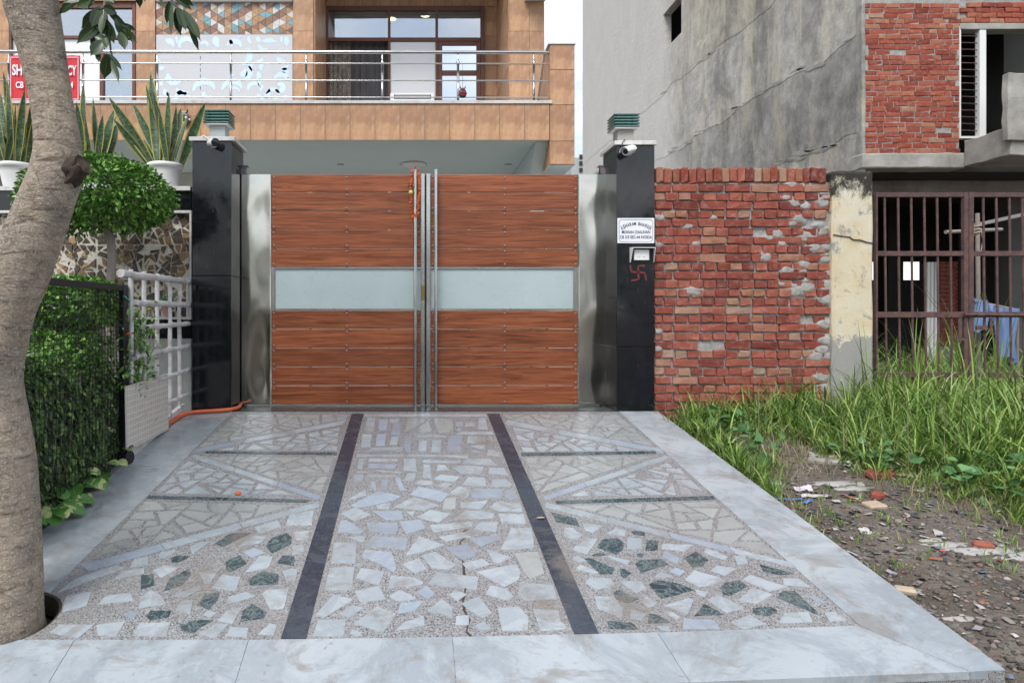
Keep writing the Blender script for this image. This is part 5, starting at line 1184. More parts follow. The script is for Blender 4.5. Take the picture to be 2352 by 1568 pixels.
# ---------------------------------------------------------------- limewashed post and barred gate
t = thing('gate_post', (PX(1960, 6.5), 6.7, 0), 'square plastered post with peeling yellow limewash and a black stained top', 'post')
p0, p1 = PX(1913.5, 6.5), PX(2007.5, 6.5); zt = PZ(392, 6.5)
bm = bmesh.new(); vs, fs = chamfer_box(p1 - p0, .42, zt + .4, .022); bv = [bm.verts.new(Vector(v) + Vector(((p0 + p1) / 2, 6.71, (zt - .4) / 2))) for v in vs]
for f in fs: bm.faces.new([bv[i] for i in f])
bmesh.ops.subdivide_edges(bm, edges=bm.edges[:], cuts=9, use_grid_fill=True)
for v in bm.verts: v.co += Vector((mnoise.noise(v.co * 7), mnoise.noise(v.co * 7 + Vector((5, 0, 0))), mnoise.noise(v.co * 7 + Vector((0, 9, 0))))) * .009
me = bpy.data.meshes.new('body'); bm.to_mesh(me); bm.free()
for v in me.vertices: v.co -= Vector((PX(1960, 6.5), 6.7, 0))
me.materials.append(MT['limewash']); put('body', me, t, (PX(1960, 6.5), 6.7, 0))
m = MB(); ck = [(1915, 539), (1935, 543), (1950, 544), (1958, 550), (1975, 551), (1990, 556), (2007, 559)]
for a, b in zip(ck[:-1], ck[1:]):
    m.prism([(PX(a[0], 6.5), PZ(a[1], 6.5) - .003), (PX(b[0], 6.5), PZ(b[1], 6.5) - .004), (PX(b[0], 6.5), PZ(b[1], 6.5) + .003), (PX(a[0], 6.5), PZ(a[1], 6.5) + .002)], lambda x, z: (x, 6.52, z), lambda x, z: (x, 6.4885, z))
m.build('crack', 'charcoal', t)
YI = 6.70
ix = lambda p: PX(p, YI)
iz = lambda p: PZ(p, YI)
def barred(px0, px1, bars, stile, label):
    t = thing('barred_gate', (ix((px0 + px1) / 2), YI, 0), label, 'gate', 'leaves of the rusty barred gate')
    for a, b in ((443, 453), (577, 588), (716, 729), (855, 866)):
        MB().box(ix(px0), ix(px1), YI - .018, YI + .018, iz(b), iz(a), .002).build('rail', 'rusty_metal', t)
    for a, b in stile: MB().box(ix(a), ix(b), YI - .022, YI + .022, iz(900), iz(442.5), .002).build('stile', 'rusty_metal', t)
    for p in bars: MB().tube([(ix(p), YI, iz(443.2)), (ix(p + 5), YI, iz(898))], .0105, 8).build('bar', 'rusty_metal', t)
    return t
g1 = barred(2013.2, 2210.5, (2031.5, 2062.5, 2092.5, 2122.5, 2152, 2182), ((2009, 2013), (2211, 2220.8)), 'rusty barred iron gate leaf next to the limewashed post')
g2 = barred(2233.5, 2440, (2258, 2288, 2318, 2348, 2378, 2408), ((2222, 2233), (2440.3, 2450)), 'rusty barred iron gate leaf with the sliding bolt, cut by the edge of the view')
MB().tube([(ix(2208), YI - .036, iz(722)), (ix(2380), YI - .036, iz(724))], .012, 10).build('sliding_bolt', 'rusty_metal', g2)
for p in (2215, 2245, 2292): MB().tube([(ix(p) - .03, YI - .036, iz(723)), (ix(p) + .03, YI - .036, iz(723))], .018, 10).build('bolt_sleeve', 'rusty_metal', g2)
MB().box(ix(2264), ix(2270), YI - .05, YI - .042, iz(768), iz(728), .002).box(ix(2236), ix(2262), YI - .04, YI - .022, iz(757), iz(748)).build('hasp', 'rusty_metal', g2)
MB().box(ix(2196), ix(2204), YI - .03, YI - .019, iz(775), iz(730)).box(ix(2192), ix(2211), YI - .03, YI - .019, iz(782), iz(775.5)).build('bolt_catch', 'rusty_metal', g1)
def rough_box(x0, x1, y0, y1, z0, z1, amp=.012, cuts=7, c=.02, fr=5.0):
    bm = bmesh.new(); vs, fs = chamfer_box(x1 - x0, y1 - y0, z1 - z0, c); o = Vector(((x0 + x1) / 2, (y0 + y1) / 2, (z0 + z1) / 2)); bv = [bm.verts.new(Vector(v) + o) for v in vs]
    for f in fs: bm.faces.new([bv[i] for i in f])
    bmesh.ops.subdivide_edges(bm, edges=bm.edges[:], cuts=cuts, use_grid_fill=True)
    for v in bm.verts: v.co += Vector((mnoise.noise(v.co * fr), mnoise.noise(v.co * fr + Vector((5, 0, 0))), mnoise.noise(v.co * fr + Vector((0, 9, 0))))) * amp
    m = MB(); bm.verts.index_update(); m.add([v.co.copy() for v in bm.verts], [tuple(v.index for v in f.verts) for f in bm.faces]); bm.free(); return m
# ---------------------------------------------------------------- unfinished building
UF = 11.0; UX = PX(1981, UF)
ux = lambda p: PX(p, UF)
uz = lambda p: PZ(p, UF)
ub = thing('unfinished_building', (UX, UF, 0), 'unfinished building with bare cement side wall, brick infill and open ground floor', 'building')
# side wall with the window opening, then plaster coats with ragged lower edges
wy0, wy1, wz0, wz1 = 18.38, 19.7, 8.50, 9.55; HT = 16.0
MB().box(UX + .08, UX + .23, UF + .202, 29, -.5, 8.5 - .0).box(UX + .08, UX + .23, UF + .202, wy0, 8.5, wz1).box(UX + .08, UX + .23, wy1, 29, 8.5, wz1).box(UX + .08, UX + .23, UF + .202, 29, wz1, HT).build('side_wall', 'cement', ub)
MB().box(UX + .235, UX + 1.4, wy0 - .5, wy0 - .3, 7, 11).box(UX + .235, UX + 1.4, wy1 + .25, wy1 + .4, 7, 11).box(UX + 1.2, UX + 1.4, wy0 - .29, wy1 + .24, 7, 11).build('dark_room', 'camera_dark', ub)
def ragged(y0, y1, z, amp, step=.07):
    out, y = [], y0; k = 0
    while y < y1:
        out.append((y, z + amp * mnoise.noise(Vector((y * .45, z, 1))) + amp * .55 * mnoise.noise(Vector((y * 1.7, z, 5))) + amp * .22 * mnoise.noise(Vector((y * 6.0, z, 9))))); y += step
    return out + [(y1, z)]
def coat(zlo, zhi, off, amp, mat, hole=False):
    e = ragged(UF + .006, 28.99, zlo, amp); m = MB()
    zt_ = zhi if not hole else wz0
    for a, b in zip(e[:-1], e[1:]):
        vs = [(UX + .09, *a), (UX + .09, *b), (UX + .09, b[0], zt_), (UX + .09, a[0], zt_), (UX + off, *a), (UX + off, *b), (UX + off, b[0], zt_), (UX + off, a[0], zt_)]
        m.add(vs, [(4, 7, 6, 5), (0, 4, 5, 1)])
    if hole: m.box(UX + off, UX + .079, UF + .006, wy0, wz0, wz1).box(UX + off, UX + .079, wy1, 28.99, wz0, wz1).box(UX + off, UX + .079, UF + .006, 28.99, wz1, HT)
    m.build('plaster_coat', mat, ub)
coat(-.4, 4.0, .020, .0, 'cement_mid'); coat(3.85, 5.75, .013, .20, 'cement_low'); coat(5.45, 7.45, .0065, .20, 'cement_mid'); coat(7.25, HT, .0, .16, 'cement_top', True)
m = MB(); rq = random.Random(12)
for i in range(46):                        # crumbs of lime left along the lap lines
    zb0, am, y = rq.choice(((3.85, .2), (5.45, .2), (7.25, .16))) + (rq.uniform(11.2, 20),)
    zz = zb0 + am * mnoise.noise(Vector((y * .45, zb0, 1))) + am * .55 * mnoise.noise(Vector((y * 1.7, zb0, 5))) + rq.uniform(.0, .07)
    L, h = rq.uniform(.06, .5), rq.uniform(.015, .06); p = [(y + L * math.cos(a) * rq.uniform(.5, 1), zz + h * math.sin(a) * rq.uniform(.4, 1) + L * math.cos(a) * .12) for a in np.linspace(0, 6.28, 12)[:-1]]
    m.prism(p, lambda a, b: (UX + .05, a, b), lambda a, b: (UX + {3.85: .013, 5.45: .0065, 7.25: 0.}[zb0] - .003, a, b))
m.build('lime_crumbs', 'concrete', ub, kind='stuff')
# front: brick infill
FB = bricks(6, .226, .10, .072, 6, 'far_brick'); FH = bricks(7, .108, .10, .072, 5, 'far_brick')
zb = uz(352); zt = 5.98; fxr = ux(2204)
MB().box(UX + .05, fxr, UF + .014, UF + .2, zb - .02, 7.2).build('mortar_core', 'mortar', ub)
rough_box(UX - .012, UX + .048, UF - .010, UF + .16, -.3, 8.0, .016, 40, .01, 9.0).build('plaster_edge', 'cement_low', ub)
r = 0; z = zb + .042
while z < zt:
    x = UX + .045 - rr.uniform(.0, .2)
    while x < fxr:
        half = rr.random() < .22; w = (.108 if half else .226); a, b = max(UX + .05, x), min(fxr, x + w)
        if b - a > .05 and rr.random() > .02:
            if b - a < w - .02: lay(cbox_mesh('brick', 'far_brick', round(b - a, 2), .1, .072, .007, .003, r), (a + b) / 2, z, UF + .054, .005, ub)
            else: lay(rr.choice(FH if half else FB), x + w / 2, z, UF + .054, .006, ub)
        x += w + .0125
    z += .0835; r += 1
rough_box(UX - .03, fxr + .06, UF - .06, UF + .28, uz(388), uz(353), .014, 12).build('floor_beam', 'concrete', ub)
# upper window: frame, mullion, bars, lintel, bricks above
zs0, zs1 = uz(318), uz(60)
rough_box(fxr + .004, ux(2460), UF - .015, UF + .2, uz(68), uz(54), .005, 12, .006).build('lintel', 'concrete', ub)
MB().box(fxr + .003, ux(2460), UF + .03, UF + .2, uz(54) + .002, 7.2).build('mortar_core', 'mortar', ub)
z = uz(54) + .05; r = 0
while z < uz(4):
    x = fxr + .02 + (.11 if r % 2 else 0)
    while x < ux(2440): lay(rr.choice(FB), x + .113, z, UF + .05, .006, ub); x += .239
    z += .0835; r += 1
rough_box(fxr + .003, ux(2460), UF - .03, UF + .025, uz(12) + .16, uz(-60), .006, 8).build('upper_beam', 'concrete', ub)
wf = MB().box(ux(2203.8), ux(2206.8), UF - .004, UF + .12, zs0, zs1).box(ux(2207), ux(2450), UF - .004, UF + .12, zs1 - .03, zs1 - .001).box(ux(2207), ux(2249), UF - .004, UF + .12, zs0, zs0 + .035).box(ux(2250), ux(2265), UF - .004, UF + .09, zs0, zs1 - .031, .003).build('window', 'white_paint', ub)
for k in range(15): MB().tube([(ux(2206.9), UF + .05, uz(80 + k * 15.5)), (ux(2252), UF + .05, uz(80.5 + k * 15.6))], .008, 6).build('bar', 'rusty_metal', wf)
# upper room and floors
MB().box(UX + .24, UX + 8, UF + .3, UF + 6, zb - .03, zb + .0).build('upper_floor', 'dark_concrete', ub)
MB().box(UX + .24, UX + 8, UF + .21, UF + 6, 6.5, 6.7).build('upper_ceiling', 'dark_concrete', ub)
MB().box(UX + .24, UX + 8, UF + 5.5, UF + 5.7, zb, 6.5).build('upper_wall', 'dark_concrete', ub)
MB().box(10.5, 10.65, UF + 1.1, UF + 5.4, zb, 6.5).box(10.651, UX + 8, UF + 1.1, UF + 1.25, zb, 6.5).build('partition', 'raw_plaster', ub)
# balcony stub
bx0 = ux(2206)
rough_box(bx0, bx0 + 3.2, 10.08, UF - .062, uz(386), uz(326), .022, 16, .012, 4.0).build('balcony_slab', 'concrete', ub)
q = PX(2312, 10.05); rough_box(q, q + 2.2, 10.02, 10.13, uz(326) - .22, PZ(166, 10.0), .022, 16, .012, 4.5).build('parapet_stub', 'concrete', ub)
# ground floor: slab soffit, front beam, columns, back wall with openings, floor
zg = uz(387)
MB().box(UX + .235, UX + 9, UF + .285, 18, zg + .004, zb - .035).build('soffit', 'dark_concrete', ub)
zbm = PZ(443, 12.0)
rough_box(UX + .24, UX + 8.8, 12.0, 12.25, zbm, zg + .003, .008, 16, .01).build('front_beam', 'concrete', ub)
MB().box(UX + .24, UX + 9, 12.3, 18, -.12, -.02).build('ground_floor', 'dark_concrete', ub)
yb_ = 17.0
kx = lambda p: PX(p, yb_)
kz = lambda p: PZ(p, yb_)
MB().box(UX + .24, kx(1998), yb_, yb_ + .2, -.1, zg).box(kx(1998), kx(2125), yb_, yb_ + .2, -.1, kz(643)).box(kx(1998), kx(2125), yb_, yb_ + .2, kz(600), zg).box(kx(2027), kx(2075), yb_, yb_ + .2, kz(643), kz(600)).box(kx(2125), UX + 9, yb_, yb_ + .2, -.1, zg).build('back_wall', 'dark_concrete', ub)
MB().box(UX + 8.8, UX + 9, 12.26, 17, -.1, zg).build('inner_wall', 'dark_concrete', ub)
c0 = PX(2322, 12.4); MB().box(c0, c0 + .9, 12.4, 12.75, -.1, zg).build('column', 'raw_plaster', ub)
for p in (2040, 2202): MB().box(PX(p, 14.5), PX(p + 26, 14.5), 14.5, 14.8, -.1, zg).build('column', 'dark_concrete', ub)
s0, s1 = PX(2160, 13.4), PX(2196, 13.4); z = PZ(790, 13.4); pier = MB()
while z < PZ(604, 13.4):
    x = s0
    while x < s1 - .06: pier.add([Vector(v) + Vector((x + .054, 13.45 + rr.uniform(-.004, .004), z)) for v in chamfer_box(.108, .1, .072, .005)[0]], chamfer_box(1, 1, 1, .1)[1]); x += .12
    z += .0835
pier.build('pier_bricks', 'far_brick', ub, kind='stuff')
MB().box(s0, s1, 13.42, 13.6, -.05, PZ(600, 13.4)).build('mortar_core', 'mortar', ub)
for p, w in ((2130, 'leftmost'), (2139, 'middle one'), (2149, 'rightmost')):
    t = tag(MB().tube([(PX(p, 12.9), 12.9, -.02), (PX(p + 1, 12.9), 12.9, PZ(602, 12.9))], .033, 12).build('plastic_pipe', 'white_plastic', None, (PX(p, 12.9), 12.9, 0)), w + ' of the three pale upright pipes beside the inner brick pier', 'pipe', 'upright pipes in the open ground floor')
tag(MB().tube([(PX(2236, 11.6), 11.6, PZ(518, 11.6)), (PX(2400, 11.3), 11.3, PZ(482, 11.3))], .032, 12).build('plastic_pipe', 'white_plastic', None, (PX(2300, 11.6), 11.6, PZ(505, 11.6))), 'long sloping white pipe fixed under the ceiling behind the barred gate', 'pipe')
t = thing('scaffold_pole', (PX(2238, 7.5), 7.5, -.05), 'crossed grey poles lashed with string behind the barred gate', 'pole')
jx, jz = PX(2238, 7.5), PZ(530, 7.5)
MB().tube([(PX(2172, 7.5), 7.5, PZ(533, 7.5)), (PX(2300, 7.7), 7.7, PZ(527, 7.7))], .020, 12).build('cross_pole', 'thin_bark', t)
MB().tube([(jx + .02, 7.46, -.05), (jx, 7.46, PZ(490, 7.46))], .021, 12).build('upright_pole', 'thin_bark', t)
m = MB(); m.tube([(jx + .045 * math.cos(k * .9), 7.475 + .045 * math.sin(k * .9), jz - .05 + k * .005) for k in range(22)], .006, 5).tube([(jx + .03, 7.44, jz), (jx + .035, 7.43, jz - .12), (jx + .02, 7.44, jz - .24)], .005, 5); m.build('lashing', 'tan', t)
t = thing('hanging_cloth', (PX(2290, 7.3), 7.3, .3), 'pale blue cloth hung over a stick behind the barred gate', 'cloth')
m = MB(); n, k = 36, 14; vs = []
for j in range(k + 1):
    for i in range(n + 1):
        u = i / n; v = j / k; px = 2238 + 100 * u; top = 682 + 26 * math.sin(min(1, u * 1.2) * 1.5); L = (70 if u < .28 else (32 if u < .5 else 118)) + 8 * math.sin(u * 21)
        vs.append((PX(px, 7.3) + .02 * math.sin(v * 4 + u * 9), 7.3 + .035 * math.sin(u * 26 + v * 1.5) + .02 * math.sin(u * 61), PZ(top + L * v, 7.3)))
m.add(vs, [(j * (n + 1) + i, j * (n + 1) + i + 1, (j + 1) * (n + 1) + i + 1, (j + 1) * (n + 1) + i) for j in range(k) for i in range(n)], True).build('cloth', 'cloth_blue', t)
MB().tube([(PX(2234, 7.3), 7.33, PZ(690, 7.3)), (PX(2345, 7.3), 7.33, PZ(712, 7.3))], .014, 8).tube([(PX(2236, 7.3), 7.33, PZ(690, 7.3)), (PX(2236, 7.3), 7.34, -.1)], .014, 8).tube([(PX(2343, 7.3), 7.33, PZ(712, 7.3)), (PX(2343, 7.3), 7.34, -.1)], .014, 8).build('stick', 'thin_bark', t)
# ---------------------------------------------------------------- garden wall left of the gate
YL = 6.60
lx = lambda p: PX(p, YL)
lz = lambda p: PZ(p, YL)
gw = thing('garden_wall', (-4.2, YL + .1, -.2), 'garden wall with black granite bands and broken brown stone cladding', 'wall')
XA, XB = -7.0, lx(440)
MB().box(XA, XB, YL + .06, YL + .3, -.3, lz(440)).build('core', 'cladding_joint', gw)
n = 5
for i in range(n):
    a, b = XA + (XB - XA) * i / n, XA + (XB - XA) * (i + 1) / n - .002
    MB().box(a, b, YL - .03, YL + .40, lz(439), lz(429), .003).build('coping', 'marble_cap', gw)
    MB().box(a, b, YL, YL + .059, lz(483), lz(439.3), .002).build('granite_slab', 'black_granite', gw)
    MB().box(a, b, YL, YL + .059, lz(777), lz(734), .002).build('granite_slab', 'black_granite', gw)
    MB().box(a, b, YL + .004, YL + .059, -.3, lz(777.4), .002).build('base_slab', 'marble_pale_green', gw)
MB().box(XA, XB, YL - .004, YL + .059, lz(489.5), lz(483.3), .002).build('lining', 'marble_cap', gw)
MB().box(XA, XB, YL - .006, YL + .059, lz(733.7), lz(729), .002).build('lining', 'marble_cap', gw)
MB().box(lx(435), XB, YL - .003, YL + .059, lz(728.8), lz(489.8), .002).build('lining', 'marble_cap', gw)
rr = random.Random(31)
x1 = lx(434.5); zz0, zz1 = lz(728.5), lz(490); rows = [zz1, lz(560), lz(640), zz0]; nst = 0
for z1, z0 in zip(rows[:-1], rows[1:]):
    x = x1
    while x > -4.15:
        xa = max(-4.2, x - .46); out = []; crazy([(xa, z0), (x, z0), (x, z1), (xa, z1)], .0052, rr, out)
        for q in out:
            if rr.random() < .12: continue
            q = inset(q, rr.choice((.003, .006, .010, .016)))
            if len(q) < 3 or area(q) < .0004: continue
            q = [(a + rr.uniform(-.006, .006), b + rr.uniform(-.006, .006)) for a, b in q]; q = [(min(max(a, xa + .001), x - .001), min(max(b, z0 + .001), z1 - .001)) for a, b in q]; dd = rr.uniform(.004, .016); nst += 1
            MB().prism(q, lambda a, b: (a, YL + .065, b), lambda a, b: (a, YL + .06 - dd, b)).build('stone' if nst <= 290 else 'small_stone', 'cladding_stone', gw)
        x -= .461
# potted snake plants on the coping
def snake_plant(px, tips, label, seed):
    Yp = 6.76; cx = PX(px, Yp); z0 = lz(429) + .001; r0 = random.Random(seed)
    t = thing('potted_snake_plant', (cx, Yp, z0), label, 'potted plant', 'snake plants in white pots on the garden wall')
    MB().lathe((cx, Yp, z0), [(.105, 0), (.112, .004), (.122, .05), (.145, .16), (.150, .185), (.152, .187), (.152, .205), (.166, .207), (.174, .222), (.174, .244), (.164, .250), (.150, .244), (.146, .215), (.10, .21)], 40).build('pot', 'white_plastic', t)
    MB().lathe((cx, Yp, z0 + .205), [(.146, 0), (.08, .012), (.001, .016)], 20).build('soil', 'soil', t)
    for i, (tx, ty, w) in enumerate(tips):
        b = Vector((cx + r0.uniform(-.07, .07) + max(-.07, min(.07, (tx - px) / 232 * .18)), Yp + r0.uniform(-.06, .06), z0 + .205)); dy = r0.uniform(-.22, .14)
        e = Vector((PX(tx, Yp + dy), Yp + dy, PZ(ty, Yp + dy))); d = e - b; L = d.length
        side = Vector((r0.uniform(-.5, .5), -1, r0.uniform(-.2, .3)))
        bend = .10 if abs(d.x) > .2 else .04; dd = d.normalized() + Vector((0, 0, bend * .5))
        big_leaf(b, dd, side, L * 1.01, w * 1.28, lambda u: (.42 + .58 * math.sin(min(1, u / .52) * math.pi / 2)) * (1 if u < .52 else max(.02, math.cos((u - .52) / .48 * math.pi / 2) ** .75)), 12, .32, bend, r0.uniform(-.5, .5)).build('leaf', 'snake_leaf', t)
snake_plant(380, [(252, 225, .085), (263, 276, .07), (306, 238, .075), (336, 196, .06), (347, 168, .085), (351, 207, .055), (366, 250, .06), (388, 213, .06), (405, 243, .05), (416, 250, .085), (432, 264, .045), (472, 237, .085), (330, 300, .06), (372, 300, .06), (400, 320, .06)], 'snake plant in a white pot beside the black gate pillar', 3)
snake_plant(212, [(192, 190, .075), (214, 226, .065), (176, 236, .07), (236, 266, .055), (262, 253, .085), (268, 268, .05), (271, 282, .075), (195, 262, .06), (160, 250, .06), (225, 330, .05), (150, 225, .07)], 'snake plant rising behind the clipped topiary crown', 4)
snake_plant(38, [(8, 166, .06), (2, 214, .075), (18, 186, .06), (36, 240, .065), (57, 206, .065), (72, 236, .06), (78, 306, .055), (-20, 200, .07), (-35, 250, .07), (44, 278, .05), (95, 230, .07), (28, 300, .05), (-10, 290, .05), (66, 275, .07)], 'snake plant in a white pot at the left end of the garden wall', 5)
# small pink pot with a fern on the ledge
Yp = 6.565; t = thing('potted_fern', (PX(384, Yp), Yp, lz(729)), 'small pink clay pot with a fern in front of the stone cladding', 'potted plant')
MB().box(PX(368, Yp), PX(412, Yp), Yp - .06, YL - .008, lz(733), lz(729.2), .002).build('shelf', 'marble_cap', t)
c = Vector((PX(384, Yp), Yp - .01, lz(729) + .001)); MB().lathe(c, [(.032, 0), (.048, .105), (.054, .107), (.054, .125), (.045, .125), (.04, .1)], 20).build('pot', 'pink_clay', t)
rs = np.random.RandomState(5); r0 = random.Random(5)
for i in range(9):
    a = r0.uniform(0, 6.28); big_leaf(c + Vector((0, 0, .11)), (math.cos(a) * .5, math.sin(a) * .3, 1), (0, -1, 0), r0.uniform(.10, .2), .03, lambda u: (.3 + abs(math.sin(u * 22))) * (1 - u * .8), 14, .1, .9).build('frond', 'weed_leaf', t)
# ---------------------------------------------------------------- topiary
def ell(n, c, r, rs, inner=.5, bottom=-1.0):
    d = rs.normal(size=(n * 2, 3)); d /= np.linalg.norm(d, axis=1, keepdims=True); d = d[d[:, 2] > bottom][:n]; n = len(d)
    k = np.where(rs.rand(n) < .72, rs.uniform(.9, 1.03, n), rs.uniform(inner, .92, n)); bump = np.array([mnoise.noise(Vector(v * 2.6)) for v in d]) * .06 + np.array([mnoise.noise(Vector(v * 6 + 3)) for v in d]) * .05
    P = np.array(c) + d * (k + bump)[:, None] * np.array(r); return P, d
def foliage(name, parts, size, mat, parent, rs, loc, kind='stuff', bottom=-1.0, xmax=1e9):
    VV, TT, o = [], [], 0
    for n, c, r in parts:
        P, d = ell(n, c, r, rs, .5, bottom); N = d + rs.normal(size=d.shape) * .75 + np.array([0, 0, .25]); L = rs.uniform(.7, 1.25, len(P)) * size
        V, T = leaf_cloud(P, N, L, L * rs.uniform(.45, .62, len(P)), rs); VV.append(V); TT.append(T + o); o += len(V)
    for v in VV: v[:, 0] = np.where(v[:, 0] > xmax, xmax - .4 * (v[:, 0] - xmax), v[:, 0])
    return np_mesh(name, np.concatenate(VV), np.concatenate(TT), mat, parent, loc, kind=kind)
rs = np.random.RandomState(12)
tx, ty = PX(252, 5.9), 5.9
t = thing('topiary_tree', (tx, ty, -.2), 'topiary tree with a broad clipped dome of glossy leaves', 'tree')
MB().tube([(tx + .10, ty - .1, -.22), (tx + .03, ty, .5), (tx - .01, ty, 1.0), (tx + .02, ty, 1.4), (tx + .01, ty, 1.58), (tx - .03, ty, 1.68), (tx - .12, ty, 1.78)], [.045, .04, .036, .035, .036, .034, .02], 12).build('trunk', 'thin_bark', t)
m = MB()
for a in range(9):
    an = a * .72; m.tube([(tx - .02, ty, 1.62 + .01 * a), (tx + .2 * math.cos(an), ty + .15 * math.sin(an), 1.74), (tx - .1 + .5 * math.cos(an), ty + .4 * math.sin(an), 1.95)], [.02, .014, .006], 6)
m.build('limbs', 'thin_bark', t)
cz = 1.945; cxx = PX(222, 5.9)
foliage('crown', [(7200, (cxx, ty, cz), (.635, .52, .335)), (1300, (cxx + .1, ty - .1, cz + .03), (.5, .42, .30)), (800, (cxx - .05, ty, cz - .14), (.5, .42, .20))], .047, 'topiary_leaf', t, rs, (cxx, ty, cz), None, -.85)
# tiered shrub and clipped hedge behind the mesh
sx, sy = PX(228, 5.0), 5.0
t = thing('tiered_shrub', (sx, sy, -.25), 'two-tiered clipped shrub standing behind the wire mesh', 'shrub')
MB().tube([(sx + .02, sy, -.25), (sx, sy, .4), (sx + .03, sy, .72), (sx - .04, sy, .98)], [.04, .036, .034, .02], 10).tube([(sx + .02, sy, .3), (sx - .16, sy + .03, .62), (sx - .3, sy, .95)], [.03, .026, .015], 10).build('trunk', 'thin_bark', t)
foliage('upper_tier', [(3400, (PX(175, 5.0), sy, 1.02), (.40, .34, .17))], .052, 'topiary_leaf', t, rs, (sx, sy, 1.0), None, xmax=-2.225)
foliage('lower_tier', [(3000, (PX(135, 5.0), sy - .1, .70), (.42, .36, .12))], .052, 'topiary_leaf', t, rs, (sx, sy, .7), None, xmax=-2.225)
t = thing('hedge', (-2.5, 4.4, -.3), 'dense dark hedge pressed against the wire mesh panel', 'hedge')
n = 12000; P = np.stack([-2.235 - np.abs(rs.normal(0, .12, n)), rs.uniform(3.5, 5.2, n), rs.uniform(-.48, .70, n)], 1); P = P[P[:, 2] > np.array([plane(y) - .06 for y in P[:, 1]])]
top = .56 + .10 * np.sin(P[:, 1] * 5) + .06 * np.sin(P[:, 1] * 13); P = P[P[:, 2] < top]
N = np.stack([np.full(len(P), .5), np.full(len(P), -.45), np.full(len(P), -.1)], 1) + rs.normal(size=P.shape) * .8; L = rs.uniform(.040, .078, len(P))
V, T = leaf_cloud(P, N, L, L * .45, rs, .2, .5); V[:, 0] = np.minimum(V[:, 0], -2.2075)
np_mesh('leaves', V, T, 'hedge_leaf', t, (-2.5, 4.4, -.3), kind='stuff')
n = 7000; P = np.stack([rs.uniform(-2.62, -2.23, n), rs.uniform(3.5, 5.1, n), .58 + rs.normal(0, .07, n)], 1); N = np.array([[.1, -.2, 1.0]]) + rs.normal(size=P.shape) * .6; L = rs.uniform(.025, .05, n); V, T = leaf_cloud(P, N, L, L * .5, rs)
V[:, 0] = np.minimum(V[:, 0], -2.207); np_mesh('top_leaves', V, T, 'topiary_leaf', t, (-2.5, 4.4, .5), kind='stuff')
m = MB(); r0 = random.Random(2)
for i in range(46):
    y = 3.6 + i * .034; m.tube([(-2.3, y, plane(y) - .05), (-2.26 + r0.uniform(-.04, .02), y + r0.uniform(-.1, .1), .1), (-2.27, y + r0.uniform(-.15, .15), .55)], .005, 5)
m.build('stems', 'thin_bark', t, kind='stuff')
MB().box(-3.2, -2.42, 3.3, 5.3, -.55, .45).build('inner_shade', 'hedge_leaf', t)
# wire mesh panel
t = thing('mesh_panel', (-2.2, 4.3, -.4), 'black framed wire mesh panel beside the tree trunk', 'fence')
fy0, fy1, fz1 = 3.45, 5.2, 1.155
MB().box(-2.222, -2.182, fy1 - .022, fy1 + .018, plane(fy1) - .03, fz1, .002).build('post', 'black_paint', t)
MB().box(-2.222, -2.182, fy1 + .020, fy1 + .062, plane(fy1) - .03, fz1 + .004, .002).build('post', 'black_paint', t)
MB().box(-2.222, -2.182, fy0, fy0 + .04, plane(fy0) - .03, fz1, .002).build('post', 'black_paint', t)
MB().box(-2.218, -2.186, fy0 + .0405, fy1 - .0225, fz1 - .045, fz1 - .001, .002).build('top_rail', 'black_paint', t)
m = MB(); r0 = random.Random(9); y = fy0 + .06
while y < fy1 - .03: m.tube([(-2.201 + (.0016 if k % 2 else -.0016), y + .004 * math.sin(k * .4), z) for k, z in enumerate(np.linspace(plane(y) - .02, fz1 - .03, 12))], .0023, 4, False); y += .048
z = plane(fy0) - .0
while z < fz1 - .06:
    ys = fy0 + .05 if z > plane(fy0) else fy0; ye = fy1 - .02
    lo = (z - plane(fy0)) / SLOPE + fy0; ye2 = min(ye, lo if z < plane(fy1) else ye)
    if ye2 > ys + .1: m.tube([(-2.198, yy, z + .004 * math.sin(yy * 9 + z * 7)) for yy in np.linspace(ys, ye2, 14)], .0023, 4, False)
    z += .031
m.build('wire_mesh', 'black_paint', t, kind='stuff')
MB().tube([(-2.18, fy1 - .03, 1.07), (-2.176, fy1 + .0, 1.06), (-2.178, fy1 + .05, 1.045), (-2.17, fy1 + .09, 1.04)], .006, 6).build('string_tie', 'teal_plastic', t)
for z in (.78, .66): MB().tube([(-2.178, fy1 + .02, z), (-2.176, fy1 + .07, z + .005)], .008, 6).build('wire_tie', 'orange_hose', t)
for z in (.20, -.12): MB().tube([(-2.178, fy1 + .0, z), (-2.176, fy1 + .07, z + .008)], .006, 6).build('wire_tie', 'white_plastic', t)
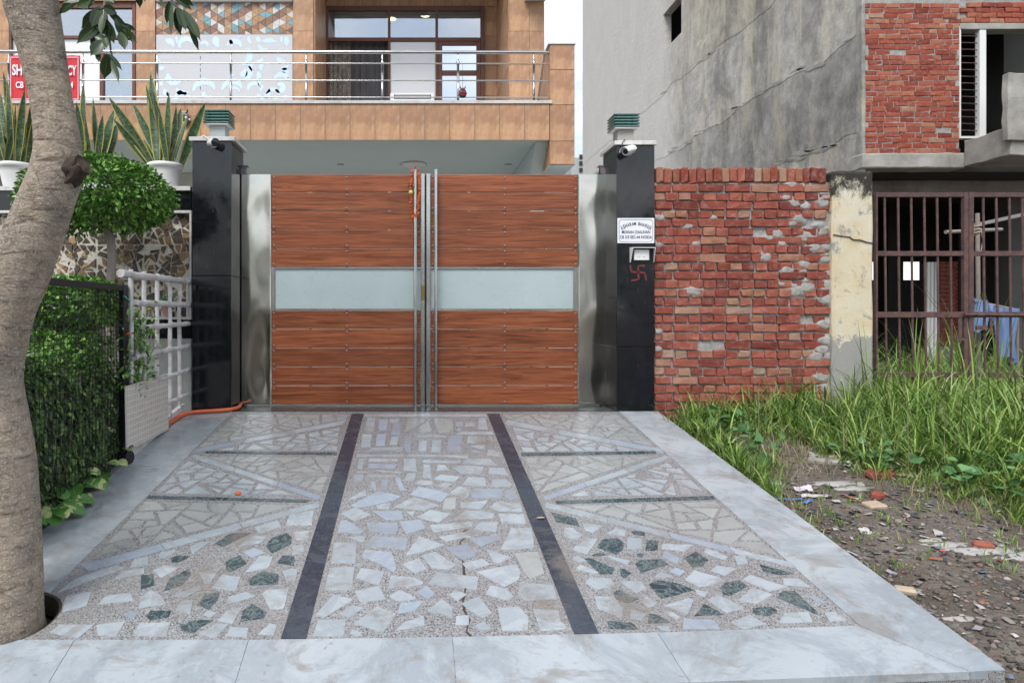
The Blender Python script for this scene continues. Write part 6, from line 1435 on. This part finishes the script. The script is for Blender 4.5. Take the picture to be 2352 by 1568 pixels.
# bamboo trellis
t = thing('bamboo_trellis', (-2.17, 5.9, -.1), 'white painted bamboo trellis between the mesh panel and the black pillar', 'trellis')
XT = -2.17; Yof = lambda p: -XT * F / (945 - p); r0 = random.Random(6)
for zl, zr, r, y0, y1 in ((1.232, 1.245, .027, 5.02, 6.62), (1.02, 1.022, .024, 5.29, 6.62), (.826, .84, .021, 5.45, 6.62), (.60, .63, .021, 5.27, 6.58), (.36, .40, .020, 5.27, 6.58), (.13, .165, .019, 5.27, 6.56)):
    m = MB(); k = 14; pts = [(XT + .03 + .004 * math.sin(i * 1.3), y0 + (y1 - y0) * i / k, zl + (zr - zl) * i / k + r0.uniform(-.004, .004)) for i in range(k + 1)]
    m.tube(pts, [r * (1.0 if i % 4 else 1.18) for i in range(k + 1)], 12).build('cross_bamboo', 'bamboo', t)
for p in (302, 332, 362, 391, 413, 433):
    y = Yof(p); k = 10; w = .017
    MB().tube([(XT - .003 + r0.uniform(-.003, .003), y + r0.uniform(-.006, .006), -.14 + plane(y) * .4 + (1.42 - plane(y) * .4) * i / k) for i in range(k + 1)], [w * (1 if i % 3 else 1.15) for i in range(k + 1)], 10).build('upright_bamboo', 'bamboo', t)
MB().prism([(5.3, plane(5.3) - .005), (6.5, plane(6.5) + .0), (6.5, plane(6.5) + .085), (5.3, plane(5.3) + .08)], lambda a, b: (XT - .03, a, b), lambda a, b: (XT + .012, a, b)).build('base_board', 'bamboo', t)
# climbing plant and bedding plants by the trellis
t = thing('climbing_plant', (-2.25, 5.4, -.15), 'small-leaved climbing plant threading through the bamboo trellis', 'plant')
m = MB()
for i in range(7):
    m.tube([(-2.3, 5.3 + i * .06, -.16), (-2.26, 5.3 + i * .07, .3), (-2.2 + .02 * (i % 2), 5.28 + i * .07, .6), (-2.17, 5.32 + i * .09, .75 + .06 * (i % 3))], .006, 5)
m.build('stems', 'thin_bark', t, kind='stuff')
n = 650; P = np.stack([-2.2 + rs.normal(0, .06, n), 5.42 + rs.normal(0, .16, n), .66 + rs.normal(0, .17, n)], 1); N = rs.normal(size=P.shape) + np.array([.4, -.5, .1]); L = rs.uniform(.03, .06, n); V, T = leaf_cloud(P, N, L, L * .5, rs)
np_mesh('leaves', V, T, 'topiary_leaf', t, (-2.25, 5.4, .6), kind='stuff')
n = 260; P = np.stack([-2.24 + rs.normal(0, .05, n), 5.35 + rs.normal(0, .10, n), .36 + rs.normal(0, .06, n)], 1); N = rs.normal(size=P.shape) + np.array([.4, -.5, .3]); L = rs.uniform(.03, .07, n); V, T = leaf_cloud(P, N, L, L * .55, rs)
np_mesh('lower_leaves', V, T, 'topiary_leaf', t, (-2.25, 5.4, .3), kind='stuff')
for y, z, d in ((5.55, .40, (.5, -.5, .5)), (5.62, .42, (.6, .3, .3)), (5.68, .44, (.4, .5, .4))): big_leaf((-2.2, y, z - .02), d, (0, 0, 1), .12, .085, lambda u: math.sin(math.pi * (u * .93 + .07)) ** .6, 8, .1, .8).build('leaf', 'weed_leaf', t)
# cream mosaic board leaning on the trellis
XBd = -2.118; Yb = lambda p: -XBd * F / (945 - p)
ya, yb2 = Yb(292), Yb(387); z0a, z1a, z0b, z1b = PZ(1044, ya), PZ(887, ya), PZ(986, yb2), PZ(857, yb2)
t = tag(MB().prism([(ya, z0a + .05), (ya + .09, z0a + .063), (ya + .13, z0a + .035), (ya + .19, z0a + .028), (yb2, z0b), (yb2, z1b), (ya, z1a)], lambda a, b: (XBd - .012 - b * .02, a, b), lambda a, b: (XBd - b * .02, a, b)).build('mosaic_board', 'mosaic_board', None, (XBd, 5.5, 0)), 'cream board with a fine square mosaic print leaning on the trellis', 'board')
m = MB(); m.tube([(XBd + .0, ya + .05, plane(ya) + .06), (XBd - .12, ya + .09, plane(ya) + .05)], .05, 14); tag(m.build('drain_pipe', 'camera_dark', None, (XBd, ya + .05, plane(ya) + .05)), 'short black drain pipe end under the cream board', 'pipe')
# orange hose
hp = [(PX(553, 6.88), 6.88, .03), (PX(545, 6.6), 6.62, .026), (PX(520, 6.5), 6.50, .022), (PX(478, 6.47), 6.46, .016), (PX(440, 6.45), 6.42, .008), (PX(418, 6.35), 6.32, -.006), (PX(400, 6.2), 6.16, -.028), (PX(380, 6.0), 5.96, -.05), (-2.2, 5.7, -.09)]
def smooth(pts, k=6):
    pts = [Vector(p) for p in pts]; out = []
    for i in range(len(pts) - 1):
        p0, p1, p2, p3 = pts[max(0, i - 1)], pts[i], pts[i + 1], pts[min(len(pts) - 1, i + 2)]
        for j in range(k):
            u = j / k; out.append(.5 * ((2 * p1) + (p2 - p0) * u + (2 * p0 - 5 * p1 + 4 * p2 - p3) * u * u + (3 * p1 - p0 - 3 * p2 + p3) * u ** 3))
    return out + [pts[-1]]
tag(MB().tube(smooth(hp), .0185, 12).build('garden_hose', 'orange_hose', None, hp[4]), 'orange garden hose lying at the foot of the black pillar', 'hose')
# variegated pothos along the foot of the mesh
t = thing('pothos_plant', (-2.18, 4.3, -.3), 'variegated trailing plant at the foot of the mesh panel', 'plant')
r0 = random.Random(14); heart = lambda u: (math.sin(math.pi * min(1, (u * .9 + .10))) ** .55) * (1.12 - .35 * u)
for px, py, s in ((193, 1118, 1.1), (216, 1132, .95), (236, 1104, 1.0), (168, 1142, 1.3), (193, 1147, .9), (123, 1160, 1.25), (148, 1178, 1.3), (102, 1184, 1.1), (127, 1196, 1.4), (108, 1198, 1.2), (275, 1077, .75), (284, 1052, .8), (100, 1112, .9), (90, 1205, 1.2), (158, 1125, 1.0), (178, 1160, 1.0), (118, 1140, .9), (140, 1205, .9), (205, 1110, .8), (255, 1090, .7)):
    Y = (CZ + SLOPE * Y0) * F / (py - 500.0) * .985; L = .125 * s; x = PX(px, Y) - .015; z = plane(Y) + r0.uniform(.05, .12)
    a = r0.uniform(-1.1, .5); d = Vector((math.cos(a), math.sin(a), r0.uniform(-.1, .35)))
    big_leaf((x, Y, z), d, (r0.uniform(-.2, .3), r0.uniform(-.6, -.2), 1), L, L * .78, heart, 9, .12, .9, r0.uniform(-.3, .3)).build('leaf', 'pothos_leaf', t)
    MB().tube([(-2.23, Y + .02, plane(Y) - .03), ((x - 2.23) / 2, Y + .01, z + .012), (x, Y, z)], .003, 5).build('stalk', 'weed_leaf', t)
# ---------------------------------------------------------------- street tree
TY = 3.165; tx_ = lambda p: PX(p, TY); tz_ = lambda p: PZ(p, TY); sc = F / TY
prof = [(1500, 6, 96), (1455, 8, 90), (1420, 9, 85), (1370, 11, 81), (1300, 13, 78), (1150, 8, 76), (1050, 0, 74), (960, -15, 73), (880, -28, 73), (800, -21, 73), (700, 5, 70), (640, 34, 67), (560, 68, 63), (500, 92, 60), (440, 115, 57), (400, 128, 55), (350, 133, 51), (300, 129, 48), (250, 121, 46), (200, 112, 46.5), (120, 97, 50), (40, 79, 56), (0, 70, 58), (-90, 55, 57), (-190, 45, 52), (-280, 40, 46)]
tr = thing('street_tree', (tx_(8), TY, pz - .06), 'leaning street tree with a thick scarred trunk rising from a round paving hole', 'tree')
P_ = smooth([(tx_(c), TY, tz_(y)) for y, c, r in prof], 5); Rr = [v.x for v in smooth([(r / sc, 0, 0) for y, c, r in prof], 5)]
n = 40; m = MB(); vs = []
for i, (p, r) in enumerate(zip(P_, Rr)):
    d = (P_[min(i + 1, len(P_) - 1)] - P_[max(0, i - 1)]).normalized(); a = d.cross(Vector((0, 1, 0))).normalized(); b = a.cross(d)
    for k in range(n):
        th = 2 * math.pi * k / n; q = a * math.cos(th) + b * math.sin(th); w = p + q * r
        h = mnoise.noise(Vector((q.x * 1.4, q.y * 1.4, p.z * 1.6))) * .05 + mnoise.noise(Vector((q.x * 3.5, q.y * 3.5, p.z * 5))) * .022 + .010 * mnoise.noise(Vector((q.x * 2, q.y * 2, p.z * 24)))
        vs.append(w + q * r * h)
m.add(vs, [(i * n + k, i * n + (k + 1) % n, (i + 1) * n + (k + 1) % n, (i + 1) * n + k) for i in range(len(P_) - 1) for k in range(n)], True); m.build('trunk', 'bark', tr)
# cut branch knot
kp = Vector((tx_(160), TY - .02, tz_(402))); kd = Vector((.86, -.25, .42)).normalized(); m = MB(); vs = []; kn = 36
for i in range(7):
    u = i / 6; r = .066 - .020 * u
    s = kd.cross(Vector((0, 0, 1))).normalized(); q = s.cross(kd)
    for k in range(kn):
        th = 2 * math.pi * k / kn; e = r * (1 + .20 * mnoise.noise(Vector((math.cos(th) * 2, math.sin(th) * 2, u * 2))) + .09 * mnoise.noise(Vector((math.cos(th) * 6, math.sin(th) * 6, u * 4)))) ; vs.append(kp + kd * (u * .098 + (.014 * mnoise.noise(Vector((k * .9, 3, 1))) if i == 6 else 0)) + (s * math.cos(th) + q * math.sin(th)) * e)
m.add(vs, [(i * kn + k, i * kn + (k + 1) % kn, (i + 1) * kn + (k + 1) % kn, (i + 1) * kn + k) for i in range(6) for k in range(kn)] + [tuple(range(6 * kn, 7 * kn))]); m.build('branch_stub', 'knot_wood', tr)
# limbs above the view and hanging sprays
top = P_[-1]
def limb(pts, r): MB().tube(smooth(pts, 5), [r * (1 - .8 * i / (len(smooth(pts, 5)) - 1)) for i in range(len(smooth(pts, 5)))], 10).build('limb', 'bark', tr)
limb([top - Vector((0, 0, .15)), top + Vector((-.25, -.1, .5)), top + Vector((-.5, -.2, 1.2))], .09); limb([top - Vector((0, 0, .15)), top + Vector((.15, .2, .5)), top + Vector((.3, .5, 1.3))], .085)
limb([top - Vector((0, 0, .3)), top + Vector((.30, -.02, .1)), top + Vector((.55, -.0, .05)), top + Vector((.80, .02, .0))], .03)
lp = lambda u: math.sin(math.pi * (u * .96 + .04)) ** .7 * (1.0 if u < .75 else max(.06, (1 - u) / .25 * .9 + .06))
def spray(pts, leaves, r0):
    MB().tube([(PX(x, TY - .02), TY - .02 + i * .01, PZ(y, TY - .02)) for i, (x, y) in enumerate(pts)], [.011 * (1 - .75 * i / (len(pts) - 1)) for i in range(len(pts))], 7).build('twig', 'bark', tr)
    for bx_, by_, ex, ey, w in leaves:
        dy = r0.uniform(-.05, .05); b = Vector((PX(bx_, TY), TY - .02, PZ(by_, TY))); e = Vector((PX(ex, TY), TY + dy, PZ(ey, TY))); d = e - b; sd = Vector((r0.uniform(-.7, .7), -1, r0.uniform(-.4, .4)))
        big_leaf(b, d, sd, d.length, w / sc, lp, 10, .22, .25, r0.uniform(-.5, .5)).build('leaf', 'tree_leaf', tr)
r0 = random.Random(77)
spray([(262, -120), (245, -40), (236, 10), (242, 60), (246, 110), (250, 130)], [(185, 3, 124, 20, 24), (215, -8, 150, 8, 24), (200, -12, 210, 28, 26), (222, 5, 183, 24, 22), (240, 28, 182, 60, 28), (235, 20, 216, 72, 24), (242, 22, 278, 34, 22), (238, 58, 172, 96, 28), (228, 66, 208, 122, 26), (243, 36, 240, 90, 18), (252, 30, 296, 62, 18), (248, 50, 264, 100, 26), (268, 48, 290, 80, 28), (282, 60, 314, 66, 12), (288, 70, 312, 92, 16), (298, 62, 310, 105, 20), (280, 78, 297, 122, 22), (246, 98, 214, 134, 30), (247, 98, 222, 86, 22), (252, 128, 230, 174, 26), (254, 128, 285, 162, 12), (260, 140, 287, 198, 16), (228, 118, 230, 146, 12), (250, -6, 268, 12, 22), (232, -16, 196, -2, 22), (225, 60, 250, 84, 16), (236, 40, 205, 60, 20), (255, 62, 244, 96, 14), (245, 86, 252, 118, 14)], r0)
spray([(390, -130), (386, -40), (392, 0), (405, 14), (414, 24)], [(378, -12, 374, 26, 12), (392, 8, 379, 54, 14), (398, 12, 395, 86, 12), (408, 24, 412, 78, 24), (412, 22, 434, 76, 22), (424, 28, 469, 96, 22), (418, 26, 434, 66, 18), (436, 58, 456, 114, 13), (398, -4, 440, 12, 14), (404, -14, 446, 6, 16), (380, -30, 372, 0, 14)], r0)
spray([(345, -120), (330, -40), (320, -14)], [(322, -22, 314, 10, 18), (326, -20, 302, 4, 16), (328, -26, 332, 2, 14)], r0)
rs2 = np.random.RandomState(40); parts = []
foliage('crown', [(900, tuple(top + Vector((-.5, -.2, 1.6))), (1.1, 1.0, .7)), (900, tuple(top + Vector((.5, .5, 1.7))), (1.1, 1.0, .7))], .12, 'crown_leaf', tr, rs2, tuple(top + Vector((0, 0, 1.5))), None)
# ---------------------------------------------------------------- rough verge on the right: grass, weeds, rubble and litter
def GP(px, py):
    lo, hi = 1.0, 40.0
    for _ in range(50):
        mid = (lo + hi) / 2
        if PZ(py, mid) > ground_z(PX(px, mid), mid): lo = mid
        else: hi = mid
    return Vector((PX(px, lo), lo, ground_z(PX(px, lo), lo)))
bnd = [(2.3, 4.75), (2.5, 4.85), (2.62, 5.0), (2.9, 5.42), (3.2, 5.5), (3.38, 4.95), (3.6, 4.45), (3.8, 4.15), (4.3, 3.9), (9, 3.6)]
def Yb_(x):
    for (a, b), (c, d) in zip(bnd[:-1], bnd[1:]):
        if x <= c: return b + (d - b) * (x - a) / (c - a)
    return bnd[-1][1]
def edge_x(y): return DP(*oR(500 + (CZ + SLOPE * Y0) * F / y))[0] if y < Y0 else 2.36
rs = np.random.RandomState(77); r0 = random.Random(77)
Pl, Az, Hl, Le, Wl = [], [], [], [], []
def tuft(x, y, nb, h, spread, lean=(.4, 2.7), w=(.007, .019)):
    z = ground_z(x, y) - .012
    for _ in range(nb):
        a = r0.uniform(0, 6.283); q = abs(r0.gauss(0, spread)); Pl.append((x + math.cos(a) * q, y + math.sin(a) * q, z)); Az.append(a + r0.gauss(0, .5)); Hl.append(h * r0.uniform(.55, 1.25)); Le.append(r0.uniform(*lean)); Wl.append(r0.uniform(*w))
k = 0
while k < 2200:
    x, y = r0.uniform(2.36, 5.7), r0.uniform(3.6, 6.5); d = y - Yb_(x)
    if r0.random() > sstep(-.25, .35, d) or x < edge_x(y) + .03: continue
    if x > 1.02 * y * .9 + .35: continue
    pn = mnoise.noise(Vector((x * 1.5, y * 1.5, 4))); u = sstep(-.1, 1.4, d)
    if pn < -.22 and r0.random() < .75: continue
    h = (.12 + .12 * u) + .11 * sstep(3.0, 4.3, x) * u
    q = r0.random()
    if q < .62: tuft(x, y, r0.randint(7, 14), h * r0.uniform(.7, 1.3), .05, (.9, 2.9), (.0035, .009))
    elif q < .90: tuft(x, y, r0.randint(4, 8), h * r0.uniform(1.1, 1.9), .03, (.6, 2.6), (.008, .017))
    else: tuft(x, y, r0.randint(6, 10), h * .8, .07, (1.4, 3.0), (.003, .007))
    k += 1
for _ in range(240):
    x, y = r0.uniform(3.95, 8.2), r0.uniform(6.75, 10.3)
    if x < 3.95 + (y - 6.7) * .55: continue
    tuft(x, y, r0.randint(6, 11), r0.uniform(.4, .85), .05, (.4, 2.4), (.008, .018))
for px, py, h in ((1900, 900, .75), (1930, 905, .95), (1945, 890, .7), (1880, 905, .6), (2015, 880, .75), (1835, 915, .5), (1760, 925, .45), (1735, 935, .4), (2240, 880, .9), (2120, 880, .85), (2060, 880, .8), (2180, 885, .8), (2300, 890, .85), (2340, 900, .9)):
    p = GP(px, py + 25); tuft(p.x, min(p.y, 6.48), 7, h * 1.1, .05, (.15, 1.5), (.010, .018))
for px, py, h in ((2222, 800, 1.35), (2216, 805, 1.2), (2150, 800, 1.1), (2100, 805, 1.0), (2290, 800, 1.15)):
    tuft(PX(px, 7.15), 7.15, 8, h, .03, (.2, .9), (.014, .024))
for _ in range(130):                       # stray tufts on the bare patch
    px, py = r0.uniform(1700, 2352), r0.uniform(1040, 1330); p = GP(px, py)
    if p.x > edge_x(p.y) + .08: tuft(p.x, p.y, r0.randint(4, 12), r0.uniform(.04, .12), .02, (.5, 1.8), (.003, .006))
for _ in range(150):                       # fringe leaning over the edge of the slabs
    y = r0.uniform(4.7, 6.3); tuft(edge_x(y) + r0.uniform(.05, .16), y, 8, r0.uniform(.13, .24), .02, (.5, 1.9))
V, Q = blade_cloud(np.array(Pl), np.array(Az), np.array(Hl), np.array(Le), np.array(Wl), rs, 5)
tag(np_mesh('grass', V, Q, 'grass_blade', None, (3.6, 5.4, 0)), 'long rough green grass along the brick wall and around the barred gate', 'grass', kind='stuff')
Pl, Az, Hl, Le, Wl = [], [], [], [], []
k = 0
while k < 620:                             # dead straw lying in and in front of the green
    x, y = r0.uniform(2.45, 5.6), r0.uniform(3.4, 6.45); d = y - Yb_(x)
    if d < -.45 or x < edge_x(y) + .05 or x > 1.02 * y * .9 + .35 or (d > .4 and r0.random() < .5): continue
    tuft(x, y, r0.randint(3, 7), r0.uniform(.08, .26), .06, (1.3, 2.6), (.002, .005)); k += 1
for _ in range(70):                        # thin dry stalks
    x, y = r0.uniform(2.7, 5.6), r0.uniform(4.6, 6.45)
    if y > Yb_(x) + .2: tuft(x, y, 2, r0.uniform(.35, .75), .02, (.1, .7), (.003, .005))
V, Q = blade_cloud(np.array(Pl), np.array(Az), np.array(Hl), np.array(Le), np.array(Wl), rs, 4)
tag(np_mesh('dead_straw', V, Q, 'straw', None, (3.6, 5.0, 0)), 'dry straw and thin dead stalks among the green grass', 'straw', kind='stuff')
# broad-leaved ground weeds
n = 900; P, Nn, L = [], [], []
while len(P) < n:
    x, y = r0.uniform(2.6, 5.4), r0.uniform(4.2, 6.2)
    if y < Yb_(x) + .1: continue
    if mnoise.noise(Vector((x * 1.4, y * 1.4, 9))) < -.02 and x < 3.6: continue
    P.append((x, y, ground_z(x, y) + r0.uniform(.02, .20))); Nn.append((r0.gauss(0, 1), r0.gauss(-.5, 1), .35)); L.append(r0.uniform(.045, .11))
L = np.array(L); V, T = leaf_cloud(np.array(P), np.array(Nn), L, L * .95, rs, .12, .3)
tag(np_mesh('ground_weeds', V, T, 'weed_leaf', None, (4, 5, 0)), 'broad round-leaved weeds among the long grass', 'weeds', kind='stuff')
t0 = GP(2008, 1018); t = thing('weed_plant', t0, 'single bright green broad-leaved weed growing beside the litter', 'plant')
for a in range(9):
    an = a * .75; big_leaf(t0 + Vector((0, 0, .02)), (math.cos(an), math.sin(an) * .8, .9 - .05 * a), (0, 0, 1), .14, .045, lambda u: math.sin(math.pi * (u * .95 + .05)) ** .8, 7, .2, .8).build('leaf', 'weed_leaf', t)
# pebbles and scraps nobody could count
oc = np.array([[1, 0, 0], [-1, 0, 0], [0, 1, 0], [0, -1, 0], [0, 0, 1], [0, 0, -1]], float); of = np.array([[0, 2, 4], [2, 1, 4], [1, 3, 4], [3, 0, 4], [2, 0, 5], [1, 2, 5], [3, 1, 5], [0, 3, 5]])
VV, TT = [], []; k = 0
while k < 3000:
    x, y = r0.uniform(2.4, 5.2), abs(r0.gauss(0, 1.5)) + 2.2
    if y > Yb_(x) + .3 or x < edge_x(max(y, 2.8)) + .01 or x > y * .95 + .4: continue
    s = .004 + .017 * r0.random() ** 3; v = oc * np.array([s * r0.uniform(.7, 1.5), s * r0.uniform(.7, 1.5), s * r0.uniform(.5, .9)]) * rs.uniform(.65, 1.25, (6, 1)); a = r0.uniform(0, 6.28); c_, s_ = math.cos(a), math.sin(a)
    v = np.stack([v[:, 0] * c_ - v[:, 1] * s_, v[:, 0] * s_ + v[:, 1] * c_, v[:, 2]], 1) + np.array([x, y, ground_z(x, y) + s * .25]); VV.append(v); TT.append(of + 6 * k); k += 1
tag(np_mesh('gravel', np.concatenate(VV), np.concatenate(TT), 'pebble', None, (3, 3.5, -.4)), 'loose grey gravel and stones on the bare earth', 'gravel', kind='stuff')
VV, TT = [], []; k = 0
while k < 560:
    px, py = r0.gauss(1960, 150), r0.gauss(1165, 95)
    if r0.random() < .35: px, py = r0.uniform(1800, 2352), r0.uniform(1100, 1560)
    if py < 1015: continue
    p = GP(px, py)
    if p.x < edge_x(max(p.y, 2.8)) + .03 or p.y > Yb_(p.x) + .35: continue
    s = .006 + .022 * r0.random() ** 2.4; a = r0.uniform(0, 6.28); e = s * r0.uniform(.25, .9); c_, s_ = math.cos(a), math.sin(a); tl = r0.uniform(-.5, .5)
    g = [(-1, -1), (0, -1), (1, -1), (1, 1), (0, 1), (-1, 1)]
    v = np.array([[p.x + i * s * c_ - j * e * s_, p.y + i * s * s_ + j * e * c_, p.z + .010 + i * s * tl * .5 + r0.uniform(-.25, .45) * e] for i, j in g]); VV.append(v); TT.append(np.array([[0, 1, 4, 5], [1, 2, 3, 4]]) + 6 * k); k += 1
tag(np_mesh('litter', np.concatenate(VV), np.concatenate(TT), 'scrap', None, (3.2, 4.5, -.2)), 'scattered scraps of paper and plastic trodden into the earth', 'litter', kind='stuff')
m = MB()
for px, py, w, h in ((2180, 1250, 60, 10), (2225, 1262, 70, 12), (2290, 1265, 90, 16), (2330, 1275, 60, 14), (2140, 1240, 40, 7), (1905, 1110, 70, 8), (1960, 1122, 60, 8), (2200, 1420, 50, 8)):
    p = [GP(px + w * math.cos(a) * r0.uniform(.35, 1.1), py + h * math.sin(a) * r0.uniform(.3, 1.1)) for a in np.linspace(0, 6.28, 15)[:-1]]; c_ = sum(p, Vector()) / len(p)
    o = [c_ + Vector((0, 0, .012))] + [q + Vector((0, 0, .003)) for q in p] + [q + (q - c_) * .12 - Vector((0, 0, .012)) for q in p]; b = 14
    m.add(o, [(0, 1 + i, 1 + (i + 1) % b) for i in range(b)] + [(1 + i, 1 + b + i, 1 + b + (i + 1) % b, 1 + (i + 1) % b) for i in range(b)], True)
tag(m.build('lime_patches', 'lime', None, GP(2230, 1260)), 'patches of spilled white lime on the earth', 'lime', kind='stuff')
# litter that can be told apart
def crumple(px, py, w, h, mat, name, label, cat, amp=.02, seed=1, rot=0.0, lift=.012, group=None):
    c = GP(px, py); n = 8; vs = []; rq = random.Random(seed); ca, sa = math.cos(rot), math.sin(rot)
    for j in range(n + 1):
        for i in range(n + 1):
            u, v = (i / n - .5) * w, (j / n - .5) * h; k = 1 + .18 * mnoise.noise(Vector((u * 9 + seed, v * 9, 2)))
            u *= k; v *= k; x, y = c.x + u * ca - v * sa, c.y + u * sa + v * ca
            vs.append((x, y, ground_z(x, y) + lift + amp * (mnoise.noise(Vector((u * 16 + seed * 3, v * 16, 1))) + .6 * abs(mnoise.noise(Vector((u * 34, v * 34 + seed, 5)))))))
    return tag(MB().add(vs, [(j * (n + 1) + i, j * (n + 1) + i + 1, (j + 1) * (n + 1) + i + 1, (j + 1) * (n + 1) + i) for j in range(n) for i in range(n)]).build(name, mat, None, c), label, cat, group)
crumple(1893, 1048, .20, .10, 'paper_white', 'paper_scrap', 'flat torn white paper lying at the edge of the grass by a broken slab', 'litter', .012, 2, -.3)
crumple(2116, 1030, .16, .17, 'paper_white', 'plastic_bag', 'crumpled white plastic bag caught in the grass', 'bag', .055, 3, .4, .05)
crumple(2042, 1082, .17, .12, 'paper_white', 'cloth_rag', 'dirty white rag draped over a half brick', 'rag', .03, 4, .2, .055)
crumple(2075, 1096, .20, .04, 'tan', 'cardboard_strip', 'long tan cardboard strip beside the dirty white rag', 'litter', .012, 14, -.5, .02)
crumple(1844, 1128, .11, .055, 'plastic_lilac', 'paper_tissue', 'crumpled lilac tissue on the earth near the slab edge', 'litter', .03, 5, -.2, .02)
crumple(1952, 1074, .07, .05, 'paper_white', 'paper_cup', 'small crushed white paper beside the broken slab', 'litter', .03, 6, .3, .025)
crumple(1978, 1019, .08, .06, 'bag_dark', 'plastic_bag', 'small dark blue plastic bag at the foot of the grass', 'bag', .04, 7, 0, .03)
crumple(1812, 1150, .16, .018, 'plastic_blue', 'plastic_strip', 'long blue plastic strip near the marble edge', 'litter', .008, 8, -.25)
crumple(1858, 1154, .09, .025, 'plastic_blue', 'plastic_strip', 'short blue plastic strip right of the longer one', 'litter', .012, 9, .5)
crumple(1950, 1144, .055, .028, 'wrapper_orange', 'wrapper', 'bright red-orange wrapper in the middle of the bare patch', 'litter', .015, 10, -.4)
crumple(1966, 1153, .05, .022, 'wrapper_yellow', 'wrapper', 'yellow wrapper touching the red-orange one', 'litter', .012, 11, -.6)
crumple(1870, 1142, .16, .05, 'paper_white', 'paper_scrap', 'long torn white paper below the lilac tissue', 'litter', .014, 15, -.35)
crumple(1775, 1112, .12, .05, 'paper_white', 'paper_scrap', 'torn white paper half in the grass next to the slab edge', 'litter', .02, 16, -.2)
crumple(1988, 1222, .05, .06, 'paper_white', 'paper_scrap', 'small white peaked scrap of paper among green sprouts', 'litter', .03, 12, .2)
crumple(2150, 1288, .06, .02, 'wrapper_orange', 'wrapper', 'long coral scrap among dark gravel', 'litter', .012, 13, -.5)
crumple(2166, 1268, .03, .018, 'wrapper_orange', 'wrapper', 'small coral scrap above the longer one', 'litter', .010, 17, 0)
crumple(2170, 1560, .05, .03, 'teal_plastic', 'plastic_scrap', 'teal plastic scrap at the front corner of the slabs', 'litter', .03, 18, 0, .03)
crumple(1690, 918, .07, .05, 'paper_white', 'paper_scrap', 'white crumpled paper in the grass against the brick wall', 'litter', .03, 19, 0, .08)
def rock(px, py, sx, sy, sz, mat, name, label, cat, rot=0.0, seed=1):
    c = GP(px, py); o = rough_box(-sx / 2, sx / 2, -sy / 2, sy / 2, -sz / 2, sz / 2, min(sx, sz) * .12, 3, min(sx, sy, sz) * .28, 12 + seed)
    q = Matrix.Rotation(rot, 3, 'Z') @ Matrix.Rotation(.12, 3, 'X'); o.v = [tuple(q @ Vector(v) + c + Vector((0, 0, sz * .32))) for v in o.v]
    return tag(o.build(name, mat, None, c), label, cat)
rock(1893, 1064, .24, .07, .05, 'concrete', 'broken_slab', 'long broken concrete piece at the edge of the grass', 'rubble', -.35, 1)
rock(2022, 1096, .20, .10, .065, 'red_brick', 'half_brick', 'half buried red brick under the dirty white rag', 'brick', .1, 2)
rock(2016, 1142, .10, .07, .05, 'red_brick', 'half_brick', 'red brick chunk right of the bright wrappers', 'brick', .6, 3)
rock(2008, 1163, .13, .09, .03, 'tan', 'flat_stone', 'flat tan stone below the red brick chunk', 'stone', .2, 4)
rock(1916, 1056, .12, .06, .05, 'tan', 'stone', 'tan stone beside the flat torn paper', 'stone', .5, 5)
rock(2078, 1360, .10, .05, .035, 'tan', 'stone', 'pale tan stone on the gravel below the green sprouts', 'stone', -.4, 6)
rock(1976, 1118, .05, .045, .04, 'concrete', 'stone', 'small round grey stone above the bright wrappers', 'stone', 0, 7)
rock(2258, 1256, .10, .06, .04, 'red_brick', 'half_brick', 'red brick chunk beside the spilled white lime', 'brick', -.3, 8)
for px, py, l in ((547, 1134, 'single orange flower head lying on the left paving'),):
    x, y = DP(px, py); tag(MB().lathe((x, y, plane(y) + .003), [(.022, 0), (.018, .010), (.001, .014)], 10).build('fallen_flower', 'marigold', None, (x, y, plane(y))), l, 'flower')
x, y = DP(1243, 1192); tag(big_leaf((x - .03, y, plane(y) + .006), (1, .2, .06), (0, 0, 1), .07, .03, lambda u: math.sin(math.pi * (u * .95 + .05)), 6, .3, .2).build('fallen_leaf', 'tan', None, (x, y, plane(y))), 'dry tan leaf lying on the right dark strip', 'leaf')
# the far side of the street, seen only mirrored in the steel and stone
rs = np.random.RandomState(3); parts = []
foliage('treeline', [(1500, (-9, -15, 3.2), (3.4, 2.5, 2.8)), (1500, (-2.5, -16, 2.8), (3.2, 2.5, 2.4)), (1500, (4.5, -15, 3.4), (3.6, 2.5, 2.9)), (1500, (12, -16, 3.0), (3.5, 2.5, 2.6))], .42, 'wood_leaf', None, rs, (0, -15, 3))
tl = S.objects['treeline']; tag(tl, 'row of trees across the street', 'trees', kind='stuff')
